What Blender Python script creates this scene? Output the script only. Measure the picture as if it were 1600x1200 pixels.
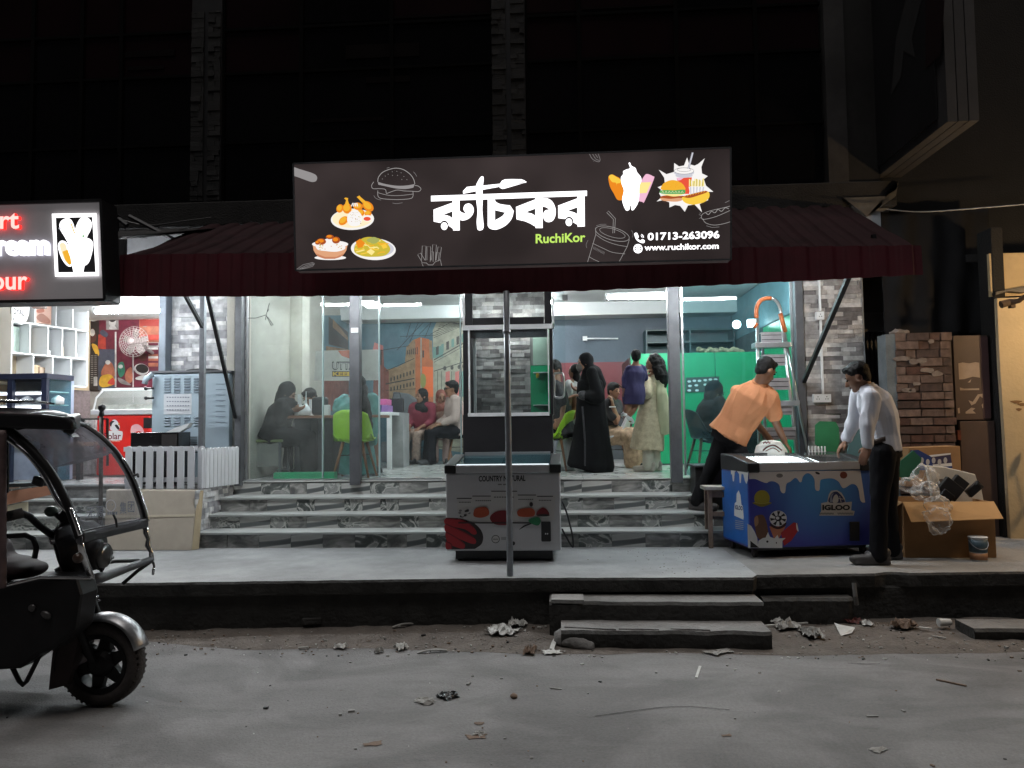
import bpy, bmesh, math, random
from mathutils import Vector, Matrix, noise

for _o in list(bpy.data.objects):
 bpy.data.objects.remove(_o)
RN = random.Random(11)
SC = bpy.context.scene
COL = bpy.data.collections.new('street_scene')   # linked to the scene at the end: keeps the build fast
PI = math.pi

# ------------------------------------------------------------ camera
CAM_H, F = 1.47, 1200.0
YAW, PITCH, ROLL = math.radians(3.6), math.radians(3.1), math.radians(0.7)
FW = Vector((-math.sin(YAW) * math.cos(PITCH), math.cos(YAW) * math.cos(PITCH), math.sin(PITCH)))
_rt = Vector((math.cos(YAW), math.sin(YAW), 0))
_up = _rt.cross(FW)
RT = _rt * math.cos(ROLL) - _up * math.sin(ROLL)
UP = _rt * math.sin(ROLL) + _up * math.cos(ROLL)
CP = Vector((0, 0, CAM_H))
cd = bpy.data.cameras.new('camera')
cd.sensor_fit = 'HORIZONTAL'
cd.sensor_width = 36
cd.lens = 36 * F / 1600
cd.clip_start = 0.05
cd.clip_end = 300
cam = bpy.data.objects.new('camera', cd)
COL.objects.link(cam)
cam.matrix_world = Matrix((( RT.x, UP.x, -FW.x, CP.x), (RT.y, UP.y, -FW.y, CP.y), (RT.z, UP.z, -FW.z, CP.z), (0, 0, 0, 1)))
SC.camera = cam

# ------------------------------------------------------------ world, weak night glow, exposure
w = bpy.data.worlds.new('World')
SC.world = w
w.use_nodes = True
nt = w.node_tree
bg = nt.nodes['Background']
sky = nt.nodes.new('ShaderNodeTexSky')
sky.sky_type = 'NISHITA'
sky.sun_disc = False
sky.sun_elevation = math.radians(80)
sky.sun_rotation = math.radians(195)
hsv = nt.nodes.new('ShaderNodeHueSaturation')
hsv.inputs['Saturation'].default_value = 0.35
nt.links.new(sky.outputs[0], hsv.inputs['Color'])
nt.links.new(hsv.outputs[0], bg.inputs[0])
bg.inputs[1].default_value = 0.0016
sd = bpy.data.lights.new('street_glow', 'SUN')
sd.energy = 1.3
sd.angle = math.radians(40)
sd.color = (1.0, 0.955, 0.92)
sun = bpy.data.objects.new('street_glow', sd)
COL.objects.link(sun)
_az, _el = math.radians(195), math.radians(80)
_sdir = Vector((math.sin(_az) * math.cos(_el), math.cos(_az) * math.cos(_el), math.sin(_el)))   # towards the light
sun.location = _sdir * 20
sun.rotation_euler = _sdir.to_track_quat('Z', 'Y').to_euler()
SC.view_settings.view_transform = 'Standard'
SC.view_settings.look = 'None'
SC.view_settings.exposure = 0
SC.view_settings.gamma = 1
SC.view_settings.use_curve_mapping = False
SC.render.engine = 'CYCLES'
SC.cycles.use_denoising = True
SC.cycles.max_bounces = 7
SC.cycles.transparent_max_bounces = 16
SC.cycles.caustics_reflective = False
SC.cycles.caustics_refractive = False
SC.cycles.sample_clamp_indirect = 6

# ------------------------------------------------------------ helpers
def ray(px, py):
 return FW + RT * ((px - 800) / F) - UP * ((py - 600) / F)
def at(px, py, Y):
 d = ray(px, py); return CP + d * (Y / d.y)
def atz(px, py, Z):
 d = ray(px, py); return CP + d * ((Z - CAM_H) / d.z)
class Plane:
 def __init__(s, o, n):
  s.o = Vector(o); s.n = Vector(n).normalized()
 def p(s, px, py, layer=0):
  d = ray(px, py); o = s.o + s.n * (0.0014 * layer)
  return CP + d * ((o - CP).dot(s.n) / d.dot(s.n))

def lin(r, g=None, b=None):
 if g is None: g = b = r
 f = lambda c: (c / 255 / 12.92) if c <= 10 else (((c / 255) + 0.055) / 1.055) ** 2.4
 return (f(r), f(g), f(b))

def eval_mesh(o):
 SC.collection.objects.link(o); dg = bpy.context.evaluated_depsgraph_get()
 return bpy.data.meshes.new_from_object(o.evaluated_get(dg), depsgraph=dg)
MATS = {}
def mat(name, col, rough=0.6, metal=0.0, var=0.2, scale=5.0, bump=0.0, bscale=60.0, emit=None, es=0.0, spec=0.5, rvar=0.0, dirt=0.0, trans=0.0, alpha=1.0):
 """principled material with low frequency colour variation, blotchy dirt and optional relief"""
 if name in MATS: return MATS[name]
 m = bpy.data.materials.new(name); MATS[name] = m
 m.use_nodes = True
 n = m.node_tree.nodes; l = m.node_tree.links
 b = n['Principled BSDF']
 b.inputs['Roughness'].default_value = rough
 b.inputs['Metallic'].default_value = metal
 b.inputs['Specular IOR Level'].default_value = spec
 b.inputs['Alpha'].default_value = alpha
 if trans: b.inputs['Transmission Weight'].default_value = trans
 c = (col[0], col[1], col[2], 1)
 b.inputs['Base Color'].default_value = c
 if emit:
  b.inputs['Emission Color'].default_value = (*emit, 1)
  b.inputs['Emission Strength'].default_value = es
 if var or bump or dirt or rvar:
  tc = n.new('ShaderNodeTexCoord'); oi = n.new('ShaderNodeObjectInfo')
  mul = n.new('ShaderNodeVectorMath'); mul.operation = 'SCALE'
  mul.inputs[0].default_value = (13.1, 7.7, 9.3)
  l.new(oi.outputs['Random'], mul.inputs['Scale'])
  add = n.new('ShaderNodeVectorMath'); add.operation = 'ADD'
  l.new(tc.outputs['Object'], add.inputs[0]); l.new(mul.outputs[0], add.inputs[1])
  out = None
  if var:
   t = n.new('ShaderNodeTexNoise'); t.inputs['Scale'].default_value = scale
   t.inputs['Detail'].default_value = 6; t.inputs['Roughness'].default_value = 0.62
   l.new(add.outputs[0], t.inputs['Vector'])
   r = n.new('ShaderNodeValToRGB')
   r.color_ramp.elements[0].position = 0.28; r.color_ramp.elements[1].position = 0.72
   r.color_ramp.elements[0].color = tuple(max(0, x * (1 - var)) for x in col) + (1,)
   r.color_ramp.elements[1].color = tuple(min(1, x * (1 + var)) for x in col) + (1,)
   l.new(t.outputs[0], r.inputs[0]); out = r.outputs[0]
  if dirt:
   t2 = n.new('ShaderNodeTexNoise'); t2.inputs['Scale'].default_value = scale * 0.45
   t2.inputs['Detail'].default_value = 9; t2.inputs['Roughness'].default_value = 0.7
   l.new(add.outputs[0], t2.inputs['Vector'])
   r2 = n.new('ShaderNodeValToRGB')
   r2.color_ramp.elements[0].position = 0.46; r2.color_ramp.elements[1].position = 0.62
   r2.color_ramp.elements[0].color = (0, 0, 0, 1); r2.color_ramp.elements[1].color = (dirt, dirt, dirt, 1)
   l.new(t2.outputs[0], r2.inputs[0])
   mx = n.new('ShaderNodeMixRGB')
   l.new(r2.outputs[0], mx.inputs[0])
   if out: l.new(out, mx.inputs[1])
   else: mx.inputs[1].default_value = c
   mx.inputs[2].default_value = tuple(x * 0.35 for x in col) + (1,)
   out = mx.outputs[0]
  if out: l.new(out, b.inputs['Base Color'])
  if rvar:
   t4 = n.new('ShaderNodeTexNoise'); t4.inputs['Scale'].default_value = scale * 1.7; t4.inputs['Detail'].default_value = 5
   l.new(add.outputs[0], t4.inputs['Vector'])
   mr = n.new('ShaderNodeMapRange')
   mr.inputs['From Min'].default_value = 0.3; mr.inputs['From Max'].default_value = 0.7
   mr.inputs['To Min'].default_value = max(0.03, rough - rvar); mr.inputs['To Max'].default_value = min(1, rough + rvar)
   l.new(t4.outputs[0], mr.inputs[0]); l.new(mr.outputs[0], b.inputs['Roughness'])
  if bump:
   t3 = n.new('ShaderNodeTexNoise'); t3.inputs['Scale'].default_value = bscale; t3.inputs['Detail'].default_value = 5
   l.new(add.outputs[0], t3.inputs['Vector'])
   bp = n.new('ShaderNodeBump'); bp.inputs['Strength'].default_value = bump; bp.inputs['Distance'].default_value = 0.02
   l.new(t3.outputs[0], bp.inputs['Height']); l.new(bp.outputs[0], b.inputs['Normal'])
 return m

def rmat(name, cols, rough=0.7, bump=0.3, bscale=50, nscale=12):
 """each object with this material gets its own colour out of a palette"""
 if name in MATS: return MATS[name]
 m = mat(name, cols[0], rough, var=0, bump=bump, bscale=bscale)
 n = m.node_tree.nodes; l = m.node_tree.links; b = n['Principled BSDF']
 oi = n.new('ShaderNodeObjectInfo'); r = n.new('ShaderNodeValToRGB'); cr = r.color_ramp
 cr.interpolation = 'CONSTANT'
 k = len(cols)
 cr.elements[0].color = (*cols[0], 1); cr.elements[0].position = 0
 cr.elements[1].color = (*cols[1], 1); cr.elements[1].position = 1 / k
 for i in range(2, k):
  e = cr.elements.new(i / k); e.color = (*cols[i], 1)
 l.new(oi.outputs['Random'], r.inputs[0])
 t = n.new('ShaderNodeTexNoise'); t.inputs['Scale'].default_value = nscale; t.inputs['Detail'].default_value = 7
 tc = n.new('ShaderNodeTexCoord'); ge = n.new('ShaderNodeNewGeometry')
 l.new(ge.outputs['Position'], t.inputs['Vector'])
 mr = n.new('ShaderNodeMapRange'); mr.inputs['From Min'].default_value = 0.3; mr.inputs['From Max'].default_value = 0.7
 mr.inputs['To Min'].default_value = 0.65; mr.inputs['To Max'].default_value = 1.3
 l.new(t.outputs[0], mr.inputs[0])
 mx = n.new('ShaderNodeMixRGB'); mx.blend_type = 'MULTIPLY'; mx.inputs[0].default_value = 1
 l.new(r.outputs[0], mx.inputs[1]); l.new(mr.outputs[0], mx.inputs[2])
 l.new(mx.outputs[0], b.inputs['Base Color'])
 return m

def emat(name, col, s, base=None):
 return mat(name, base or (0.02, 0.02, 0.02), 0.5, var=0, emit=col, es=s)

def flat(name, r, g, b, rough=0.5, var=0.0):
 return mat(name, lin(r, g, b), rough, var=var, scale=9)

def glassmat(name, tint=(0.92, 0.96, 0.96), refl=1.0, haze=0.0, hazecol=(0.6, 0.65, 0.65), rough=0.02):
 """thin pane: clear transmission with fresnel reflection and a film of dust"""
 if name in MATS: return MATS[name]
 m = bpy.data.materials.new(name); MATS[name] = m; m.use_nodes = True
 n = m.node_tree.nodes; l = m.node_tree.links; n.clear()
 o = n.new('ShaderNodeOutputMaterial'); tr = n.new('ShaderNodeBsdfTransparent'); tr.inputs[0].default_value = (*tint, 1)
 gl = n.new('ShaderNodeBsdfGlossy'); gl.inputs['Roughness'].default_value = rough
 fr = n.new('ShaderNodeFresnel'); fr.inputs[0].default_value = 1.5
 mu = n.new('ShaderNodeMath'); mu.operation = 'MULTIPLY'; mu.inputs[1].default_value = refl; mu.use_clamp = True
 ge = n.new('ShaderNodeNewGeometry'); iv = n.new('ShaderNodeMath'); iv.operation = 'SUBTRACT'; iv.inputs[0].default_value = 1; l.new(ge.outputs['Backfacing'], iv.inputs[1])
 m2 = n.new('ShaderNodeMath'); m2.operation = 'MULTIPLY'; l.new(fr.outputs[0], m2.inputs[0]); l.new(iv.outputs[0], m2.inputs[1])   # the far face of a thin pane adds no second mirror
 l.new(m2.outputs[0], mu.inputs[0])
 mx = n.new('ShaderNodeMixShader'); l.new(mu.outputs[0], mx.inputs[0]); l.new(tr.outputs[0], mx.inputs[1]); l.new(gl.outputs[0], mx.inputs[2])
 last = mx
 if haze:
  df = n.new('ShaderNodeBsdfDiffuse'); df.inputs[0].default_value = (*hazecol, 1)
  t = n.new('ShaderNodeTexNoise'); t.inputs['Scale'].default_value = 3.5; t.inputs['Detail'].default_value = 8; t.inputs['Roughness'].default_value = 0.65
  tc = n.new('ShaderNodeTexCoord'); l.new(tc.outputs['Object'], t.inputs['Vector'])
  mr = n.new('ShaderNodeMapRange'); mr.inputs['From Min'].default_value = 0.35; mr.inputs['From Max'].default_value = 0.75
  mr.inputs['To Min'].default_value = haze * 0.5; mr.inputs['To Max'].default_value = haze * 1.8
  l.new(t.outputs[0], mr.inputs[0])
  mh = n.new('ShaderNodeMixShader'); l.new(mr.outputs[0], mh.inputs[0]); l.new(mx.outputs[0], mh.inputs[1]); l.new(df.outputs[0], mh.inputs[2])
  last = mh
 l.new(last.outputs[0], o.inputs[0])
 return m

WM = {}
def wm(o): return WM.get(o.name, Matrix.Identity(4)) if o else Matrix.Identity(4)
def tag(o, label, cat, group=None, kind=None):
 if label: o['label'] = label
 if cat: o['category'] = cat
 if group: o['group'] = group
 if kind: o['kind'] = kind
 return o
def thing(name, label, cat, loc=(0, 0, 0), rotz=0.0, group=None):
 o = bpy.data.objects.new(name, None); COL.objects.link(o)
 o.empty_display_size = 0.1
 M = Matrix.Translation(Vector(loc)) @ Matrix.Rotation(rotz, 4, 'Z')
 o.matrix_basis = M; WM[o.name] = M
 return tag(o, label, cat, group)

class MB:
 """collects shapes given in world space (or in the space of M) and links them as one mesh object"""
 def __init__(s, M=None):
  s.v = []; s.f = []; s.mi = []; s.M = M
 def add(s, verts, faces, mi=0):
  b = len(s.v)
  if s.M: s.v += [s.M @ Vector(p) for p in verts]
  else: s.v += [Vector(p) for p in verts]
  for f in faces:
   s.f.append(tuple(b + i for i in f)); s.mi.append(mi)
  return s
 def box(s, c, d, rot=None, mi=0):
  c = Vector(c); h = Vector(d) / 2
  vs = [Vector((x, y, z)) for x in (-h.x, h.x) for y in (-h.y, h.y) for z in (-h.z, h.z)]
  if rot is not None: vs = [rot @ p for p in vs]
  return s.add([c + p for p in vs], [(0, 1, 3, 2), (4, 6, 7, 5), (0, 4, 5, 1), (2, 3, 7, 6), (0, 2, 6, 4), (1, 5, 7, 3)], mi)
 def bb(s, p0, p1, mi=0):
  p0 = Vector(p0); p1 = Vector(p1)
  return s.box((p0 + p1) / 2, [abs(a) for a in (p1 - p0)], None, mi)
 def beam(s, p0, p1, a, b=None, mi=0, up=(0, 0, 1)):
  """rectangular bar of section a x b between two points"""
  b = b or a
  p0 = Vector(p0); p1 = Vector(p1); d = (p1 - p0).normalized()
  u = Vector(up)
  if abs(d.dot(u)) > 0.98: u = Vector((0, 1, 0))
  x = d.cross(u).normalized(); y = x.cross(d).normalized()
  vs = [p + x * (sx * a / 2) + y * (sy * b / 2) for p in (p0, p1) for sx, sy in ((-1, -1), (1, -1), (1, 1), (-1, 1))]
  return s.add(vs, [(3, 2, 1, 0), (4, 5, 6, 7), (0, 1, 5, 4), (1, 2, 6, 5), (2, 3, 7, 6), (3, 0, 4, 7)], mi)
 def tube(s, pts, r, n=8, mi=0, caps=True, flat=1.0):
  pts = [Vector(p) for p in pts]; k = len(pts)
  rs = r if isinstance(r, (list, tuple)) else [r] * k
  vs = []; prev = None
  for i, p in enumerate(pts):
   d = (pts[min(i + 1, k - 1)] - pts[max(i - 1, 0)]).normalized()
   if prev is None:
    u = Vector((0, 0, 1)) if abs(d.z) < 0.9 else Vector((0, 1, 0))
    x = d.cross(u).normalized()
   else:
    x = (prev - d * prev.dot(d)).normalized()
   prev = x; y = d.cross(x)
   for j in range(n):
    a = 2 * PI * j / n
    vs.append(p + x * (math.cos(a) * rs[i]) + y * (math.sin(a) * rs[i] * flat))
  fs = [(i * n + j, i * n + (j + 1) % n, (i + 1) * n + (j + 1) % n, (i + 1) * n + j) for i in range(k - 1) for j in range(n)]
  if caps: fs += [tuple(range(n))[::-1], tuple(range((k - 1) * n, k * n))]
  return s.add(vs, fs, mi)
 def cyl(s, p0, p1, r0, r1=None, n=12, mi=0):
  return s.tube([p0, p1], [r0, r0 if r1 is None else r1], n, mi)
 def lathe(s, prof, c=(0, 0, 0), n=16, mi=0, R=None, caps=True):
  c = Vector(c); vs = []
  for r, z in prof:
   for j in range(n):
    a = 2 * PI * j / n; p = Vector((r * math.cos(a), r * math.sin(a), z))
    vs.append(c + (R @ p if R else p))
  k = len(prof)
  fs = [(i * n + j, i * n + (j + 1) % n, (i + 1) * n + (j + 1) % n, (i + 1) * n + j) for i in range(k - 1) for j in range(n)]
  if caps: fs += [tuple(range(n))[::-1], tuple(range((k - 1) * n, k * n))]
  return s.add(vs, fs, mi)
 def ell(s, c, r, R=None, nu=14, nv=8, mi=0):
  c = Vector(c); vs = []
  for i in range(1, nv):
   t = PI * i / nv
   for j in range(nu):
    a = 2 * PI * j / nu
    p = Vector((r[0] * math.sin(t) * math.cos(a), r[1] * math.sin(t) * math.sin(a), r[2] * math.cos(t)))
    vs.append(c + (R @ p if R else p))
  t0 = Vector((0, 0, r[2])); vs += [c + (R @ t0 if R else t0), c - (R @ t0 if R else t0)]
  T = len(vs) - 2
  fs = [(i * nu + j, (i + 1) * nu + j, (i + 1) * nu + (j + 1) % nu, i * nu + (j + 1) % nu) for i in range(nv - 2) for j in range(nu)]
  fs += [(T, j, (j + 1) % nu) for j in range(nu)] + [(T + 1, (nv - 2) * nu + (j + 1) % nu, (nv - 2) * nu + j) for j in range(nu)]
  return s.add(vs, fs, mi)
 def caps(s, p0, r0, p1, r1, n=12, mi=0):
  p0 = Vector(p0); p1 = Vector(p1); d = (p1 - p0)
  L = d.length; d = d.normalized() if L > 1e-6 else Vector((0, 0, 1))
  pts = []; rs = []
  for a in (80, 55, 28):
   t = math.radians(a); pts.append(p0 - d * (r0 * math.sin(t))); rs.append(r0 * math.cos(t))
  pts += [p0, p1]; rs += [r0, r1]
  for a in (28, 55, 80):
   t = math.radians(a); pts.append(p1 + d * (r1 * math.sin(t))); rs.append(r1 * math.cos(t))
  return s.tube(pts, rs, n, mi)
 def loft(s, rings, side, n=16, mi=0, fwd=None):
  """rings: (centre, half width along side, half depth); closed ends"""
  side = Vector(side).normalized(); vs = []; k = len(rings)
  for i, (c, a, b) in enumerate(rings):
   c = Vector(c)
   d = (Vector(rings[min(i + 1, k - 1)][0]) - Vector(rings[max(i - 1, 0)][0]))
   if d.length < 1e-6: d = Vector((0, 0, 1))
   d.normalize()
   x = (side - d * side.dot(d)).normalized(); y = d.cross(x)
   for j in range(n):
    t = 2 * PI * j / n
    vs.append(c + x * (a * math.cos(t)) + y * (b * math.sin(t)))
  fs = [(i * n + j, i * n + (j + 1) % n, (i + 1) * n + (j + 1) % n, (i + 1) * n + j) for i in range(k - 1) for j in range(n)]
  fs += [tuple(range(n))[::-1], tuple(range((k - 1) * n, k * n))]
  return s.add(vs, fs, mi)
 def prism(s, pts, off, mi=0):
  """planar polygon (3D points) extruded by a vector"""
  pts = [Vector(p) for p in pts]; off = Vector(off); n = len(pts)
  return s.add(pts + [p + off for p in pts], [tuple(range(n)), tuple(range(2 * n - 1, n - 1, -1))] + [(i, n + i, n + (i + 1) % n, (i + 1) % n) for i in range(n)], mi)
 def poly(s, pts, mi=0):
  return s.add(pts, [tuple(range(len(pts)))], mi)
 def grid(s, fn, nu, nv, mi=0):
  vs = [fn(i / nu, j / nv) for j in range(nv + 1) for i in range(nu + 1)]
  return s.add(vs, [(j * (nu + 1) + i, j * (nu + 1) + i + 1, (j + 1) * (nu + 1) + i + 1, (j + 1) * (nu + 1) + i) for j in range(nv) for i in range(nu)], mi)
 def mesh(s, name, mats, inv=None, smooth=False):
  me = bpy.data.meshes.new(name)
  me.from_pydata([tuple(inv @ p) if inv else tuple(p) for p in s.v], [], s.f)
  for m in (mats if isinstance(mats, (list, tuple)) else [mats]): me.materials.append(m)
  me.polygons.foreach_set('material_index', s.mi)
  if smooth: me.polygons.foreach_set('use_smooth', [True] * len(s.f))
  me.update()
  return me
 def build(s, name, mats, parent=None, smooth=False, bevel=0.0, solid=0.0, label=None, kind=None, recalc=True, seg=2):
  inv = wm(parent).inverted() if parent else None
  me = s.mesh(name, mats, inv, smooth)
  if recalc or bevel or solid:
   bm = bmesh.new(); bm.from_mesh(me)
   if recalc: bmesh.ops.recalc_face_normals(bm, faces=bm.faces)
   bm.to_mesh(me); bm.free()
  o = bpy.data.objects.new(name, me); COL.objects.link(o)
  if parent: o.parent = parent
  WM[o.name] = wm(parent)
  if solid:
   md = o.modifiers.new('solid', 'SOLIDIFY'); md.thickness = solid; md.offset = 0
  if bevel:
   md = o.modifiers.new('bevel', 'BEVEL'); md.width = bevel; md.segments = seg; md.limit_method = 'ANGLE'; md.angle_limit = math.radians(35)
   if not smooth: md.harden_normals = False
  if label: o['label'] = label
  if kind: o['kind'] = kind
  return o

def struct(name, mb, mats, parent=None, **k):
 o = mb.build(name, mats, parent, **k)
 o['kind'] = 'structure'
 return o

def organic(mb, name, m, parent=None, voxel=0.012, smooth=4, amp=0.0, freq=9.0, squash=(1, 1, 1), label=None, fac=0.5, fold=None):
 """merge overlapping shapes into one continuous smooth surface"""
 me = mb.mesh(name, m)
 o = bpy.data.objects.new(name, me)
 r = o.modifiers.new('r', 'REMESH'); r.mode = 'VOXEL'; r.voxel_size = voxel; r.use_smooth_shade = True
 if smooth:
  sm = o.modifiers.new('s', 'SMOOTH'); sm.iterations = smooth; sm.factor = fac
 nm = eval_mesh(o)
 bpy.data.objects.remove(o); bpy.data.meshes.remove(me)
 inv = wm(parent).inverted() if parent else Matrix.Identity(4)
 if amp:
  k = len(nm.vertices); co = [0.0] * (3 * k); no = [0.0] * (3 * k)
  nm.vertices.foreach_get('co', co); nm.vertices.foreach_get('normal', no)
  for i in range(0, 3 * k, 3):
   q = Vector((co[i] * freq * squash[0], co[i + 1] * freq * squash[1], co[i + 2] * freq * squash[2]))
   if fold:   # cloth creases: sharp valleys running along the fold direction
    q = q + Vector(fold) * (q.dot(Vector(fold)) * -0.78); h = amp * (0.9 - 2.6 * abs(noise.noise(q)) ** 0.8 + 0.35 * noise.noise(q * 2.7))
   else: h = amp * (noise.noise(q) * 0.65 + noise.noise(q * 2.3) * 0.35)
   co[i] += no[i] * h; co[i + 1] += no[i + 1] * h; co[i + 2] += no[i + 2] * h
  nm.vertices.foreach_set('co', co); nm.update()
 nm.transform(inv)
 nm.materials.clear(); nm.materials.append(m)
 nm.polygons.foreach_set('use_smooth', [True] * len(nm.polygons))
 nm.name = name
 ob = bpy.data.objects.new(name, nm); COL.objects.link(ob)
 if parent: ob.parent = parent
 WM[ob.name] = wm(parent)
 if label: ob['label'] = label
 return ob

def dup(o, M=None, parent=None, label=None, group=None):
 c = o.copy(); COL.objects.link(c); c.parent = parent
 if M is not None: c.matrix_basis = M
 WM[c.name] = (wm(parent) if parent else Matrix.Identity(4)) @ c.matrix_basis
 if label: c['label'] = label
 if group: c['group'] = group
 for ch in list(o.children): dup(ch, None, c)
 return c

# ---- flat print on a plane: shapes given in photo pixels, laid on the real surface
def crom(pts, n=6, closed=True):
 out = []; k = len(pts)
 for i in range(k if closed else k - 1):
  p = [pts[(i + j - 1) % k] if closed else pts[min(max(i + j - 1, 0), k - 1)] for j in range(4)]
  for q in range(n):
   t = q / n; t2 = t * t; t3 = t2 * t
   out.append(tuple(0.5 * ((2 * p[1][a]) + (-p[0][a] + p[2][a]) * t + (2 * p[0][a] - 5 * p[1][a] + 4 * p[2][a] - p[3][a]) * t2 + (-p[0][a] + 3 * p[1][a] - 3 * p[2][a] + p[3][a]) * t3) for a in (0, 1)))
 if not closed: out.append(tuple(pts[-1]))
 return out
def ellp(cx, cy, rx, ry, rot=0, n=24, a0=0, a1=360):
 r = math.radians(rot); out = []
 full = abs(a1 - a0) >= 360
 for i in range(n if full else n + 1):
  a = math.radians(a0 + (a1 - a0) * i / n)
  x, y = rx * math.cos(a), ry * math.sin(a)
  out.append((cx + x * math.cos(r) - y * math.sin(r), cy + x * math.sin(r) + y * math.cos(r)))
 return out
class Art:
 """layered print; T maps drawing coordinates to photo pixels"""
 def __init__(s, pl, T=None):
  s.pl = pl; s.T = T or (lambda x, y: (x, y)); s.mb = MB(); s.mats = []; s.layer = 1.0
 def m(s, mt):
  if mt not in s.mats: s.mats.append(mt)
  return s.mats.index(mt)
 def poly(s, pts, mt, dl=0.12):
  s.layer += dl
  s.mb.poly([s.pl.p(*s.T(x, y), s.layer) for x, y in pts], s.m(mt)); return s
 def blob(s, pts, mt, n=6): return s.poly(crom(pts, n), mt)
 def ell(s, cx, cy, rx, ry, mt, rot=0, n=24, a0=0, a1=360): return s.poly(ellp(cx, cy, rx, ry, rot, n, a0, a1), mt)
 def stroke(s, pts, wd, mt, closed=False, smooth=0):
  if smooth: pts = crom(pts, smooth, closed)
  if closed: pts = list(pts) + [pts[0]]
  s.layer += 0.12; L = []; Rr = []; k = len(pts)
  for i in range(k):
   a = pts[max(i - 1, 0)]; b = pts[min(i + 1, k - 1)]
   if closed and i in (0, k - 1): a = pts[-2]; b = pts[1]
   dx, dy = b[0] - a[0], b[1] - a[1]; q = math.hypot(dx, dy) or 1
   nx, ny = -dy / q * wd / 2, dx / q * wd / 2
   L.append((pts[i][0] + nx, pts[i][1] + ny)); Rr.append((pts[i][0] - nx, pts[i][1] - ny))
  vs = [s.pl.p(*s.T(*p), s.layer) for p in L + Rr]
  s.mb.add(vs, [(i, i + 1, k + i + 1, k + i) for i in range(k - 1)], s.m(mt)); return s
 def rect(s, x0, y0, x1, y1, mt): return s.poly([(x0, y0), (x1, y0), (x1, y1), (x0, y1)], mt)
 def text(s, txt, x0, y0, x1, y1, mt, bold=0.0, slope=0.0):
  """text fitted into the box x0..x1, y0(top)..y1(bottom)"""
  vs, fs = glyphs(txt, bold)
  s.layer += 0.12
  ax = min(v[0] for v in vs); bx = max(v[0] for v in vs); ay = min(v[1] for v in vs); by = max(v[1] for v in vs)
  out = []
  for v in vs:
   u = (v[0] - ax) / (bx - ax); q = (v[1] - ay) / (by - ay)
   out.append(s.pl.p(*s.T(x0 + (x1 - x0) * u, y1 + (y0 - y1) * q + slope * u), s.layer))
  s.mb.add(out, fs, s.m(mt)); return s
 def build(s, name, parent, label=None):
  return s.mb.build(name, s.mats, parent, recalc=False, label=label)
def glyphs(txt, bold=0.0, extrude=0.0):
 cu = bpy.data.curves.new('t', 'FONT'); cu.body = txt; cu.size = 1; cu.offset = bold; cu.extrude = extrude; cu.resolution_u = 4
 o = bpy.data.objects.new('t', cu); me = eval_mesh(o)
 vs = [tuple(v.co) for v in me.vertices]; fs = [tuple(p.vertices) for p in me.polygons]
 bpy.data.objects.remove(o); bpy.data.curves.remove(cu); bpy.data.meshes.remove(me)
 return vs, fs

# ---- small pieces laid as separate objects that share one mesh
_unit = {}
def unit_block(m, jag=0.0):
 k = (m.name, jag)
 if k not in _unit:
  mb = MB()
  r = random.Random(3)
  vs = []
  for x in (-.5, .5):
   for y in (-.5, .5):
    for z in (-.5, .5):
     vs.append((x, y + (r.uniform(-jag, jag) if y < 0 else 0), z))
  mb.add(vs, [(0, 1, 3, 2), (4, 6, 7, 5), (0, 4, 5, 1), (2, 3, 7, 6), (0, 2, 6, 4), (1, 5, 7, 3)])
  _unit[k] = mb.mesh('block', m)
 return _unit[k]
def piece(name, m, parent, c, d, rot=None, jag=0.0):
 o = bpy.data.objects.new(name, unit_block(m, jag)); COL.objects.link(o)
 M = Matrix.Translation(Vector(c)) @ (rot.to_4x4() if rot is not None else Matrix.Identity(4)) @ Matrix.Diagonal((d[0], d[1], d[2], 1))
 if parent:
  o.parent = parent; M = wm(parent).inverted() @ M
 o.matrix_basis = M
 return o
def cladding(parent, m, o, ux, n, W, z0, z1, rowh, l0, l1, rnd, name='stone', gap=0.003, proud=0.012):
 """rows of split-face stones on a wall; o = left bottom corner on the wall plane, ux along it, n outward"""
 o = Vector(o); ux = Vector(ux).normalized(); n = Vector(n).normalized()
 rot = Matrix((ux, -n, Vector((0, 0, 1)))).transposed()
 z = z0
 while z < z1 - 0.004:
  h = min(rowh, z1 - z); x = -rnd.uniform(0, l0)
  while x < W:
   L = rnd.uniform(l0, l1); a = max(x, 0); b = min(x + L, W)
   if b - a > 0.015:
    t = 0.012 + rnd.uniform(0, proud)
    c = o + ux * ((a + b) / 2) + n * (t / 2) ; c.z = z + h / 2
    piece(name, m, parent, c, (b - a - gap, t, h - gap * 0.7), rot)
   x += L
  z += rowh
# ============================================================ materials
M_ROAD = mat('road_concrete', (0.19, 0.187, 0.186), 0.92, var=0.14, scale=1.1, bump=0.5, bscale=90, dirt=0.22)
M_DIRT = mat('dirt', (0.115, 0.1, 0.088), 0.97, var=0.3, scale=7, bump=0.8, bscale=45)
M_PAVE = mat('pavement_cement', (0.30, 0.305, 0.308), 0.85, var=0.16, scale=2.3, bump=0.3, bscale=60, dirt=0.4)
M_PAVE2 = mat('pavement_old', (0.27, 0.265, 0.255), 0.9, var=0.2, scale=2.2, bump=0.4, bscale=50, dirt=0.4)
M_KERB = mat('kerb_grime_shade', (0.035, 0.034, 0.032), 0.85, var=0.4, scale=6, bump=0.8, bscale=26)  # part grime, part shade: near-black colour carries the unlit kerb and riser faces
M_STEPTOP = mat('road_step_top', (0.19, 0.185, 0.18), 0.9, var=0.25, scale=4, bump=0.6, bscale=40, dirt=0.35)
M_TREAD = mat('tread_tile', (0.43, 0.445, 0.435), 0.4, var=0.12, scale=3, dirt=0.2)
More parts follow.
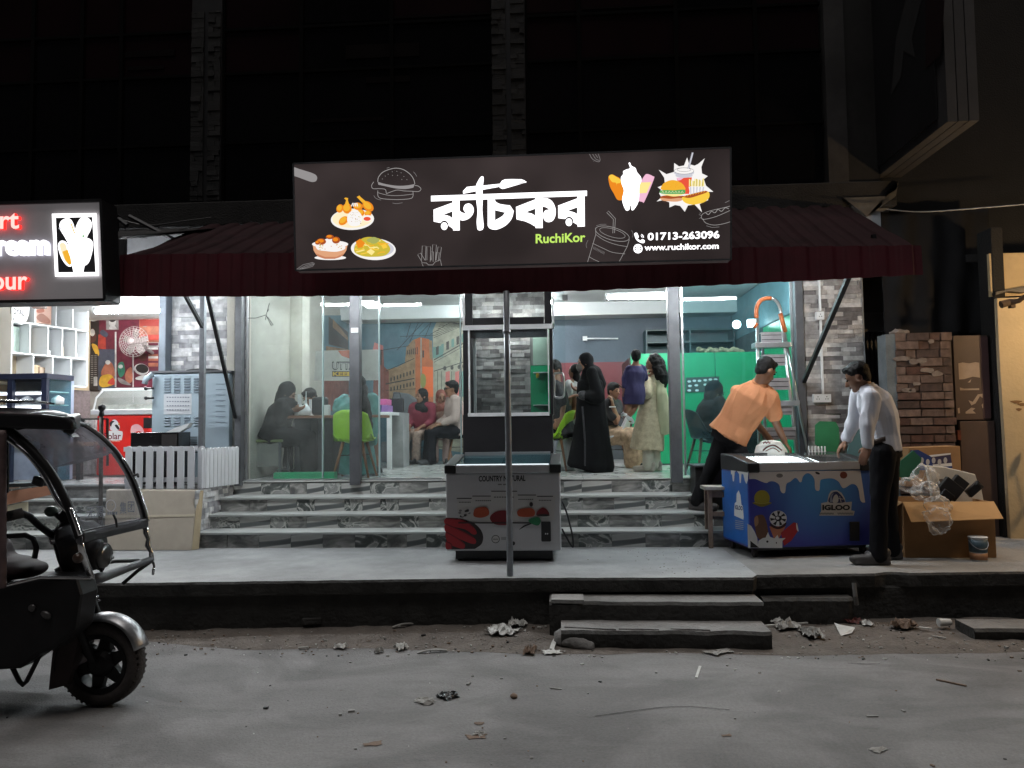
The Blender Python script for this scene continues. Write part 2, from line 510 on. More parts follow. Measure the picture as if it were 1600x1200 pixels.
M_FLOOR = mat('floor_tile', (0.55, 0.56, 0.54), 0.18, var=0.07, scale=2.5, rvar=0.08, dirt=0.08)
M_GROUT = mat('grout', (0.2, 0.2, 0.19), 0.9, var=0.2)
M_CEIL = mat('ceiling_paint', (0.62, 0.64, 0.64), 0.85, var=0.06)
M_BEIGE = mat('beige_plaster', (0.42, 0.405, 0.36), 0.7, var=0.1, scale=2.2, bump=0.1, bscale=20)
M_BLUEW = mat('blue_grey_plaster', (0.066, 0.092, 0.118), 0.55, var=0.18, scale=2, bump=0.1, bscale=20)
M_MAROONW = mat('maroon_paint', (0.14, 0.02, 0.026), 0.5, var=0.12)
M_DARKW = mat('dark_grey_paint', (0.09, 0.1, 0.11), 0.6, var=0.2)
M_GREEN = mat('green_laminate', (0.02, 0.33, 0.145), 0.28, var=0.06, scale=2)
M_STEEL = mat('grey_steel', (0.11, 0.115, 0.125), 0.45, 0.3, var=0.2, scale=7, bump=0.1, dirt=0.3)
M_STEELD = mat('dark_steel', (0.03, 0.03, 0.033), 0.5, 0.4, var=0.3, scale=8)
M_GALV = mat('galvanised_pipe', (0.26, 0.275, 0.3), 0.4, 0.6, var=0.2, scale=12)
M_ALU = mat('aluminium', (0.62, 0.64, 0.65), 0.3, 0.85, var=0.1, scale=14)
M_BLACK = mat('black_panel', (0.014, 0.013, 0.015), 0.42, var=0.2)
M_WHITE = mat('white_paint', (0.74, 0.75, 0.76), 0.45, var=0.05)
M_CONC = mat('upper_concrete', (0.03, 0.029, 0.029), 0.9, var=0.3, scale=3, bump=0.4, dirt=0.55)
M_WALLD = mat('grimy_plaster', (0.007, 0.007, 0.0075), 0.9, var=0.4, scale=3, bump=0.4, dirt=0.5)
M_PALECONC = mat('pale_soffit', (0.14, 0.135, 0.13), 0.85, var=0.2, scale=4, dirt=0.4)
M_UGLASS = mat('dark_window_glass', (0.005, 0.0045, 0.005), 0.12, var=0.4, scale=1.2, spec=0.5)
M_UGLASSR = mat('maroon_tinted_glass', (0.011, 0.004, 0.005), 0.2, var=0.4, scale=1.2, spec=0.5)
M_BLIND = mat('grey_blind', (0.006, 0.0042, 0.0046), 0.9, var=0.3, scale=3, spec=0.08)
M_MULL = mat('window_frame_dark', (0.0025, 0.0024, 0.0026), 0.9, 0, var=0.3, spec=0.08)
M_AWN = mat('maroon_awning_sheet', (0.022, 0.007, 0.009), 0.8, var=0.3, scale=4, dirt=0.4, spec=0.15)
M_GLASS = glassmat('shop_glass', haze=0.022, hazecol=(0.55, 0.6, 0.6))
M_GLASSD = glassmat('dusty_glass', haze=0.06, hazecol=(0.5, 0.52, 0.5))
M_GLASST = glassmat('teal_glass', tint=(0.72, 0.88, 0.9), haze=0.035, hazecol=(0.3, 0.5, 0.55))
M_TUBE = emat('lit_tube', (0.93, 0.98, 1.0), 170)
M_TUBE2 = emat('lit_tube_porch', (0.92, 0.97, 1.0), 290)
M_PVC = mat('white_plastic', (0.7, 0.72, 0.73), 0.4, var=0.03)
M_WOOD = mat('wood_brown', (0.2, 0.085, 0.035), 0.5, var=0.25, scale=9)
M_WOODL = mat('wood_grey', (0.24, 0.17, 0.13), 0.75, var=0.3, scale=9)
M_CARD = mat('cardboard', (0.34, 0.19, 0.085), 0.85, var=0.15, scale=5)
M_CARDB = mat('pale_carton', (0.38, 0.33, 0.27), 0.75, var=0.15, scale=2.5, dirt=0.2)
M_RUBBER = mat('rubber', (0.035, 0.030, 0.028), 0.9, var=0.3, scale=10, bump=0.3)
M_BLKP = mat('black_plastic', (0.018, 0.018, 0.02), 0.4, var=0.3, scale=8)
M_CHROME = mat('chrome', (0.62, 0.62, 0.63), 0.22, 0.95, var=0.2, scale=20)
def _road():
 n = M_ROAD.node_tree.nodes; l = M_ROAD.node_tree.links; b = n['Principled BSDF']; src = b.inputs['Base Color'].links[0].from_socket
 tc = n.new('ShaderNodeTexCoord')
 for sc_, rot, lo, hi, p0, p1, dist in (((0.5, 3.2, 1), 0.1, 0.92, 1.06, 0.35, 0.65, 1.0), ((55, 55, 55), 0, 0.9, 1.1, 0.3, 0.7, 0), ((3.2, 5.5, 1), 0.4, 0.86, 1.0, 0.28, 0.42, 0.6), ((0.9, 1.4, 1), 0, 0.82, 1.08, 0.42, 0.56, 2.0)):
  mp = n.new('ShaderNodeMapping'); mp.inputs['Scale'].default_value = sc_; mp.inputs['Rotation'].default_value = (0, 0, rot); l.new(tc.outputs['Object'], mp.inputs[0])
  t = n.new('ShaderNodeTexNoise'); t.inputs['Scale'].default_value = 1; t.inputs['Detail'].default_value = 6; t.inputs['Distortion'].default_value = dist; l.new(mp.outputs[0], t.inputs['Vector'])
  mr = n.new('ShaderNodeMapRange'); mr.inputs['From Min'].default_value = p0; mr.inputs['From Max'].default_value = p1; mr.inputs['To Min'].default_value = lo; mr.inputs['To Max'].default_value = hi; l.new(t.outputs[0], mr.inputs[0])
  mx = n.new('ShaderNodeMixRGB'); mx.blend_type = 'MULTIPLY'; mx.inputs[0].default_value = 1; l.new(src, mx.inputs[1]); l.new(mr.outputs[0], mx.inputs[2]); src = mx.outputs[0]
 l.new(src, b.inputs['Base Color'])
_road()
STONES = rmat('split_stone', [lin(172, 169, 166), lin(138, 133, 131), lin(200, 197, 194), lin(112, 107, 106), lin(156, 153, 151), lin(182, 176, 171)], 0.8, 0.6, 70, 14)
STONEL = rmat('pale_split_stone', [lin(225, 225, 226), lin(190, 192, 195), lin(232, 231, 230), lin(165, 165, 170), lin(208, 208, 210)], 0.75, 0.6, 70, 14)
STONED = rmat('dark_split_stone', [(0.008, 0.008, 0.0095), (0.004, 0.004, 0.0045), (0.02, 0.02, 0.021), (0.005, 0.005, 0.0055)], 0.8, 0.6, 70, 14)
BRICKM = rmat('old_brick', [lin(104, 80, 72), lin(88, 72, 67), lin(126, 106, 97), lin(98, 70, 61), lin(112, 94, 87)], 0.9, 0.9, 40, 18)

def marble(name, mode):
 m = mat(name, (0.3, 0.31, 0.3), 0.25, var=0)
 n = m.node_tree.nodes; l = m.node_tree.links; b = n['Principled BSDF']
 tc = n.new('ShaderNodeTexCoord'); oi = n.new('ShaderNodeObjectInfo')
 sc = n.new('ShaderNodeVectorMath'); sc.operation = 'SCALE'; sc.inputs[0].default_value = (5.3, 3.1, 8.7)
 l.new(oi.outputs['Random'], sc.inputs['Scale'])
 ad = n.new('ShaderNodeVectorMath'); l.new(tc.outputs['Object'], ad.inputs[0])
 if mode != 1: l.new(sc.outputs[0], ad.inputs[1])
 mp = n.new('ShaderNodeMapping'); l.new(ad.outputs[0], mp.inputs[0])
 if mode == 0:      # swirling veins
  t = n.new('ShaderNodeTexNoise'); t.inputs['Scale'].default_value = 1.15; t.inputs['Detail'].default_value = 4; t.inputs['Distortion'].default_value = 1.3
  mp.inputs['Scale'].default_value = (1.5, 1, 0.9); l.new(mp.outputs[0], t.inputs['Vector']); src = t.outputs[0]
  stops = [(0.36, (0.07, 0.08, 0.075)), (0.46, (0.13, 0.14, 0.135)), (0.52, (0.5, 0.5, 0.47)), (0.58, (0.24, 0.25, 0.24)), (0.7, (0.33, 0.33, 0.32))]
 elif mode == 1:    # bold bent bands
  mp.inputs['Rotation'].default_value = (0, 0.5, 0); mp.inputs['Scale'].default_value = (0.7, 1, 1.3)
  t = n.new('ShaderNodeTexWave'); t.wave_type = 'BANDS'; t.bands_direction = 'Z'
  t.inputs['Scale'].default_value = 0.36; t.inputs['Distortion'].default_value = 4.5; t.inputs['Detail'].default_value = 2; t.inputs['Detail Scale'].default_value = 0.8
  l.new(mp.outputs[0], t.inputs['Vector']); src = t.outputs[1]
  stops = [(0.2, (0.11, 0.12, 0.12)), (0.45, (0.2, 0.205, 0.2)), (0.62, (0.52, 0.52, 0.5)), (0.9, (0.46, 0.46, 0.44))]
 else:              # cloudy
  t = n.new('ShaderNodeTexNoise'); t.inputs['Scale'].default_value = 1.6; t.inputs['Detail'].default_value = 8; t.inputs['Distortion'].default_value = 0.8
  l.new(mp.outputs[0], t.inputs['Vector']); src = t.outputs[0]
  stops = [(0.33, (0.10, 0.102, 0.1)), (0.5, (0.2, 0.2, 0.19)), (0.68, (0.4, 0.39, 0.37))]
 r = n.new('ShaderNodeValToRGB'); cr = r.color_ramp
 cr.elements[0].position = stops[0][0]; cr.elements[0].color = (*stops[0][1], 1)
 cr.elements[1].position = stops[-1][0]; cr.elements[1].color = (*stops[-1][1], 1)
 for p, c in stops[1:-1]:
  e = cr.elements.new(p); e.color = (*c, 1)
 l.new(src, r.inputs[0]); l.new(r.outputs[0], b.inputs['Base Color'])
 return m
MARB = [marble('marble_swirl', 0), marble('marble_bands', 1), marble('marble_cloud', 2)]

# ============================================================ ground
struct('road', MB().poly([(-40, -30, 0), (40, -30, 0), (40, 6.2, 0), (-40, 6.2, 0)]), M_ROAD)
struct('ground', MB().poly([(-60, 5.9, -0.05), (60, 5.9, -0.05), (60, 60, -0.05), (-60, 60, -0.05)]), M_DIRT)
def verge_pt(u, v):
 x = -7 + 15 * u
 fr = 5.03 + 0.1 * noise.noise(Vector((x * 1.1, 3.3, 0))) + 0.03 * noise.noise(Vector((x * 5, 1, 0))) + 0.09 * abs(x - 0.2) / 3
 if x < -2: fr = min(fr + 0.13 * (-x - 2), 5.32)
 y = fr + (5.84 - fr) * v
 hgt = 0.004 + 0.055 * v * (0.6 + 0.5 * noise.noise(Vector((x * 2.2, y * 3, 0)))) + (0.012 * noise.noise(Vector((x * 9, y * 9, 0))) + 0.005 * noise.noise(Vector((x * 30, y * 30, 2)))) * min(1, v * 5)
 return (x, y, max(0.003, hgt) if v > 0 else 0.001)
struct('dirt_verge', MB().grid(verge_pt, 300, 16), M_DIRT, smooth=True, recalc=False)

def edge_y(x):
 pts = [(-9, 5.3), (-3.13, 5.42), (-0.37, 5.61), (1.37, 5.63), (1.39, 5.72), (3.3, 5.85), (9, 6.1)]
 for (a, b), (c, d) in zip(pts, pts[1:]):
  if a <= x <= c: return b + (d - b) * (x - a) / (c - a)
 return 6.0
mb = MB()
XS = [-9 + 18 * i / 360 for i in range(361)]
def lip(x, s):
 j = 0.012 * noise.noise(Vector((x * 7, s, 0))) + 0.006 * noise.noise(Vector((x * 23, s, 4)))
 c = noise.noise(Vector((x * 2.3, 9.1, 0)))
 if c > 0.38: j += (c - 0.38) * 0.22
 return j
rows = []
for x in XS:
 e = edge_y(x); j = lip(x, 0)
 rows.append([(x, 8.3, 0.37), (x, e + 0.12, 0.37), (x, e + j + 0.012, 0.368), (x, e + j, 0.352), (x, e + 0.01 + lip(x, 5), 0.27), (x, e + 0.05 + 0.02 * noise.noise(Vector((x * 3, 0, 7))), 0.255), (x, e + 0.055 + 0.02 * noise.noise(Vector((x * 4, 2, 7))), -0.02)])
k = len(rows[0])
vs = [p for r in rows for p in r]
fs = []; mi = []
for i in range(len(XS) - 1):
 for q in range(k - 1):
  mb_f = (i * k + q, (i + 1) * k + q, (i + 1) * k + q + 1, i * k + q + 1)
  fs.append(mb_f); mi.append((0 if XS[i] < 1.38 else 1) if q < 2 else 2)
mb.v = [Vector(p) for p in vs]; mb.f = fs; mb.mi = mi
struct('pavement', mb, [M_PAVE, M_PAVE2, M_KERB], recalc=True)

# two worn concrete steps from the road to the pavement
def rough_block(mb, x0, x1, y0, y1, z0, z1, amp=0.012, seed=0, n=46, mt=0, mf=1, crack=0):
 def fr(x): return y0 + amp * noise.noise(Vector((x * 6, seed, 0))) + amp * 0.5 * noise.noise(Vector((x * 19, seed, 2))) + (max(0, noise.noise(Vector((x * 2.6, seed + 3, 0))) - 0.3) * crack)
 xs = [x0 + (x1 - x0) * i / n for i in range(n + 1)]
 for i in range(n):
  a, b = xs[i], xs[i + 1]
  za = z1 + 0.004 * noise.noise(Vector((a * 5, seed, 1))); zb = z1 + 0.004 * noise.noise(Vector((b * 5, seed, 1)))
  mb.add([(a, y1, z1), (b, y1, z1), (b, fr(b) + 0.02, zb), (a, fr(a) + 0.02, za)], [(0, 1, 2, 3)], mt)
  mb.add([(a, fr(a) + 0.02, za), (b, fr(b) + 0.02, zb), (b, fr(b), zb - 0.02), (a, fr(a), za - 0.02)], [(0, 1, 2, 3)], mf)
  mb.add([(a, fr(a), za - 0.02), (b, fr(b), zb - 0.02), (b, fr(b) + 0.015, z0), (a, fr(a) + 0.015, z0)], [(0, 1, 2, 3)], mf)
 for x, q in ((x0, fr(x0)), (x1, fr(x1))):
  mb.poly([(x, q + 0.02, z1), (x, y1, z1), (x, y1, z0), (x, q, z0)], mf)
st = thing('concrete_steps', 'worn cracked concrete steps climbing from the road to the pavement', 'steps', (0.6, 5.4, 0))
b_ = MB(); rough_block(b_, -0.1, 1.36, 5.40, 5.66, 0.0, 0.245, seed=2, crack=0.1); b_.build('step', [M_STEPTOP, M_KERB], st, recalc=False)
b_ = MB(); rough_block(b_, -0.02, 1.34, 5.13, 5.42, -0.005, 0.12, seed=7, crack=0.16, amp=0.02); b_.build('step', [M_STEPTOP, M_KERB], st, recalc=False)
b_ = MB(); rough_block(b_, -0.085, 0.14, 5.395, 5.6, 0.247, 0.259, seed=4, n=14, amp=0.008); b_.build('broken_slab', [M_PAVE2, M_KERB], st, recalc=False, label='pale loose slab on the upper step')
b_ = MB(); b_.caps((0.0, 5.21, 0.06), 0.07, (0.1, 5.16, 0.035), 0.05); b_.caps((0.12, 5.14, 0.03), 0.04, (0.17, 5.13, 0.02), 0.03)
organic(b_, 'broken_corner', M_STEPTOP, st, 0.012, 2, 0.02, 14)
# crack strips on the lower step: thin raised broken flakes
b_ = MB()
for (pa, pb, wd) in ((( 0.0, 5.22), (0.34, 5.17), 0.05), ((0.36, 5.18), (0.62, 5.165), 0.035), ((0.7, 5.19), (0.95, 5.16), 0.045)):
 n_ = 9; top = []
 for i in range(n_ + 1):
  t = i / n_; x = pa[0] + (pb[0] - pa[0]) * t; y = pa[1] + (pb[1] - pa[1]) * t + 0.012 * noise.noise(Vector((x * 12, 1, 0)))
  top.append((x, y + wd * 0.5 * math.sin(PI * min(1, max(0.05, t)))))
 poly = [(x, y, 0.128) for x, y in top] + [(pb[0], pb[1] - wd * 0.3, 0.128), (pa[0], pa[1] - wd * 0.3, 0.128)]
 b_.prism(poly, (0, 0, -0.009))
b_.build('broken_flakes', M_STEPTOP, st)
# side ledge and low slab right of the steps
b_ = MB(); rough_block(b_, 1.42, 2.06, 5.67, 5.84, 0.0, 0.215, seed=12, amp=0.03)
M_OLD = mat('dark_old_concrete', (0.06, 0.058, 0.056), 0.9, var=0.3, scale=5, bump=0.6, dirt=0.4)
t_ = thing('concrete_ledge', 'broken low concrete ledge against the pavement edge right of the road steps', 'ledge', (1.8, 5.6, 0))
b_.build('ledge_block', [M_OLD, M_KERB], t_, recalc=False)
t_ = thing('drain_slab', 'flat concrete slab lying on the dirt at the far right kerb', 'slab', (3.1, 5.45, 0))
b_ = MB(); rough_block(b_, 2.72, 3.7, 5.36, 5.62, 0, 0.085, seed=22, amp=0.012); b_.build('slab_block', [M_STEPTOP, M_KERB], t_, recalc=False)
b_ = MB(); b_.tube([(2.05, 5.64, 0.33), (2.05, 5.62, 0.24), (2.06, 5.63, 0.18)], 0.016, 8)
tag(b_.build('pipe_stub', M_PALECONC), 'short pale pipe end poking out of the broken pavement edge', 'pipe')

# ============================================================ steps of the shop
NOSE = [(7.0, 0.515), (7.27, 0.65), (7.5, 0.79), (7.8, 0.93)]
XL, XR = -3.4, 2.42
fs_ = tag(bpy.data.objects.new('front_steps', None), None, None, None, 'structure'); COL.objects.link(fs_)
WM[fs_.name] = Matrix.Identity(4)
zprev = 0.37
rt_ = random.Random(5)
for i, (y, z) in enumerate(NOSE):
 if i < 3:
  struct('step_core', MB().bb((XL, y + 0.012, 0.36), (XR, 7.86, z - 0.024)), M_GROUT, fs_)
  mb = MB(); mb.bb((XL, y - 0.018, z - 0.022), (XR, NOSE[i + 1][0] + 0.01, z))
  struct('tread', mb, M_TREAD, fs_, bevel=0.004)
 x = XL; j = rt_.randint(0, 2)
 while x < XR - 0.02:
  wdt = min(rt_.choice((0.3, 0.3, 0.3, 0.18)), XR - x)
  mk = MARB[(0, 1, 2, 0, 2, 1)[j % 6]]; j += rt_.choice((1, 1, 2))
  piece('tile', mk, fs_, (x + wdt / 2, y + 0.006 + rt_.uniform(-0.0012, 0.0012), (zprev + z - 0.024) / 2), (wdt - 0.004, 0.012, z - 0.026 - zprev))
  x += wdt
 zprev = z
# floor of the restaurant, in separate tiles
fl = struct('shop_floor', MB().bb((XL, 7.815, 0.60), (2.75, 12.1, 0.922)), M_GROUT)
y = 7.79
while y < 12.0:
 x = -3.38
 while x < 2.72:
  ww = min(0.6, 2.72 - x); hh = min(0.6, 12.05 - y)
  piece('tile', M_FLOOR, fl, (x + ww / 2, y + hh / 2, 0.924), (ww - 0.003, hh - 0.003, 0.012))
  x += 0.6
 y += 0.6

# ============================================================ interior shell of the restaurant
CZ = 3.32
struct('ceiling', MB().bb((-3.4, 7.95, CZ), (2.8, 12.2, CZ + 0.1)), M_CEIL)
struct('ceiling_beam', MB().bb((-3.36, 11.55, 3.12), (2.66, 12.0, CZ - 0.003)), M_CEIL)
lw = struct('left_wall', MB().bb((-3.52, 7.9, 0.6), (-3.36, 12.2, CZ - 0.002)), M_BEIGE)
struct('pilaster', MB().bb((-3.355, 9.35, 0.932), (-3.2, 9.62, CZ - 0.003)), mat('cream_plaster', (0.5, 0.48, 0.42), 0.7, var=0.08, scale=3), lw)
struct('back_wall', MB().bb((-3.36, 12.0, 0.6), (2.8, 12.15, CZ - 0.003)), M_BLUEW)
bw_r = at(868, 600, 11.99).x
struct('maroon_dado', MB().bb((bw_r - 0.4, 11.985, 1.62), (2.66, 11.998, at(930, 566, 11.98).z)), M_MAROONW)
struct('grey_dado', MB().bb((bw_r - 0.4, 11.985, 0.93), (2.66, 11.998, 1.615)), M_DARKW)
rw = struct('right_wall', MB().bb((2.66, 7.9, 0.6), (2.8, 12.0, CZ - 0.002)), M_DARKW)
yy = 8.02
while yy < 10.1:
 piece('panel', M_GREEN, rw, (2.65, yy + 0.15, 1.82), (0.014, 0.294, 1.76)); yy += 0.3
# upper teal band on the right wall
struct('wall_band', MB().bb((2.645, 8.0, 2.72), (2.657, 11.9, 3.3)), mat('teal_grey_paint', (0.16, 0.26, 0.3), 0.5, var=0.15), rw)

# kitchen partition in green
kp = thing('kitchen_partition', 'bright green kitchen partition at the back of the restaurant', 'partition', (1.9, 10.3, 0.93))
pz = at(986, 553, 10.2).z; px0 = at(986, 600, 10.2).x
MB().bb((px0 + 0.02, 10.215, 0.932), (2.64, 10.3, pz - 0.02)).build('frame', M_DARKW, kp)
xx = px0
while xx < 2.6:
 w_ = min(0.55, 2.63 - xx)
 piece('panel', M_GREEN, kp, (xx + w_ / 2, 10.205, (0.95 + pz) / 2), (w_ - 0.006, 0.018, pz - 0.95)); xx += 0.55
MB().bb((px0 - 0.02, 10.2, 0.932), (px0 - 0.003, 11.4, pz - 0.05)).build('side_board', mat('dark_brown_board', (0.05, 0.02, 0.02), 0.5), kp)
kc = thing('wall_cabinet', 'open dark teal wall cabinet above the green partition', 'cabinet', (1.9, 11.8, 2.5))
tealc = mat('dark_teal_board', (0.025, 0.06, 0.066), 0.4, var=0.2)
a = at(1010, 516, 11.6); b = at(1135, 552, 11.6)
MB().bb((a.x, 11.96, b.z), (2.6, 11.98, a.z)).build('back_board', tealc, kc)
for z in (a.z, (a.z + b.z) / 2, b.z):
 MB().bb((a.x, 11.6, z - 0.012), (2.6, 11.955, z + 0.012)).build('shelf', tealc, kc)
for x in (a.x, (a.x + 2.6) / 2, 2.6):
 MB().bb((x - 0.012, 11.59, b.z - 0.013), (x + 0.012, 11.958, a.z + 0.013)).build('side', tealc, kc)

# ============================================================ glazed shop front
YG = 7.86
sf = thing('shop_front', 'glazed restaurant front with grey steel posts above the tiled steps', 'shop front', (-0.4, 7.8, 0.93))
ZTOP = 3.25
def postx(px0, px1, Y=7.74, y=600): return at(px0, y, Y).x, at(px1, y, Y).x
for (p0, p1) in ((367, 377), (546, 562), (1046, 1064), (1246, 1259)):
 x0, x1 = postx(p0, p1)
 MB().bb((x0, 7.735, 0.885), (x1, 7.84, ZTOP)).build('post', M_STEEL, sf, bevel=0.006)
MB().bb((XL + 0.05, 7.745, 2.93), (2.5, 7.845, ZTOP - 0.01)).build('lintel', M_STEEL, sf)
MB().bb((XL + 0.02, 7.82, 0.931), (at(690, 740, 7.8).x, 7.9, 0.945)).build('bottom_rail', M_ALU, sf)
def pane(px0, px1, Y, m, name='glass_pane', z0=0.95, z1=2.92, lab=None):
 x0 = at(px0, 600, Y).x; x1 = at(px1, 600, Y).x
 return MB().bb((x0, Y - 0.005, z0), (x1, Y + 0.005, z1)).build(name, m, sf, label=lab)
pane(392, 504, YG, M_GLASSD, lab='dusty glass pane at the dining table')
pane(505, 546, YG + 0.03, M_GLASSD)
pane(563, 592, YG, M_GLASSD)
pane(593, 719, YG + 0.09, M_GLASS)
pane(1067, 1243, YG, M_GLASST, lab='teal tinted pane behind the ladder')
for px in (504.5, 592.5, 720):
 x = at(px, 600, YG).x
 MB().bb((x - 0.006, YG - 0.012, 0.95), (x + 0.006, YG + 0.022, 2.92)).build('pane_edge', mat('glass_edge', (0.35, 0.45, 0.45), 0.2, var=0), sf)
for px in (385, 1240, 1068):
 x = at(px, 600, YG - 0.03).x
 MB().bb((x - 0.01, YG - 0.03, 0.95), (x + 0.01, YG - 0.012, 2.92)).build('channel', M_ALU, sf)
# open glass door leaf with pull handle
dx0 = at(868, 600, 7.9).x; dx1 = at(881, 600, 7.9).x
dr = MB().bb((dx0, 7.895, 0.95), (dx1 + 0.02, 7.905, 2.92)).build('glass_door', M_GLASS, sf)
hp = [at(px, py, 7.84) for px, py in crom([(866, 585), (870, 583), (877, 583), (880, 586), (881, 600), (881, 616), (878, 621), (870, 621), (866, 618), (866, 600)], 3)]
hb = MB(); hb.tube(hp + [hp[0]], 0.011, 8); hb.cyl(hp[6], hp[6] + Vector((0, 0.06, 0)), 0.008); hb.cyl(hp[20], hp[20] + Vector((0, 0.06, 0)), 0.008)
hb.build('handle', M_ALU, dr, smooth=True)
MB().box(at(883, 465, 7.9), (0.05, 0.03, 0.06)).build('hinge', M_ALU, dr)
# small notice on the post
MB().box(at(554, 516, 7.733), (0.075, 0.004, 0.05)).build('notice', M_PVC, sf)
# wires taped on the dusty pane
b_ = MB()
for pts in ([(384, 497), (400, 497), (416, 492), (421, 474)], [(416, 492), (415, 500), (416, 493), (424, 509), (427, 508), (418, 495)], [(418, 487), (420, 483)]):
 b_.tube([at(px, py, YG - 0.02) for px, py in pts], 0.0035, 5)
tag(b_.build('loose_wire', M_BLKP), 'thin black wires hanging at the top of the dusty glass pane', 'wire')

# ---- stone clad display booth in the middle of the front
YBo = 7.62
bo = thing('display_booth', 'black and white framed display window with stone lining in the middle of the front', 'display window', (-0.4, YBo, 0.79))
def bx(x0, y0, x1, y1, Y, d, m, name, par=bo, bev=0.003):
 a = at(x0, y0, Y); b = at(x1, y1, Y)
 return MB().bb((a.x, Y, b.z), (b.x, Y + d, a.z)).build(name, m, par, bevel=bev)
bx(723, 648, 865, 752, YBo, 0.42, M_BLACK, 'base_panel')
bx(723, 512, 736, 648, YBo + 0.01, 0.36, M_BLACK, 'side_panel')
bx(858, 512, 865, 648, YBo + 0.01, 0.36, M_BLACK, 'side_panel')
for r_ in ((722, 462, 726, 513), (862, 462, 866, 513), (722, 508.5, 866, 513), (731, 512.5, 735, 649), (855, 512.5, 858.5, 649), (731, 645.5, 858.5, 649.5)):
 bx(*r_, YBo - 0.015, 0.03, M_WHITE, 'white_trim')
for r_ in ((726, 440, 738, 508), (850, 440, 862, 508), (738, 497, 850, 508)):
 bx(*r_, YBo, 0.05, M_STEELD, 'dark_frame')
bx(738, 440, 850, 497, YBo + 0.06, 0.01, M_GLASS, 'glass_pane')
bx(735, 513, 855, 646, YBo + 0.02, 0.008, M_GLASS, 'glass_pane')
bx(735, 513, 855, 526, YBo + 0.04, 0.06, M_STEEL, 'header')
MB().tube([(bxa, YBo + 0.16, at(790, 503.5, YBo + 0.16).z) for bxa in (at(745, 500, YBo).x, at(845, 500, YBo).x)], 0.012, 8).build('tube', emat('booth_tube', (0.95, 0.98, 1.0), 70), bo)
x_ = at(742.5, 600, YBo + 0.12)
MB().bb((at(740, 600, YBo + 0.1).x, YBo + 0.1, 1.56), (at(744, 600, YBo + 0.1).x, YBo + 0.13, 2.42)).build('white_strip', M_WHITE, bo)
a = at(735, 646, YBo + 0.36); b = at(856, 527, YBo + 0.36)
MB().bb((a.x - 0.03, YBo + 0.37, a.z - 0.1), (b.x + 0.04, YBo + 0.40, 3.2)).build('lining_board', M_GROUT, bo)
gx = at(829, 600, YBo + 0.36).x
cladding(bo, STONES, (a.x - 0.02, YBo + 0.37, 0), (1, 0, 0), (0, -1, 0), gx - a.x + 0.02, a.z - 0.05, 2.52, 0.042, 0.09, 0.24, random.Random(2))
cladding(bo, STONES, (a.x - 0.02, YBo + 0.37, 0), (1, 0, 0), (0, -1, 0), b.x - a.x + 0.04, 2.56, 3.0, 0.042, 0.09, 0.24, random.Random(4))
mb = MB(); c = at(856, 570, YBo + 0.355)
mb.bb((gx, YBo + 0.355, a.z - 0.05), (c.x + 0.02, YBo + 0.365, at(840, 571, YBo + 0.36).z)); mb.build('green_board', M_GREEN, bo)
MB().bb((gx + 0.03, YBo + 0.35, at(840, 571, YBo + 0.36).z + 0.003), (c.x + 0.02, YBo + 0.365, 2.5)).build('pale_green_board', mat('pale_green', (0.3, 0.42, 0.34), 0.4), bo)
for (p0, p1, py) in ((833, 856, 582), (833, 856, 633)):
 MB().bb((at(p0, py, YBo + 0.3).x, YBo + 0.3, at(p0, py, YBo + 0.3).z - 0.004), (at(p1, py, YBo + 0.3).x, YBo + 0.36, at(p0, py, YBo + 0.3).z + 0.004)).build('glass_shelf', M_PVC, bo)
b_ = MB(); p_ = at(840, 586, YBo + 0.32); b_.lathe([(0.012, -0.03), (0.02, 0), (0.014, 0.02), (0.006, 0.03)], p_, 10)
tag(b_.build('yellow_trinket', mat('yellow_plastic', (0.6, 0.4, 0.03), 0.4)), 'small yellow trinket on the glass shelf of the display window', 'trinket')

# ---- stone clad wall panels left and right of the glass
lp = thing('stone_pier', 'pale stone clad pier between the two shops, behind the grey cooler cabinet', 'pier', (-3.8, 8.0, 0.93))
x0 = at(260, 560, 7.98).x; x1 = at(367, 560, 7.98).x
MB().bb((x0, 8.0, 0.9), (x1 + 0.08, 8.12, 3.3)).build('wall_core', M_GROUT, lp)
cladding(lp, STONEL, (x0, 8.0, 0), (1, 0, 0), (0, -1, 0), x1 - x0 + 0.05, 1.22, 2.95, 0.047, 0.1, 0.3, random.Random(8))
MB().bb((x1 + 0.045, 7.86, 0.94), (at(391, 600, 7.9).x, 7.875, 2.95)).build('reveal_core', M_GROUT, lp)
zz = 0.95; rq = random.Random(3)
while zz < 2.9:
 piece('stone', STONES, lp, ((x1 + at(391, 600, 7.9).x) / 2 + 0.045, 7.85, zz + 0.025), (0.07, 0.02 + rq.uniform(0, 0.012), 0.046)); zz += 0.05
xa, xb = at(249, 560, 7.88).x, at(260, 560, 7.88).x
MB().bb((xa, 7.86, 0.92), (xb, 7.99, 3.2)).build('post', mat('blue_grey_steel', (0.16, 0.19, 0.23), 0.5, 0.2, var=0.2), lp, bevel=0.006)

rp = thing('stone_pier', 'grey stone clad pier with socket boxes right of the ladder', 'pier', (2.75, 7.75, 0.37))
x0 = at(1259, 560, 7.76).x; x1 = at(1350, 560, 7.76).x
MB().bb((x0 - 0.02, 7.78, 0.37), (x1, 8.1, 3.3)).build('wall_core', M_GROUT, rp)
cladding(rp, STONES, (x0, 7.78, 0), (1, 0, 0), (0, -1, 0), x1 - x0, 0.93, 3.0, 0.044, 0.1, 0.26, random.Random(9))
MB().bb((x1, 7.755, 0.4), (x1 + 0.012, 7.79, 3.0)).build('edge_strip', M_ALU, rp)

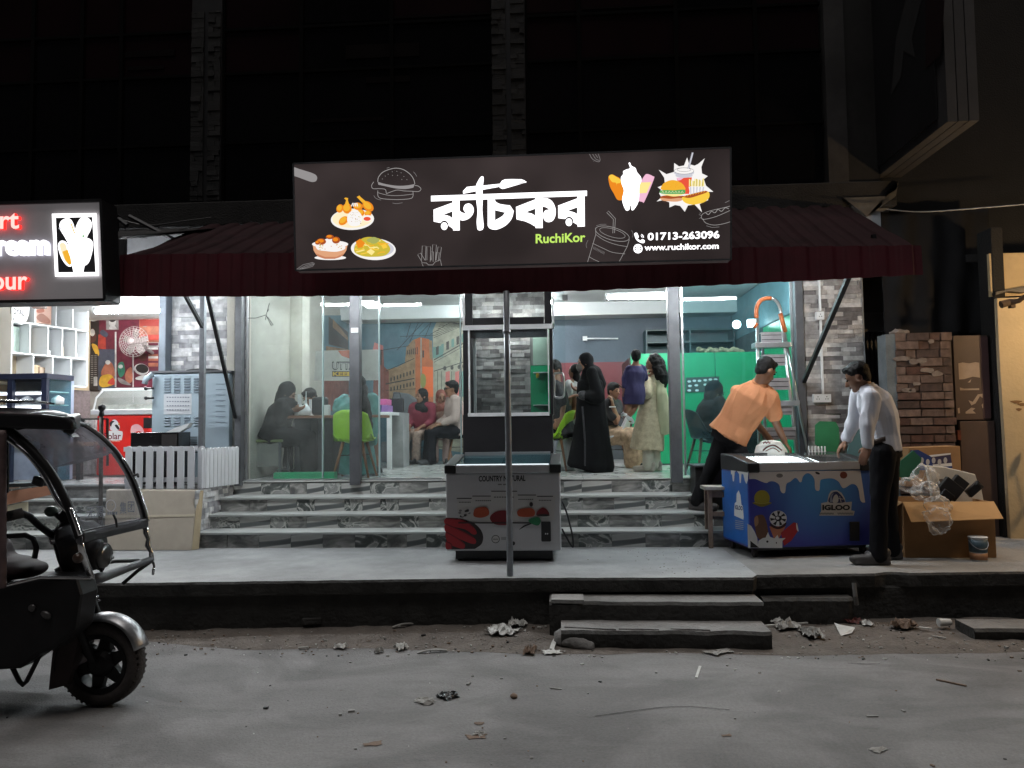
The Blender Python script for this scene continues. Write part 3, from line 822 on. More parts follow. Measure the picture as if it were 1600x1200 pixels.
# side of the left shop's platform, clad in small tiles
pf = thing('platform', 'low tiled platform carrying the picket fence beside the steps', 'platform', (-3.8, 7.5, 0.37))
MB().bb((-4.16, 7.10, 0.36), (-3.415, 8.0, 0.905)).build('platform_core', M_PALECONC, pf)
cladding(pf, STONEL, (-3.415, 7.0, 0), (0, 1, 0), (1, 0, 0), 0.9, 0.37, 0.9, 0.05, 0.07, 0.16, random.Random(6))
cladding(pf, STONEL, (-3.62, 7.1, 0), (1, 0, 0), (0, -1, 0), 0.22, 0.37, 0.9, 0.05, 0.07, 0.12, random.Random(7))

# ============================================================ upper floors
ub = thing('commercial_building', 'dark upper floors of the building above the awning', 'building', (0, 8.0, 3.7))
YU = 8.0
zc0, zc1 = 3.66, 3.92
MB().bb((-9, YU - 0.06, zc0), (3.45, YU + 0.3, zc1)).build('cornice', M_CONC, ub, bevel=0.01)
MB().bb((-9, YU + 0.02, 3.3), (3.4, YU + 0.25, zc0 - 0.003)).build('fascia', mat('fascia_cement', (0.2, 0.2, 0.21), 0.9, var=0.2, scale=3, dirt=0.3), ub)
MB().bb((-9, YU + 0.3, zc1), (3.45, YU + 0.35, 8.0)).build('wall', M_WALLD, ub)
zr = [3.925, at(600, 210, YU).z - 0.03, at(600, 105, YU).z, at(600, 35, YU).z, 6.6, 7.4]
xc = [-9, -7.6] + [at(px, 200, YU).x for px in (48, 125, 187, 300, 347, 470, 612, 770, 822, 907, 1060, 1185, 1288)]
cols_ = {(300, 347), (770, 822)}
stone_cols = [(at(300, 200, YU).x, at(347, 200, YU).x), (at(770, 200, YU).x, at(822, 200, YU).x)]
rw_ = random.Random(21)
for i in range(len(xc) - 1):
 xa, xb = xc[i], xc[i + 1]
 if any(abs(xa - s[0]) < 0.01 for s in stone_cols): continue
 for j in range(len(zr) - 1):
  m_ = M_UGLASSR if (j >= 2 and rw_.random() < 0.6) else M_UGLASS
  MB().bb((xa + 0.015, YU + 0.03, zr[j] + 0.015), (xb - 0.015, YU + 0.04, zr[j + 1] - 0.015)).build('window_pane', m_, ub)
 MB().bb((xa - 0.02, YU + 0.0, zc1), (xa + 0.02, YU + 0.06, 7.5)).build('mullion', M_MULL, ub)
for z in zr[1:]:
 MB().bb((-9, YU + 0.005, z - 0.014), (at(1288, 200, YU).x, YU + 0.055, z + 0.014)).build('transom', M_MULL, ub)
for (p0, p1, q0, q1) in ((485, 600, 182, 192), (195, 273, 77, 90), (200, 256, 102, 110), (572, 640, 118, 130), (540, 655, 66, 92), (470, 610, 30, 36), (612, 770, 22, 26), (822, 905, 17, 21), (910, 1060, 8, 13)):
 a = at(p0, q1, YU + 0.02); b = at(p1, q0, YU + 0.02)
 MB().bb((a.x, YU + 0.018, a.z), (b.x, YU + 0.028, b.z)).build('blind_strip', M_BLIND, ub)
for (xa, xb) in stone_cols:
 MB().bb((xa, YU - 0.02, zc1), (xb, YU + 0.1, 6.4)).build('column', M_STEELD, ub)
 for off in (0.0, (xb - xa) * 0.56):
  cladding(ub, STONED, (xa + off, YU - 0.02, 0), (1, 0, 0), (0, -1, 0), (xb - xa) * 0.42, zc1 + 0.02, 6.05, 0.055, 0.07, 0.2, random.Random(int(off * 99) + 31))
xa, xb = at(1290, 200, YU).x, at(1321, 200, YU).x
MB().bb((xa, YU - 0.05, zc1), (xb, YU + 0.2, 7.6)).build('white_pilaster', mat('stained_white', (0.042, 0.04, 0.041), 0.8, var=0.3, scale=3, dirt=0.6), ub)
MB().bb((xb, YU - 0.01, zc1), (at(1372, 200, YU).x, YU + 0.2, 7.6)).build('corner_wall', mat('stained_grey', (0.017, 0.0165, 0.0165), 0.85, var=0.4, scale=2.5, dirt=0.7), ub)
b_ = MB(); a = at(1318, 308, YU - 0.08); b_.prism([at(1318, 309, YU - 0.1), at(1400, 306, YU - 0.1), at(1404, 283, YU - 0.1), at(1398, 308, YU - 0.1), at(1355, 338, YU - 0.1)], (0, 0.25, 0))
b_.build('soffit_corner', M_PALECONC, ub)
# projecting signboard on the corner
ps = thing('projecting_sign', 'unlit box sign jutting from the upper corner of the building', 'signboard', (3.4, 7.3, 4.1))
xs0 = at(1480, 190, 6.6).x; xs1 = at(1531, 190, 6.6).x; zb = at(1480, 190, 6.6).z
for k_ in range(3):
 MB().bb((xs0 + (xs1 - xs0) * k_ / 3 + 0.005, 6.6, zb), (xs0 + (xs1 - xs0) * (k_ + 1) / 3 - 0.004, 8.1, 7.2)).build('sign_layer', mat('sign_casing', (0.06, 0.058, 0.061), 0.7, var=0.25, scale=2, dirt=0.35), ps)
a = xs0 - 0.003
b_ = MB(); b_.bb((a - 0.012, 6.75, zb + 0.08), (a, 8.0, 7.0)); b_.build('side_panel', mat('sign_side', (0.018, 0.018, 0.021), 0.5, var=0.4, scale=1.2), ps)
b_ = MB(); pl_ = Plane((a - 0.0135, 7, 4), (-1, 0, 0)); ar = Art(pl_)
ar.poly([(1415, 0), (1400, 60), (1392, 150), (1408, 120), (1412, 80), (1430, 90), (1425, 60), (1440, 0)], mat('torn_print', (0.04, 0.04, 0.042), 0.7))
ar.poly([(1446, 0), (1446, 108), (1470, 85), (1476, 0)], mat('maroon_print', (0.016, 0.003, 0.005), 0.6))
ar.build('torn_poster', ps)
# ============================================================ awning
aw = thing('awning', 'wide maroon corrugated sheet awning over the restaurant front', 'awning', (-0.4, 6.9, 2.5))
def corr(u, L):                       # trapezoidal corrugation
 t = (u * L / 0.19) % 1.0
 return 0.024 * max(0.0, min(1.0, 2.6 - abs(t - 0.5) * 7.5))
AFL, AFR, ABL, ABR = -3.42, 2.65, -3.78, 2.96
def aw_top(u, v):
 x = (AFL + (AFR - AFL) * u) * (1 - v) + (ABL + (ABR - ABL) * u) * v
 y = 5.74 + (7.93 - 5.74) * v
 z = (2.80 + (2.71 - 2.80) * u) * (1 - v) + 3.655 * v
 return (x, y, z + corr(u, 6.1) + 0.03 * noise.noise(Vector((x * 1.1, y * 1.2, 0))))
def aw_val(u, v):
 x = AFL + (AFR - AFL) * u
 zt = 2.835 + (2.745 - 2.835) * u
 zb = 2.505 - 0.055 * math.sin(PI * min(1, u * 1.0)) + 0.022 * u + 0.006 * noise.noise(Vector((x * 8, 3, 0)))
 return (x, 5.735 - corr(u, 6.1) * 0.8 - 0.012 * v, zt + (zb - zt) * v + 0.004)
MB().grid(aw_top, 420, 8).build('roof_sheet', M_AWN, aw, solid=0.003, recalc=False)
MB().grid(aw_val, 420, 3).build('valance', mat('red_valance_sheet', (0.085, 0.009, 0.017), 0.55, var=0.25, scale=3, dirt=0.35), aw, solid=0.003, recalc=False)
for y in (5.8, 6.5, 7.2):
 v = (y - 5.74) / 2.19; z = 2.74 * (1 - v) + 3.62 * v - 0.03
 MB().beam((AFL - 0.36 * v + 0.06, y, z), (AFR + 0.3 * v - 0.06, y, z - 0.03), 0.03, 0.03).build('purlin', M_STEELD, aw)
for x in (-3.3, -1.8, -0.39, 1.1, 2.5):
 MB().beam((x, 5.79, 2.68), (x, 7.9, 3.56), 0.035, 0.035).build('rafter', M_STEELD, aw)
b_ = MB(); b_.tube([at(797, 899, 5.68), at(795.5, 760, 5.68), at(793, 600, 5.68), at(791, 455, 5.70)], 0.0235, 12)
b_.cyl(at(791.5, 516, 5.69), at(791.5, 521, 5.69), 0.03, 0.03, 12)
b_.build('support_pole', M_GALV, aw, smooth=True)
b_ = MB(); b_.beam((at(316, 600, 7.2).x, 7.2, 0.906), (at(316, 470, 7.2).x + 0.01, 7.2, 3.28), 0.05, 0.05); b_.build('support_post', M_GALV, aw, bevel=0.004)
MB().beam(at(318, 514, 7.2), at(286, 455, 6.9), 0.03, 0.03).build('brace', M_STEELD, aw)
MB().beam(at(368, 652, 7.72), at(323, 455, 6.5), 0.032, 0.032).build('brace', M_STEELD, aw)
MB().beam(at(1256, 596, 7.72), at(1328, 428, 6.2), 0.036, 0.036).build('brace', M_STEELD, aw)
MB().beam((AFR - 0.1, 6.2, at(1328, 428, 6.2).z), (AFR - 0.15, 6.2, 2.95), 0.03).build('hanger', M_STEELD, aw)
a2 = thing('awning', 'short black sheet awning between the ice cream sign and the maroon awning', 'awning', (-4.5, 6.2, 2.6))
def aw2(u, v):
 x = -6.6 + (3.1) * u; zt = at(215, 376, 5.95).z + (0.6) * v
 return (x, 5.9 + 2.0 * v, zt + corr(u, 3.1) + 0.02 * noise.noise(Vector((x * 2, 1, 0))))
MB().grid(aw2, 160, 3).build('roof_sheet', mat('black_sheet', (0.014, 0.013, 0.014), 0.6, var=0.3), a2, solid=0.003, recalc=False)
def aw3(u, v):
 x = -6.6 + 3.16 * u; zt = at(215, 376, 5.95).z
 return (x, 5.89 - corr(u, 3.1), zt - 0.44 * v + 0.008 * noise.noise(Vector((x * 5, v, 0))))
MB().grid(aw3, 160, 2).build('valance', MATS['black_sheet'], a2, solid=0.003, recalc=False)
b_ = MB()
for pts in ([(168, 358), (180, 343), (186, 336)], [(182, 337), (184, 380)], [(202, 338), (275, 376)], [(183, 340), (199, 352)]):
 b_.tube([at(px, py, 7.3) for px, py in pts], 0.024, 6)
b_.build('bracket', M_STEELD, a2)
b_ = MB()
for pts in ([(178, 340), (230, 352), (290, 345), (330, 340)], [(175, 365), (220, 358), (265, 362), (310, 352)], [(195, 352), (201, 368), (230, 372)]):
 b_.tube([at(px, py, 7.4) for px, py in crom(pts, 5, False)], 0.006, 5)
tag(b_.build('tangled_cable', M_BLKP), 'tangled black cables strung above the short black awning', 'cable')

# ============================================================ lamps
def tube_lamp(p0, p1, label, m, r=0.017, group=None):
 p0 = Vector(p0); p1 = Vector(p1); c = (p0 + p1) / 2
 t = thing('tube_light', label, 'tube light', c, 0, group)
 d = (p1 - p0).normalized()
 MB().tube([p0, p1], r, 8).build('tube', m, t, smooth=False)
 for p in (p0, p1):
  q = 0.03 if p is p1 else -0.03
  MB().tube([p, p + d * q], r * 1.25, 8).build('end_cap', M_PVC, t)
 MB().box(c + Vector((0, 0, 0.04)), ((p1 - p0).length + 0.05, 0.04, 0.035)).build('batten', M_PVC, t)
 return t
tube_lamp(at(949, 464.5, 9.5), at(1040, 463.5, 9.5), 'bright white tube light hanging above the people on the right', M_TUBE, 0.026)
tube_lamp((-2.9, 9.0, 3.2), (-1.7, 9.0, 3.2), 'white tube light at the ceiling over the dining table', M_TUBE, 0.024)
tube_lamp((-1.3, 11.0, 3.24), (-0.1, 11.0, 3.24), 'white tube light near the painted back wall', M_TUBE, 0.022)
tube_lamp((1.2, 8.5, 3.2), (2.4, 8.5, 3.2), 'white tube light at the ceiling behind the ladder', M_TUBE, 0.022)
tube_lamp((-2.9, 6.55, 2.98), (-1.7, 6.55, 2.98), 'tube light under the left half of the maroon awning', M_TUBE2)
tube_lamp((0.9, 6.5, 2.95), (2.1, 6.5, 2.95), 'tube light under the right half of the maroon awning', M_TUBE2)
tube_lamp((-5.4, 8.6, 2.86), (-4.1, 8.6, 2.86), 'white tube light at the ceiling of the ice cream parlour', emat('parlour_tube', (0.97, 0.99, 1.0), 290), 0.024)
tube_lamp((-5.3, 6.7, 2.76), (-4.1, 6.7, 2.76), 'tube light under the short black awning of the ice cream parlour', M_TUBE2)
b_ = MB(); p_ = at(576, 474, 9.6); b_.bb((p_.x - 0.08, 9.5, p_.z - 0.02), (p_.x + 0.08, 9.9, p_.z + 0.02))
tag(b_.build('ceiling_light', emat('panel_light', (1, 1, 0.98), 6)), 'small white ceiling light seen beside the left steel post', 'ceiling light')
b_ = MB(); b_.ell(at(1151, 507, 10.1), (0.055, 0.055, 0.055), None, 12, 8)
tag(b_.build('bulb', emat('bulb_glow', (0.95, 1.0, 1.0), 16), smooth=True), 'round glowing bulb above the green partition', 'bulb')
b_ = MB(); b_.box(at(1175, 505, 10.1), (0.12, 0.05, 0.1))
tag(b_.build('wall_lamp', MATS['bulb_glow'], bevel=0.01), 'square white lamp beside the round bulb', 'wall lamp')

# ============================================================ main sign
YSN = 5.5
PSN = Plane((0, YSN, 0), (0, -1, 0))
ms = thing('restaurant_sign', 'long brown backlit restaurant sign with white lettering and food pictures', 'sign', (-0.35, 5.55, 2.65))
c_ = [at(458.5, 256, YSN), at(1141.5, 231, YSN), at(1142, 405.5, YSN), at(462, 422.5, YSN)]
M_SBG = mat('sign_brown_print', (0.03, 0.025, 0.025), 0.45, var=0.0, emit=(1.0, 0.74, 0.73), es=0.036)
_n = M_SBG.node_tree.nodes; _l = M_SBG.node_tree.links
_t = _n.new('ShaderNodeTexNoise'); _t.inputs['Scale'].default_value = 1.7; _t.inputs['Detail'].default_value = 2
_g = _n.new('ShaderNodeNewGeometry'); _l.new(_g.outputs['Position'], _t.inputs['Vector'])
_m = _n.new('ShaderNodeMapRange'); _m.inputs['From Min'].default_value = 0.3; _m.inputs['From Max'].default_value = 0.7; _m.inputs['To Min'].default_value = 0.02; _m.inputs['To Max'].default_value = 0.046
_l.new(_t.outputs[0], _m.inputs[0]); _l.new(_m.outputs[0], _n['Principled BSDF'].inputs['Emission Strength'])
MB().prism(c_, (0, 0.11, 0)).build('sign_box', [M_SBG], ms)
b_ = MB()
for i in range(4): b_.beam(c_[i] + Vector((0, -0.002, 0)), c_[(i + 1) % 4] + Vector((0, -0.002, 0)), 0.011, 0.014, up=(0, 1, 0))
b_.build('edge_frame', M_STEEL, ms)
for x in (-1.4, 0.7): MB().beam((x, 5.612, 3.3), (x, 6.4, 3.1), 0.035).build('bracket', M_STEELD, ms)
E_W = emat('sign_white', (1, 0.98, 1.0), 2.1)
E_W1 = emat('sign_soft_white', (1, 0.97, 0.95), 0.95)
E_LN = emat('sign_line', (1, 0.95, 0.93), 0.36)
E_GRY = emat('sign_grey', (0.9, 0.85, 0.85), 0.33)
E_DK = emat('sign_dark', (0.4, 0.36, 0.35), 0.09)
E_GRN = emat('sign_lime', (0.62, 0.95, 0.16), 0.95)
def sc(name, r, g, b, k=1.0): return emat('glow_' + name, lin(r, g, b), k)
C_OR = sc('orange', 240, 140, 30); C_YE = sc('yellow', 250, 205, 70); C_GO = sc('gold', 245, 180, 50); C_BR = sc('brown', 170, 80, 35)
C_RD = sc('red', 235, 85, 60); C_CR = sc('cream', 255, 240, 200); C_TN = sc('tan', 225, 165, 125); C_OL = sc('olive', 205, 185, 60); C_GR = sc('green', 90, 170, 90)
C_PK = sc('pink', 245, 190, 215); C_LG = sc('palegrey', 205, 205, 215); C_BK = sc('ink', 50, 45, 45); C_LY = sc('lemon', 255, 235, 150)
def zt(ox, oy, s): return lambda x, y: (ox + x / s, oy + y / s)
Z1 = zt(440, 220, 4.4444); Z2 = zt(800, 220, 4.4444); L1 = zt(670, 270, 12); L2 = zt(790, 270, 12); ZI = zt(940, 235, 8.8889)
# --- big lettering with knife and fork
ar = Art(PSN, L1)
ar.poly([(42, 432), (2965, 335), (2965, 432), (42, 535)], E_W)
ar.poly([(445, 500), (575, 500), (580, 1080), (455, 1080)], E_W)
ar.poly([(450, 558), (90, 690), (92, 915), (230, 940), (300, 920), (370, 990), (456, 1050)], E_W)
ar.poly([(270, 785), (445, 720), (445, 855), (390, 815), (330, 795)], E_DK)
ar.ell(290, 985, 80, 90, E_DK); ar.ell(290, 1000, 61, 72, E_W)
ar.poly([(570, 700)] + crom([(610, 740), (665, 757), (695, 752), (660, 710), (650, 660), (680, 600), (745, 575), (800, 600), (835, 650), (842, 720), (815, 790), (760, 850), (690, 885), (630, 895)], 5, False) + [(570, 880)], E_W)
ar.poly(crom([(885, 250), (920, 160), (965, 90), (1000, 64), (1028, 90), (1020, 200), (1010, 260), (1008, 420), (1010, 520), (1003, 700), (1020, 900), (1028, 1000), (1010, 1060), (960, 1080), (915, 1060), (900, 960), (900, 880), (914, 720), (895, 560), (886, 400)], 4), E_W)
ar.poly([(640, 345), (715, 265), (890, 245), (1010, 240), (1335, 205), (1370, 150), (1430, 122), (1560, 118), (1740, 122), (1785, 140), (1838, 174), (1440, 290), (1385, 303), (1340, 285), (1320, 262), (1010, 318), (880, 345), (645, 392)], E_W)
for (x0, y0, x1, y1) in ((1530, 155, 1750, 143), (1530, 196, 1790, 163), (1530, 238, 1780, 182)): ar.stroke([(x0, y0), (x1, y1)], 11, E_DK)
ar.poly([(1105, 490), (1230, 485)] + crom([(1250, 540), (1320, 580), (1420, 600), (1520, 610)], 4, False) + [(1592, 715)] + crom([(1575, 800), (1540, 880), (1450, 980), (1320, 1050), (1220, 1065), (1140, 1040), (1105, 990)], 4, False), E_W)
ar.poly([(1240, 700), (1435, 745), (1380, 812), (1310, 855), (1240, 890)], E_DK)
ar.T = L2
ar.poly([(555, 455), (690, 455), (695, 1035), (562, 1035)], E_W)
ar.poly([(560, 498), (195, 640), (205, 872), (370, 910), (460, 950), (563, 1010)], E_W)
ar.poly([(375, 738), (558, 670), (558, 805), (490, 765)], E_DK)
ar.poly([(685, 480)] + crom([(760, 475), (830, 500), (890, 560), (930, 650), (940, 740), (925, 830), (880, 900), (800, 925), (730, 890), (703, 800), (720, 735), (760, 700), (815, 692), (770, 650)], 4, False) + [(685, 625)], E_W)
ar.poly([(1345, 425), (1480, 425), (1485, 1005), (1350, 1010)], E_W)
ar.poly([(1350, 478), (985, 615), (988, 850), (1115, 865), (1190, 840), (1270, 930), (1352, 975)], E_W)
ar.poly([(1165, 710), (1345, 645), (1345, 775), (1280, 740)], E_DK)
ar.ell(1190, 915, 82, 92, E_DK); ar.ell(1187, 926, 61, 72, E_W)
ar.build('lettering', ms)
ar = Art(PSN)
ar.text('RuchiKor', 837, 365.8, 914.5, 380.5, E_GRN, 0.022, -2.6)
ar.build('name_text', ms)
ar = Art(PSN)
ar.text('01713-263096', 1012, 363.8, 1124, 375.8, E_W, 0.025, -3.4)
ar.text('www.ruchikor.com', 1007, 382.2, 1123, 391.6, E_W, 0.022, -2.8)
ar.T = Z2
ar.poly(crom([(850, 645), (868, 640), (880, 668), (872, 678), (892, 692), (905, 683), (922, 694), (915, 710), (890, 706), (862, 685)], 3), E_W)
for r_ in (14, 24): ar.stroke([(890 + r_ * math.cos(t), 672 + r_ * math.sin(t)) for t in [-1.2 + 0.25 * i for i in range(6)]], 4, E_W)
ar.ell(875, 749, 31, 32, E_W); ar.ell(875, 749, 25, 26, E_DK)
ar.stroke(ellp(875, 749, 12, 28), 5, E_W, True); ar.stroke([(846, 749), (904, 749)], 5, E_W); ar.stroke([(875, 720), (875, 778)], 5, E_W)
ar.stroke([(852, 735), (898, 735)], 4, E_W); ar.stroke([(852, 763), (898, 763)], 4, E_W)
ar.build('contact_text', ms)
# --- chicken plate
ar = Art(PSN, Z1)
ar.ell(492, 545, 150, 74, E_W1, -2, 32); ar.ell(492, 540, 140, 64, C_CR, -2, 32)
for (x, y, rx, ry, r) in ((405, 470, 24, 30, 20), (455, 470, 32, 36, 0), (600, 455, 44, 30, 40), (530, 455, 34, 26, 10), (550, 500, 26, 24, 0), (600, 505, 24, 20, 0), (430, 555, 38, 26, -40)):
 ar.ell(x, y, rx, ry, C_OR, r); ar.ell(x - 4, y - 5, rx * 0.72, ry * 0.66, C_GO, r)
ar.poly([(440, 440), (448, 412), (434, 400), (444, 394), (462, 398), (460, 412), (470, 446)], C_GO)
ar.poly([(560, 430), (530, 398), (522, 390), (540, 380), (550, 392), (590, 425)], C_GO)
ar.blob([(470, 500), (520, 480), (560, 530), (540, 585), (480, 590), (455, 550)], E_W1)
for q in range(26): ar.ell(480 + 70 * RN.random(), 495 + 80 * RN.random(), 3, 2, C_OL if q % 3 else C_BR, 0, 6)
for q in range(4): ar.stroke([(485 + q * 14, 455), (495 + q * 9, 432)], 7, E_W1)
ar.ell(597, 538, 34, 22, E_W1); ar.ell(594, 542, 25, 14, C_RD)
ar.build('chicken_plate_picture', ms)
# --- rice bowl
ar = Art(PSN, Z1)
ar.ell(338, 812, 110, 16, E_W1)
ar.poly([(216, 720)] + crom([(222, 760), (250, 800), (300, 818), (370, 818), (420, 800), (450, 760)], 4, False) + [(458, 720)], C_TN)
ar.poly([(235, 780), (300, 806), (380, 806), (438, 780), (410, 805), (370, 820), (300, 820), (255, 805)], sc('tan_dark', 200, 130, 95))
ar.ell(337, 718, 126, 26, E_W1)
ar.blob([(235, 720), (260, 690), (300, 685), (340, 672), (390, 690), (430, 715), (440, 750), (380, 770), (300, 765), (250, 755)], E_W1)
for (x, y, rx, ry) in ((275, 700, 34, 22), (335, 668, 28, 16), (378, 690, 28, 24), (250, 708, 18, 14)):
 ar.ell(x, y, rx, ry, C_BR); ar.ell(x - 4, y - 5, rx * 0.65, ry * 0.55, C_OR)
for q in range(20): ar.ell(250 + 170 * RN.random(), 712 + 45 * RN.random(), 5, 3, C_TN if q % 2 else C_OL, 0, 6)
ar.build('rice_bowl_picture', ms)
# --- noodle plate
ar = Art(PSN, Z1)
ar.ell(637, 752, 156, 76, E_W1, 3, 32); ar.ell(640, 746, 140, 60, C_LG, 3, 32)
ar.blob([(505, 770), (515, 715), (540, 690), (575, 672), (620, 668), (680, 680), (730, 710), (755, 755), (720, 795), (640, 806), (560, 800)], C_OL)
for q in range(26):
 a_ = RN.uniform(0, 6.3); rr = RN.random() ** 0.5
 x, y = 632 + 105 * rr * math.cos(a_), 742 + 50 * rr * math.sin(a_)
 ar.stroke(crom([(x - 30, y + RN.uniform(-14, 14)), (x, y + RN.uniform(-12, 8)), (x + 30, y + RN.uniform(-14, 14))], 4, False), 7, (C_YE, C_LY, C_OL, C_GO)[q % 4])
ar.poly([(515, 700), (545, 680), (580, 710), (560, 740), (530, 745)], C_OR); ar.blob([(590, 690), (640, 668), (680, 690), (640, 715)], sc('sage', 170, 175, 95))
ar.poly([(590, 770), (620, 750), (648, 770), (625, 795)], C_LY); ar.poly([(690, 725), (720, 715), (735, 740), (705, 750)], C_YE)
ar.build('noodle_plate_picture', ms)
# --- white line drawings
W_ = 3.4
ar = Art(PSN, Z1)
ar.stroke([(668, 285), (672, 255), (700, 220), (750, 198), (800, 190), (850, 202), (895, 235), (918, 270), (925, 300)], W_ * 1.3, E_LN, smooth=5)
ar.poly(crom([(668, 285), (720, 300), (800, 312), (870, 310), (925, 300)], 4, False) + crom([(915, 325), (860, 335), (790, 330), (720, 315), (672, 305)], 4, False), E_GRY)
ar.stroke([(640, 285), (625, 310), (635, 332), (680, 332), (720, 338), (728, 365), (745, 360), (800, 342), (850, 348), (900, 350), (950, 352), (968, 335), (950, 315), (925, 310)], W_, E_LN, smooth=4)
ar.stroke([(668, 345), (670, 385), (700, 402), (800, 408), (890, 402), (912, 385), (912, 350)], W_, E_LN, smooth=4)
ar.stroke([(668, 360), (740, 378), (820, 380), (912, 370)], W_ * 0.8, E_LN, smooth=4)
for (x, y) in ((740, 232), (768, 215), (800, 212), (830, 222), (770, 240), (805, 240), (850, 248), (870, 270), (700, 265), (835, 268), (720, 245)): ar.ell(x, y, 3, 2, E_LN, 20, 6)
for pts in ([(640, 380), (655, 400), (690, 412)], [(770, 432), (800, 436), (840, 430)], [(915, 215), (930, 232), (938, 248)], [(730, 190), (750, 184)]): ar.stroke(pts, 2, E_GRY, smooth=3)
ar.build('burger_drawing', ms)
ar = Art(PSN, Z1)
ar.poly([(85, 182)] + crom([(120, 195), (170, 210), (215, 225), (240, 240), (247, 262), (235, 282), (205, 285), (160, 270), (120, 255)], 4, False) + [(87, 244)], E_GRY)
ar.build('sausage_drawing', ms)
ar = Art(PSN, Z1)
for pts in ([(105, 892), (150, 860), (215, 845), (230, 852), (215, 872), (160, 888), (110, 893)], [(125, 888), (170, 866), (222, 852)], [(140, 888), (185, 872), (224, 858)]): ar.stroke(pts, 2.6, E_GRY)
for (x0, y0, x1, y1, wd) in ((990, 730, 985, 830, 26), (1022, 735, 1022, 830, 26), (1062, 722, 1055, 830, 26), (1098, 738, 1085, 830, 24), (955, 785, 985, 835, 24), (1045, 770, 1042, 840, 20), (1085, 775, 1078, 835, 20)):
 dx, dy = x1 - x0, y1 - y0; L_ = math.hypot(dx, dy); nx, ny = -dy / L_ * wd / 2, dx / L_ * wd / 2
 ar.stroke([(x1 + nx, y1 + ny), (x0 + nx, y0 + ny), (x0 - nx, y0 - ny), (x1 - nx, y1 - ny)], 2.6, E_LN)
ar.build('fries_drawing', ms); ar = Art(PSN, Z1)
ar.stroke([(985, 875), (972, 846), (1005, 848), (1020, 862), (1050, 862), (1065, 842), (1102, 825), (1112, 872)], 3, E_LN)
ar.build('fries_box_drawing', ms)
ar = Art(PSN, Z2)
ar.stroke(ellp(697, 645, 122, 44, 16), 3, E_LN, True); ar.stroke(ellp(697, 640, 92, 28, 16), 2.4, E_LN, True)
ar.stroke([(580, 605), (582, 650), (525, 842)], 3, E_LN); ar.stroke([(815, 685), (800, 735), (745, 838)], 3, E_LN)
ar.stroke([(582, 650), (640, 690), (720, 720), (800, 735)], 2.6, E_LN, smooth=4); ar.stroke([(560, 712), (640, 750), (700, 775), (785, 785)], 2.6, E_LN, smooth=4)
ar.stroke([(535, 805), (570, 825), (605, 840)], 2.6, E_LN); 
ar.stroke([(700, 642), (704, 545), (658, 498), (670, 488), (718, 540), (712, 640)], 3, E_LN)
for q in range(10): ar.stroke([(570 + q * 8, 735 + q * 4), (565 + q * 8, 752 + q * 4)], 1.8, E_GRY)
for pts in ([(585, 590), (620, 580), (655, 580)], [(830, 620), (842, 650), (835, 670)], [(520, 745), (515, 720), (528, 690)]): ar.stroke(pts, 1.8, E_GRY, smooth=3)
ar.build('cup_drawing', ms)
ar = Art(PSN, Z2)
ar.stroke([(1518, 452), (1470, 465), (1400, 480), (1345, 497), (1318, 515), (1318, 540), (1340, 545), (1420, 525), (1518, 482)], 3, E_LN, smooth=3)
ar.stroke([(1325, 540), (1345, 570), (1400, 585), (1460, 578), (1518, 562)], 3, E_LN, smooth=4)
ar.stroke([(1345, 500), (1365, 512), (1385, 490), (1410, 500), (1430, 476), (1455, 490), (1480, 465), (1505, 472)], 4, E_LN, smooth=4)
for pts in ([(1318, 520), (1298, 512)], [(1318, 530), (1300, 540)], [(1310, 508), (1303, 500)], [(1350, 590), (1390, 602), (1440, 598)], [(1480, 430), (1510, 415)]): ar.stroke(pts, 2.2, E_GRY)
for pts in ([(538, 92), (560, 128), (600, 146), (612, 130), (598, 90)], [(560, 92), (582, 126), (606, 136)], [(578, 92), (596, 118)]): ar.stroke(pts, 2.6, E_GRY, smooth=3)
ar.build('hot_dog_drawing', ms)
# --- ice creams and burst picture
ar = Art(PSN, ZI)
ar.blob([(95, 400), (105, 350), (150, 335), (200, 360), (260, 400), (300, 540), (325, 660), (270, 692), (215, 680), (170, 600), (120, 510)], C_OR)
ar.blob([(102, 360), (140, 335), (200, 365), (265, 410), (262, 450), (215, 460), (210, 485), (198, 450), (150, 440), (115, 400)], C_YE)
ar.poly(crom([(545, 440), (600, 345), (640, 328), (715, 360), (725, 400), (600, 700), (565, 715), (480, 680), (490, 590)], 3), C_PK)
ar.poly([(545, 445), (690, 440), (625, 590), (485, 600)], C_LY)
ar.poly(crom([(395, 245), (375, 180), (395, 170), (415, 215), (470, 245), (490, 300), (545, 370), (550, 430), (525, 500), (515, 700), (450, 820), (415, 825), (408, 770), (395, 770), (385, 822), (335, 828), (285, 690), (310, 560), (280, 470), (268, 380), (300, 330), (300, 290), (345, 265)], 3), E_W)
ar.build('ice_cream_picture', ms)
ar = Art(PSN, ZI)
ar.poly([(795, 268), (900, 330), (1005, 300), (1008, 175), (1075, 222), (1145, 210), (1188, 98), (1215, 190), (1290, 212), (1340, 190), (1432, 110), (1385, 230), (1395, 320), (1475, 358), (1420, 400), (1450, 490), (1552, 575), (1470, 575), (1480, 690), (1360, 745), (1395, 860), (1290, 750), (1200, 765), (1155, 852), (1090, 770), (1020, 758), (943, 792), (940, 720), (850, 690), (765, 710), (830, 650), (800, 600), (825, 545), (778, 512), (880, 470), (870, 380)], E_W1)
ar.poly([(1040, 380), (1255, 375), (1215, 605), (1110, 605)], C_RD); ar.poly([(1040, 380), (1150, 375), (1100, 410), (1060, 420)], C_PK)
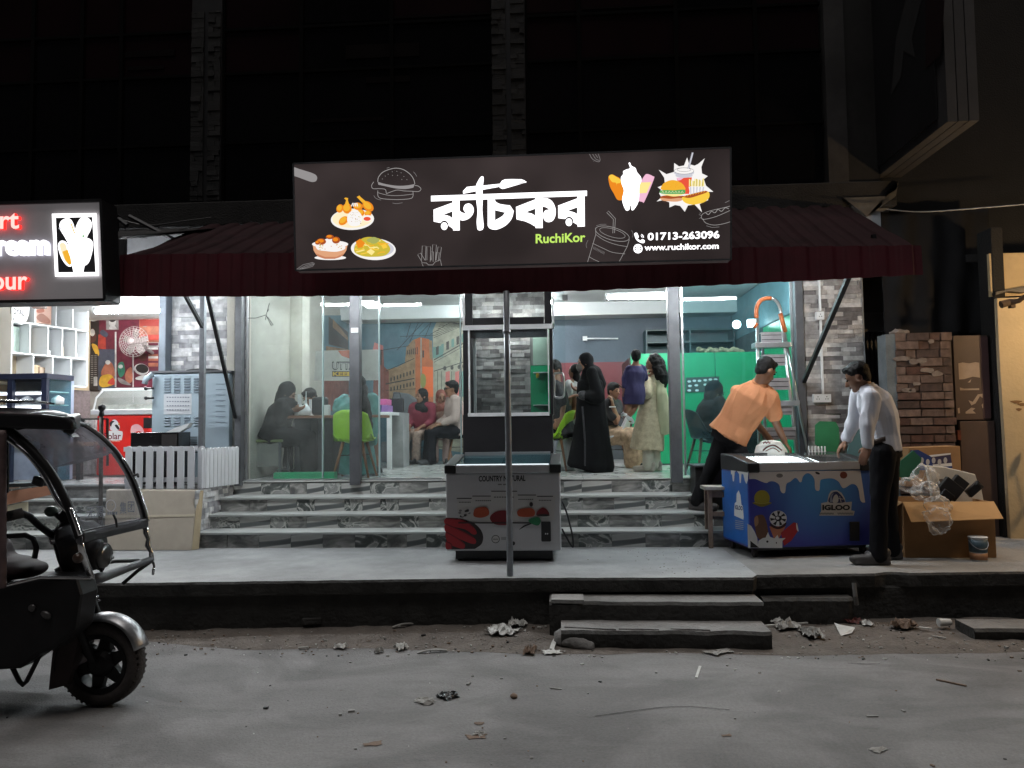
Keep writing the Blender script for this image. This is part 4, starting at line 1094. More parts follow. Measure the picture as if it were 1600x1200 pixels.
ar.ell(1145, 350, 120, 30, C_LG); ar.ell(1145, 310, 140, 46, C_LG); ar.ell(1145, 285, 134, 42, E_W1); ar.stroke(ellp(1145, 285, 136, 44), 4, C_BK, True); ar.stroke(ellp(1145, 268, 95, 26), 4, C_BK, True)
ar.stroke([(1205, 255), (1265, 30)], 26, C_LG); ar.stroke([(1195, 250), (1255, 30)], 3, C_BK); ar.stroke([(1218, 258), (1278, 32)], 3, C_BK)
for q in range(11):
 x = 1220 + q * 20
 ar.stroke([(x, 500), (x + RN.uniform(-8, 8), 385 + RN.uniform(0, 40))], 15, (C_LY, C_OL)[q % 2])
ar.poly([(1210, 505), (1435, 505), (1415, 610), (1230, 610)], E_W1)
for q in range(5): ar.poly([(1225 + q * 45, 508), (1245 + q * 45, 508), (1247 + q * 40, 605), (1232 + q * 40, 605)], C_LG)
ar.blob([(830, 545), (850, 470), (920, 425), (1000, 412), (1090, 440), (1145, 490), (1155, 550), (1000, 560)], C_GO)
for q in range(24): ar.ell(890 + 220 * RN.random(), 440 + 80 * RN.random(), 4, 3, C_OR, 30, 6)
ar.blob([(815, 560), (900, 550), (1000, 555), (1100, 545), (1160, 550), (1150, 600), (1050, 605), (900, 605), (820, 595)], C_GR)
for q in range(7): ar.stroke([(835 + q * 45, 590), (850 + q * 45, 562), (865 + q * 45, 590)], 6, C_CR)
ar.poly([(820, 610), (1150, 605), (1050, 640), (1010, 660), (960, 635)], C_LY); ar.blob([(822, 640), (900, 625), (1000, 640), (1130, 630), (1135, 660), (980, 680), (840, 670)], C_BR)
ar.blob([(820, 660), (950, 672), (1090, 660), (1120, 690), (1040, 712), (900, 705), (835, 690)], C_TN)
ar.blob([(1120, 650), (1200, 645), (1350, 600), (1450, 565), (1495, 590), (1490, 660), (1420, 720), (1290, 752), (1190, 740), (1130, 700)], C_YE)
ar.blob([(1130, 640), (1230, 610), (1350, 580), (1440, 560), (1465, 580), (1360, 620), (1220, 660)], C_BR)
for q in range(8): ar.stroke([(1150 + q * 38, 645 - q * 9), (1170 + q * 38, 625 - q * 9)], 8, C_GO)
ar.build('fast_food_picture', ms)

# ============================================================ left ice cream sign
YLS = 5.55
ls = thing('ice_cream_sign', 'grey sign with glowing red and white letters and a lit ice cream picture', 'sign', (-4.6, 5.6, 2.4))
tr, br_ = at(160, 314, YLS), at(166, 469, YLS)
tl = tr + (at(0, 318.5, YLS) - tr) * 2.0; bl = br_ + (at(0, 472, YLS) - br_) * 2.0
MB().prism([tl, tr, br_, bl], (0, 0.16, 0)).build('sign_box', mat('sign_grey_face_glow', (0.4, 0.385, 0.395), 0.55, var=0.08, scale=2, dirt=0.15, emit=(1, 0.94, 0.97), es=0.065), ls)  # faint emission put on the board in place of glow from its letters
b_ = MB()
for p, q in ((tl, tr), (tr, br_), (br_, bl)): b_.beam(p + Vector((0, 0.075, 0)), q + Vector((0, 0.075, 0)), 0.022, 0.2, up=(0, 1, 0))
b_.build('edge_frame', M_STEELD, ls)
def letters3d(txt, x0, y0, x1, y1, Y, depth, mf, msd, parent, bold, slope=0):
 vs, fs = glyphs(txt, bold, 0.5)
 ax = min(v[0] for v in vs); bx = max(v[0] for v in vs); ay = min(v[1] for v in vs); by = max(v[1] for v in vs)
 mb = MB(); out = []
 for v in vs:
  u = (v[0] - ax) / (bx - ax); q = (v[1] - ay) / (by - ay)
  p = at(x0 + (x1 - x0) * u, y1 + (y0 - y1) * q + slope * u, Y - 0.012); p.y -= depth * (v[2] + 0.5); out.append(p)
 mb.v = out; mb.f = fs
 mb.mi = [0 if all(vs[i][2] > 0.4 for i in f) else 1 for f in fs]
 return mb.build('letters', [mf, msd], parent, recalc=True)
E_RF = emat('red_letter_face', (1.0, 0.5, 0.45), 1.6); E_RS = emat('red_letter_side', (1.0, 0.02, 0.015), 2.2)
E_WS = emat('white_letter_side', (0.85, 0.85, 1.0), 1.3)
letters3d('art', -16, 335.5, 34, 360, YLS, 0.03, E_RF, E_RS, ls, 0.02, -1)
letters3d('cream', -22, 377, 79.5, 401, YLS, 0.03, E_W, E_WS, ls, 0.028, -1)
letters3d('our', -9, 434, 47, 454.5, YLS, 0.03, E_RF, E_RS, ls, 0.02, -1)
PLS = Plane((0, YLS - 0.02, 0), (0, -1, 0))
ar = Art(PLS); ar.poly([(81, 334), (150.5, 333), (154.5, 431), (86, 432)], E_W); ar.build('lit_frame', ls)
ar = Art(Plane((0, YLS - 0.022, 0), (0, -1, 0)), zt(0, 300, 4.6154)); ar.layer = 1.5
ar.poly([(402, 186), (665, 180), (690, 578), (420, 580)], mat('icon_back', (0.09, 0.09, 0.1), 0.5, var=0))
ar.blob([(440, 210), (490, 188), (525, 220), (545, 300), (560, 400), (520, 420), (470, 330), (430, 260)], E_W)
ar.blob([(545, 260), (580, 190), (630, 185), (660, 220), (655, 270), (625, 330), (600, 420), (550, 420), (545, 320)], E_W)
ar.blob([(418, 390), (440, 352), (480, 365), (500, 430), (525, 520), (490, 535), (445, 480)], E_W)
ar.blob([(430, 385), (450, 365), (475, 380), (490, 440), (515, 515), (488, 520), (455, 470)], C_CR); ar.poly([(450, 430), (488, 415), (522, 510), (500, 528), (470, 490)], C_GO)
ar.blob([(560, 360), (600, 330), (650, 340), (672, 380), (655, 470), (630, 520), (590, 525), (550, 450)], E_W)
ar.poly([(490, 380), (640, 380), (600, 580), (530, 580)], E_W)
ar.stroke([(512, 225), (535, 290), (545, 300)], 8, C_GO); ar.ell(600, 318, 8, 8, C_GR); ar.ell(432, 262, 8, 8, C_LG)
ar.build('ice_cream_picture', ls)

# ============================================================ white chest freezer
wf = thing('chest_freezer', 'white chest freezer with sliding glass lid and meat pictures in front of the steps', 'freezer', (-0.48, 6.55, 0.37))
YW = 6.25
A = at(697, 861, YW); B = at(877, 860, YW); zt_ = at(697, 740, YW).z
xl, xr, zb0 = A.x, B.x, A.z
M_FRZ = mat('freezer_white', (0.52, 0.52, 0.535), 0.35, var=0.05, scale=2, dirt=0.12)
MB().bb((xl, YW, zb0), (xr, 6.88, zt_)).build('cabinet', M_FRZ, wf, bevel=0.012)
MB().bb((xl + 0.07, YW + 0.06, 0.385), (xr - 0.07, 6.82, zb0 - 0.002)).build('plinth', M_BLKP, wf)
for x in (xl + 0.1, xr - 0.1):
 for y in (YW + 0.1, 6.78):
  b_ = MB(); b_.cyl((x - 0.015, y, 0.397), (x + 0.015, y, 0.397), 0.027, 0.027, 10); b_.build('caster', M_RUBBER, wf)
b_ = MB(); b_.bb((xl + 0.085, YW - 0.012, zt_ + 0.002), (xr - 0.085, YW + 0.02, zt_ + 0.065)); b_.build('front_rim', M_FRZ, wf, bevel=0.006)
for (a, b) in ((xl - 0.008, xl + 0.083), (xr - 0.083, xr + 0.008)):
 MB().prism([(a, YW - 0.014, zt_ + 0.0), (a, YW - 0.014, zt_ + 0.068), (a, 6.86, zt_ + 0.135), (a, 6.86, zt_ + 0.0)], (b - a, 0, 0)).build('corner_cap', M_BLKP, wf, bevel=0.006)
MB().prism([(xl + 0.084, YW + 0.021, zt_ + 0.055), (xl + 0.084, YW + 0.021, zt_ + 0.062), (xl + 0.084, 6.86, zt_ + 0.125), (xl + 0.084, 6.86, zt_ + 0.118)], ((xr - xl) / 2 - 0.07, 0, 0)).build('glass_lid', M_GLASST, wf)
MB().prism([((xl + xr) / 2 - 0.01, YW + 0.021, zt_ + 0.066), ((xl + xr) / 2 - 0.01, YW + 0.021, zt_ + 0.073), ((xl + xr) / 2 - 0.01, 6.86, zt_ + 0.137), ((xl + xr) / 2 - 0.01, 6.86, zt_ + 0.13)], ((xr - xl) / 2 - 0.075, 0, 0)).build('glass_lid', M_GLASST, wf)
MB().bb((xl + 0.085, 6.85, zt_), (xr - 0.085, 6.88, zt_ + 0.15)).build('back_rim', M_FRZ, wf)
MB().bb((xl + 0.09, YW + 0.01, zt_ + 0.066), (xr - 0.09, YW + 0.02, zt_ + 0.074)).build('light_strip', emat('led_edge', (0.85, 0.95, 1), 1.2), wf)
MB().bb((xl + 0.09, YW + 0.03, zt_ + 0.002), (xr - 0.09, 6.84, zt_ + 0.012)).build('inner_tray', mat('blue_tray', (0.08, 0.13, 0.17), 0.3, var=0.2), wf)
PW = Plane((0, YW, 0), (0, -1, 0)); ZW = zt(660, 680, 5)
INK = flat('print_black', 28, 28, 30); P_GRY = flat('print_grey', 120, 118, 118); P_RED = flat('print_red', 160, 36, 45); P_DR = flat('print_dark_red', 110, 20, 30); P_ORG = flat('print_meat', 165, 72, 42); P_DK = flat('print_dark', 40, 34, 36); P_GN = flat('print_leaf', 40, 120, 80); P_WH = flat('print_white', 225, 225, 225); P_LT = flat('print_light', 190, 188, 186)
ar = Art(PW); ar.text('COUNTRY NATURAL', 748, 743.5, 821, 752.6, INK, 0.03, -1); ar.rect(778, 756, 784, 758, P_GRY); ar.rect(786, 756, 794, 758, P_GRY); ar.build('title_print', wf)
ar = Art(PW, ZW)
ar.poly([(268, 488), (385, 488), (388, 470), (535, 468), (538, 432), (740, 430), (742, 462), (888, 460), (892, 470), (1040, 470), (1030, 660), (990, 668), (280, 690)], P_LT)
for (x0, x1, y) in ((268, 385, 490), (390, 534, 472), (538, 740, 434), (745, 888, 464), (895, 1020, 474)): ar.rect(x0, y, x1, y + 7, P_DK)
for (x0, x1, y) in ((285, 380, 520), (415, 540, 508), (560, 720, 480), (750, 870, 498), (910, 1010, 505)):
 for q in range(8): ar.rect(x0 + (x1 - x0) * q / 8, y, x0 + (x1 - x0) * (q + 0.7) / 8, y + 7, INK)
for q in range(16): ar.ell(285 + 85 * RN.random(), 580 + 60 * RN.random(), 12, 9, (P_GRY, P_DK, P_LT)[q % 3], 0, 8)
ar.blob([(400, 600), (420, 570), (490, 560), (520, 590), (515, 625), (460, 645), (405, 635)], P_ORG); ar.blob([(540, 620), (600, 590), (680, 600), (690, 690), (580, 700), (530, 660)], P_DR)
ar.blob([(740, 600), (770, 575), (850, 570), (880, 600), (860, 635), (760, 635)], P_ORG); ar.blob([(895, 600), (940, 565), (980, 590), (985, 625), (900, 632)], P_DR)
ar.ell(945, 625, 50, 10, P_DK); ar.ell(850, 540, 14, 18, P_DK); ar.rect(280, 680, 920, 690, P_DK)
ar.blob([(755, 740), (800, 700), (860, 690), (800, 715)], P_DK); ar.blob([(830, 660), (900, 640), (925, 665), (905, 705), (850, 690)], P_GN)
ar.build('product_print', wf)
ar = Art(PW, ZW)
ar.poly([(185, 644)] + crom([(300, 648), (390, 680), (450, 730), (475, 790), (462, 850), (410, 888)], 4, False) + [(250, 892), (185, 890)], P_DK)
for pts in ([(185, 650), (320, 665), (400, 720), (425, 765), (395, 775), (330, 735), (185, 700)], [(185, 695), (300, 745), (400, 800), (420, 835), (395, 850), (300, 815), (185, 760)], [(185, 755), (280, 810), (330, 850), (325, 885), (280, 880), (200, 840)], [(185, 830), (225, 850), (230, 885), (185, 888)]):
 ar.blob(pts, P_RED, 4); ar.stroke([pts[0], pts[1], pts[2]], 9, P_DR, smooth=4)
ar.build('sausage_print', wf)
ar = Art(PW, ZW); ar.ell(572, 812, 32, 32, INK); ar.ell(572, 812, 27, 27, P_LT); ar.text('HALAL', 552, 806, 592, 818, INK, 0.02)
for q in range(3): ar.rect(615, 797 + q * 8, 655, 801 + q * 8, P_GRY)
ar.ell(710, 845, 14, 16, INK); ar.build('halal_print', wf)
b_ = MB(); p0 = at(845.5, 815, YW); p1 = at(861, 846, YW); b_.bb((p0.x, YW - 0.014, p1.z), (p1.x, YW + 0.002, p0.z)); o_ = b_.build('control_panel', M_BLKP, wf, bevel=0.012)
ar = Art(Plane((0, YW - 0.0145, 0), (0, -1, 0))); ar.ell(852.5, 834, 1.1, 1.3, P_WH, 0, 8); ar.ell(855.5, 834, 1.1, 1.3, P_WH, 0, 8); ar.build('dial', wf)
b_ = MB(); b_.tube([at(px, py, Y) for (px, py), Y in zip(crom([(878, 783), (885, 800), (893, 830), (896, 850), (893, 853), (880, 830), (879, 826)], 5, False), [6.55] * 40)], 0.008, 6)
b_.build('power_cord', M_BLKP, wf, smooth=True)

# ============================================================ blue ice cream freezer
AI = math.radians(9.5)
bf_o = at(1172, 857, 6.4)
bf = thing('ice_cream_freezer', 'blue ice cream freezer with dripping cream print and a lit glass top', 'freezer', (bf_o.x, 6.4, 0.37), AI)
uI = Vector((math.cos(AI), math.sin(AI), 0)); vI = Vector((-math.sin(AI), math.cos(AI), 0))
# width so that the right end lands where the photograph shows it
def _wI():
 d = ray(1362, 800); n = -vI; t = (Vector((bf_o.x, 6.4, 0)) - Vector((0, 0, 0))).dot(n) / Vector((d.x, d.y, 0)).dot(n)
 return (Vector((d.x * t, d.y * t, 0)) - Vector((bf_o.x, 6.4, 0))).dot(uI)
WI = _wI(); DI = 0.58; zI0 = bf_o.z; zI1 = at(1172, 737, 6.4).z
MI = Matrix.Translation((bf_o.x, 6.4, 0)) @ Matrix.Rotation(AI, 4, 'Z')
M_IBL = mat('freezer_blue_print', (0.02, 0.03, 0.22), 0.35, var=0)
_n = M_IBL.node_tree.nodes; _l = M_IBL.node_tree.links
_tc = _n.new('ShaderNodeTexCoord'); _vd = _n.new('ShaderNodeVectorMath'); _vd.operation = 'DISTANCE'; _vd.inputs[1].default_value = (0.62, 0, 0.62)
_l.new(_tc.outputs['Object'], _vd.inputs[0])
_cr = _n.new('ShaderNodeValToRGB'); _cr.color_ramp.elements[0].position = 0.05; _cr.color_ramp.elements[1].position = 0.55
_cr.color_ramp.elements[0].color = (0.09, 0.33, 0.68, 1); _cr.color_ramp.elements[1].color = (0.048, 0.055, 0.33, 1)
_l.new(_vd.outputs['Value'], _cr.inputs[0]); _l.new(_cr.outputs[0], _n['Principled BSDF'].inputs['Base Color'])
M_ISD = mat('freezer_side_blue', (0.02, 0.14, 0.5), 0.35, var=0.25, scale=2)
b_ = MB(MI); b_.bb((0, 0, zI0), (WI, DI, zI1)); 
o_ = b_.build('cabinet', [M_IBL], bf, bevel=0.01)
b_ = MB(MI); b_.bb((-0.003, 0.012, zI0 + 0.02), (-0.001, DI - 0.012, zI1 - 0.02)); b_.build('side_print', M_ISD, bf)
b_ = MB(MI); b_.bb((0.06, 0.06, zI0 - 0.03), (WI - 0.06, DI - 0.05, zI0 - 0.002)); b_.build('plinth', M_BLKP, bf)
for x in (0.05, WI - 0.07):
 for y in (0.06, DI - 0.06):
  b_ = MB(MI); b_.cyl((x, y, 0.405), (x + 0.026, y, 0.405), 0.035, 0.035, 12); b_.box((x + 0.013, y, 0.443), (0.04, 0.04, 0.02)); b_.build('caster', M_RUBBER, bf)
hz = 0.07
b_ = MB(MI); b_.bb((0.1, -0.008, zI1 + 0.002), (WI - 0.09, 0.03, zI1 + hz)); b_.build('front_rim', M_FRZ, bf, bevel=0.006)
for (a, b) in ((-0.008, 0.098), (WI - 0.088, WI + 0.008)):
 b_ = MB(MI); b_.prism([(a, -0.012, zI1 - 0.01), (a, -0.012, zI1 + hz), (a, DI * 0.5, zI1 + 0.115), (a, DI + 0.0, zI1 + 0.13), (a, DI + 0.0, zI1 - 0.01)], (b - a, 0, 0)); b_.build('corner_cap', M_BLKP, bf, bevel=0.01)
b_ = MB(MI); b_.bb((0.1, DI - 0.03, zI1), (WI - 0.09, DI, zI1 + 0.125)); b_.build('back_rim', M_BLKP, bf)
def lid(x0, x1, dz):
 b_ = MB(MI); b_.prism([(x0, 0.032, zI1 + hz - 0.01 + dz), (x0, 0.032, zI1 + hz - 0.004 + dz), (x0, DI * 0.5, zI1 + 0.108 + dz), (x0, DI - 0.03, zI1 + 0.118 + dz), (x0, DI - 0.03, zI1 + 0.112 + dz), (x0, DI * 0.5, zI1 + 0.102 + dz)], (x1 - x0, 0, 0))
 return b_.build('glass_lid', M_GLASS, bf)
lid(0.1, WI * 0.56, 0); lid(WI * 0.54, WI - 0.09, 0.008)
b_ = MB(MI); b_.prism([(WI * 0.55, 0.03, zI1 + hz), (WI * 0.55, DI * 0.5, zI1 + 0.118), (WI * 0.55, DI - 0.03, zI1 + 0.13), (WI * 0.55, DI - 0.03, zI1 + 0.105), (WI * 0.55, 0.03, zI1 + hz - 0.02)], (0.018, 0, 0)); b_.build('lid_frame', M_BLKP, bf)
b_ = MB(MI); b_.bb((0.1, 0.032, zI1 + 0.003), (WI - 0.09, DI - 0.035, zI1 + 0.02)); b_.build('inner_tray', M_PVC, bf)
E_LED = emat('freezer_led', (0.95, 0.98, 1.0), 4.5)
x = 0.13
while x < WI * 0.64:
 b_ = MB(MI); b_.prism([(x, 0.05, zI1 + 0.058), (x, 0.3, zI1 + 0.093), (x, 0.46, zI1 + 0.1), (x, 0.46, zI1 + 0.085), (x, 0.05, zI1 + 0.045)], (0.03, 0, 0)); b_.build('led_bar', E_LED, bf); x += 0.042
nI = -vI
PI_ = Plane((bf_o.x, 6.4, 0), nI); ZG = zt(1160, 730, 8)
ar = Art(PI_, ZG)
# cream drips
xr_ = 1470
ar.poly([(82, 55), (1475, 40)] + crom([(1535, 440), (1500, 440), (1470, 400), (1455, 290), (1420, 225), (1360, 212), (1300, 250), (1260, 262), (1230, 230), (1200, 180), (1120, 140), (1000, 150), (972, 180), (965, 280), (935, 295), (908, 265), (900, 150), (850, 85), (800, 78), (755, 120), (740, 180), (715, 185), (690, 150), (655, 135), (600, 180), (550, 210), (535, 310), (505, 325), (475, 290), (460, 220), (400, 180), (340, 178), (300, 198), (240, 180), (160, 148), (85, 150)], 3, False), mat('print_cream', lin(215, 212, 212), 0.35, var=0.03))
ar.ell(465, 105, 42, 26, P_GRY); ar.ell(940, 75, 30, 14, P_DK, 20); ar.ell(1265, 98, 46, 44, flat('print_brown', 120, 62, 48))
ar.build('cream_print', bf)
YM_ = flat('print_mustard', 160, 150, 50); 
ar = Art(PI_, ZG); ar.ell(245, 390, 98, 104, YM_); ar.blob([(130, 440), (245, 448), (362, 440), (340, 465), (245, 495), (160, 468)], flat('print_mustard2', 140, 128, 45)); ar.stroke([(150, 440), (245, 455), (345, 440)], 6, flat('print_lemon', 190, 180, 90), smooth=4)
ar.build('scoop_print', bf)
ar = Art(PI_, ZG)
ar.poly([(62, 705), (110, 735), (150, 800), (185, 880), (200, 1010), (70, 1010)], P_WH)
ar.blob([(150, 630), (200, 598), (265, 605), (310, 720), (320, 880), (240, 920), (180, 860), (160, 760)], flat('print_choc', 110, 78, 60)); ar.blob([(150, 640), (190, 610), (200, 700), (160, 740)], flat('print_biscuit', 170, 130, 100))
ar.poly([(335, 740), (540, 740), (420, 960)], flat('print_cone', 190, 120, 90))
ar.ell(447, 640, 108, 98, P_WH)
for q in range(7):
 a_ = q * 0.9; ar.poly([(447 + 20 * math.cos(a_), 640 + 18 * math.sin(a_)), (447 + 100 * math.cos(a_ + 0.1), 640 + 92 * math.sin(a_ + 0.1)), (447 + 100 * math.cos(a_ + 0.5), 640 + 92 * math.sin(a_ + 0.5))], INK)
ar.ell(450, 640, 42, 36, INK); ar.ell(440, 636, 22, 20, P_WH)
ar.blob([(345, 700), (447, 748), (545, 690), (530, 740), (447, 775), (365, 745)], flat('print_rim', 60, 25, 20))
ar.poly([(480, 820), (640, 690), (690, 700), (700, 790), (610, 920), (520, 985)], P_RED); ar.blob([(672, 700), (686, 720), (702, 800), (680, 780)], P_WH)
ar.poly([(200, 920), (255, 885), (290, 880), (320, 810), (345, 870), (400, 890), (440, 845), (455, 890), (540, 885), (500, 920), (500, 1010), (190, 1010)], P_WH)
ar.ell(312, 930, 14, 14, P_DK); ar.ell(425, 945, 7, 12, P_DK); ar.poly([(100, 920), (210, 1005), (100, 1005)], INK)
ar.build('ice_cream_print', bf)
ar = Art(PI_, ZG)
ar.poly([(960, 605), (985, 545), (985, 450), (1062, 435), (1080, 340), (1110, 295), (1180, 285), (1240, 320), (1280, 390), (1290, 440), (1370, 430), (1360, 540), (1405, 548), (1390, 605)], P_LT)
BLU = flat('print_navy', 45, 50, 95)
ar.blob([(1085, 440), (1095, 360), (1125, 318), (1180, 305), (1225, 340), (1262, 390), (1270, 440)], BLU); ar.blob([(1130, 440), (1140, 370), (1175, 340), (1200, 380), (1190, 440)], P_LT)
ar.blob([(1095, 430), (1105, 350), (1140, 325), (1120, 370), (1125, 430)], flat('print_ltblue', 130, 140, 165)); ar.stroke([(1215, 360), (1235, 440)], 8, P_LT); ar.stroke([(1190, 390), (1262, 400)], 8, P_LT)
ar.text('IGLOO', 1000, 470, 1345, 538, INK, 0.05)
ar.stroke([(970 + q * 9, 578 + (16 if q % 2 else -12)) for q in range(20)], 7, P_GRY, smooth=3); ar.stroke([(1190 + q * 10, 578 + (14 if q % 2 else -12)) for q in range(20)], 7, P_GRY, smooth=3)
ar.build('logo_print', bf)
b_ = MB(); p0 = PI_.p(1327, 816, 3); p1 = PI_.p(1342, 844, 3); b_.prism([PI_.p(1327, 815, 1), PI_.p(1342, 815, 1), PI_.p(1342, 845, 1), PI_.p(1327, 845, 1)], nI * 0.014); b_.build('control_panel', M_BLKP, bf, bevel=0.004)
PSD = Plane(MI @ Vector((-0.003, 0.1, 0.6)), -uI)
ar = Art(PSD, zt(1100, 680, 4.7059))
ar.poly([(197, 205), (326, 268), (322, 330), (312, 360), (300, 335), (290, 290), (276, 282), (270, 350), (262, 352), (258, 285), (240, 260), (226, 270), (220, 340), (212, 338), (206, 285), (198, 290)], MATS['print_cream'])
ar.poly([(222, 560), (226, 500), (238, 490), (240, 430), (255, 405), (268, 440), (275, 510), (285, 520), (292, 600), (290, 622), (222, 590)], P_WH)
ar.text('IGLOO', 229, 512, 284, 545, BLU, 0.05, 10)
for q in range(5): ar.poly([(230, 625 + q * 14), (290, 635 + q * 14), (290, 639 + q * 14), (230, 629 + q * 14)], P_LT)
ar.build('side_logo_print', bf)
# ============================================================ step ladder
ld = thing('step_ladder', 'tall aluminium step ladder with orange grip loop standing on the tiled steps', 'ladder', (2.05, 7.6, 0.79))
YA = 7.52
M_ORG = mat('orange_grip', (0.42, 0.11, 0.03), 0.5, var=0.2, scale=14)
def tubepx(pts, r, m, name, par, n=8, smooth=True, flat=1.0):
 b_ = MB(); b_.tube([at(px, py, Y) for px, py, Y in pts], r, n, flat=flat); return b_.build(name, m, par, smooth=smooth)
tubepx([(1187, 718, 7.50), (1183, 495, 7.60)], 0.017, M_ALU, 'front_stile', ld)
tubepx([(1246, 718, 7.50), (1221, 495, 7.60)], 0.017, M_ALU, 'front_stile', ld)
tubepx([(1262, 708, 7.72), (1226, 520, 7.64)], 0.013, M_ALU, 'rear_leg', ld)
tubepx([(1197, 712, 7.74), (1191, 520, 7.64)], 0.013, M_ALU, 'rear_leg', ld)
lp_ = [(x, y, 7.60) for x, y in crom([(1182, 497), (1182, 482), (1188, 470), (1199, 466), (1210, 468), (1218, 479), (1221, 496)], 4, False)]
tubepx(lp_[:15], 0.021, M_ORG, 'grip_loop', ld); tubepx(lp_[14:], 0.016, M_ALU, 'loop_tube', ld)
tubepx([(1219, 490, 7.595), (1222, 500, 7.59), (1227, 519, 7.58)], 0.022, M_ORG, 'grip_sleeve', ld)
tubepx([(1178, 512, 7.58), (1183, 506, 7.585)], 0.017, M_ORG, 'grip_sleeve', ld)
def tread(x0, y0, x1, y1, Y, name='tread'):
 a = at(x0, y0, Y); b = at(x1, y1, Y)
 b_ = MB(); b_.bb((a.x, Y, b.z), (b.x, Y + 0.012, a.z)); b_.bb((a.x, Y, a.z), (b.x, Y + 0.09, a.z + 0.006))
 for q in (0.3, 0.75): zz = b.z + (a.z - b.z) * q; b_.bb((a.x + 0.005, Y - 0.003, zz - 0.003), (b.x - 0.005, Y, zz + 0.003), 1)
 b_.build(name, [mat('brushed_tread', (0.3, 0.29, 0.3), 0.45, 0.4, var=0.2, scale=10), M_STEELD], ld)
tread(1189, 520, 1222, 535, 7.57); tread(1190, 555, 1227, 571, 7.55); tread(1192, 592, 1233, 609, 7.53); tread(1195, 634, 1238, 648, 7.51); tread(1190, 669, 1244, 687, 7.50)
for (x0, y0, x1, y1, Y) in ((1180, 535, 1236, 542, 7.545), (1214, 626, 1250, 634, 7.50)):
 a = at(x0, y0, Y); b = at(x1, y1, Y); MB().bb((a.x, Y, b.z), (b.x, Y + 0.16, a.z)).build('cross_bar', M_ALU, ld, bevel=0.004)

# ============================================================ things round the steps, right
t = thing('wooden_stool', 'small rough wooden stool beside the blue freezer', 'stool', at(1123, 828, 6.95))
a = at(1099, 760, 6.95); b = at(1146, 829, 6.95)
x0, x1, zt0, zb_ = a.x, b.x + 0.1, a.z, 0.372
b_ = MB(); b_.bb((x0, 6.9, zt0 - 0.03), (x1, 7.12, zt0)); b_.build('seat', mat('pale_worn_wood', (0.38, 0.35, 0.32), 0.8, var=0.25, scale=8), t, bevel=0.004)
for x in (x0 + 0.05, x1 - 0.04):
 for y in (6.93, 7.09): MB().beam((x, y, zt0 - 0.031), (x - 0.0, y, zb_ + (0.145 if y > 6.97 else 0)), 0.036, 0.03).build('leg', M_WOODL, t)
for y in (6.93, 7.09): MB().beam((x0 + 0.07, y, zt0 - 0.07), (x1 - 0.06, y, zt0 - 0.07), 0.02, 0.05).build('apron', M_WOODL, t)
MB().beam((x0 + 0.07, 6.93, zt0 - 0.24), (x1 - 0.06, 6.93, zt0 - 0.24), 0.02, 0.04).build('stretcher', M_WOODL, t)
t = thing('black_box', 'black cabinet box on the tiled step behind the wooden stool', 'box', at(1112, 765, 7.3))
a = at(1086, 730, 7.42); b = at(1146, 768, 7.42)
MB().bb((a.x, 7.42, 0.652), (b.x + 0.06, 7.72, a.z)).build('body', M_BLKP, t, bevel=0.01)
MB().bb((a.x - 0.02, 7.40, a.z + 0.002), (b.x + 0.08, 7.74, a.z + 0.02)).build('lid', M_STEEL, t, bevel=0.004)
MB().bb((a.x + 0.12, 7.414, 0.80), (a.x + 0.2, 7.42, 0.815)).build('badge', M_STEEL, t)
b_ = MB(); c = at(1126, 724, 7.5); b_.ell(c, (0.1, 0.09, 0.05)); b_.ell(c + Vector((-0.06, 0, 0.03)), (0.05, 0.05, 0.05)); b_.ell(c + Vector((0.05, 0, 0.04)), (0.045, 0.05, 0.05))
tag(organic(b_, 'plastic_bag', mat('grey_white_plastic', (0.5, 0.51, 0.53), 0.35, var=0.1), None, 0.012, 2, 0.02, 22), 'crumpled white plastic bag on top of the black cabinet box', 'bag')
# printed white sack held in front of the ladder
b_ = MB(); a = at(1184, 692, 7.05); c = at(1226, 708, 7.05)
b_.loft([((a.x + 0.12, 7.08, 0.95), 0.15, 0.07), ((a.x + 0.12, 7.08, 1.1), 0.16, 0.08), ((a.x + 0.12, 7.08, 1.2), 0.15, 0.075), ((a.x + 0.1, 7.08, 1.28), 0.11, 0.05), ((a.x + 0.1, 7.08, 1.31), 0.05, 0.02)], (1, 0, 0))
o_ = organic(b_, 'printed_sack', mat('sack_white', (0.55, 0.53, 0.5), 0.5, var=0.08), None, 0.01, 2, 0.008, 16)
tag(o_, 'white printed sack standing behind the blue freezer below the ladder', 'sack')
ar = Art(Plane((0, 6.985, 0), (0, -1, 0)))
M_SRD = flat('sack_red', 140, 62, 62); ar.stroke([(1192, 704), (1200, 698), (1210, 696), (1222, 704)], 2.2, M_SRD, smooth=4); ar.stroke([(1196, 705), (1208, 700), (1218, 706)], 1.4, M_SRD, smooth=4)
for q in range(5): ar.ell(1193 + q * 2.4, 692 - (q % 2) * 1.2, 1.3, 1.6, M_SRD, 20 * q, 7); ar.build('sack_print', o_)
MB().bb((2.0 - 0.25, 7.0, 0.372), (2.0 + 0.2, 7.2, 0.95)).build('x', M_CARD)
_o = bpy.data.objects['x']; _o.name = 'carton'; tag(_o, 'brown carton behind the blue freezer under the printed sack', 'carton')
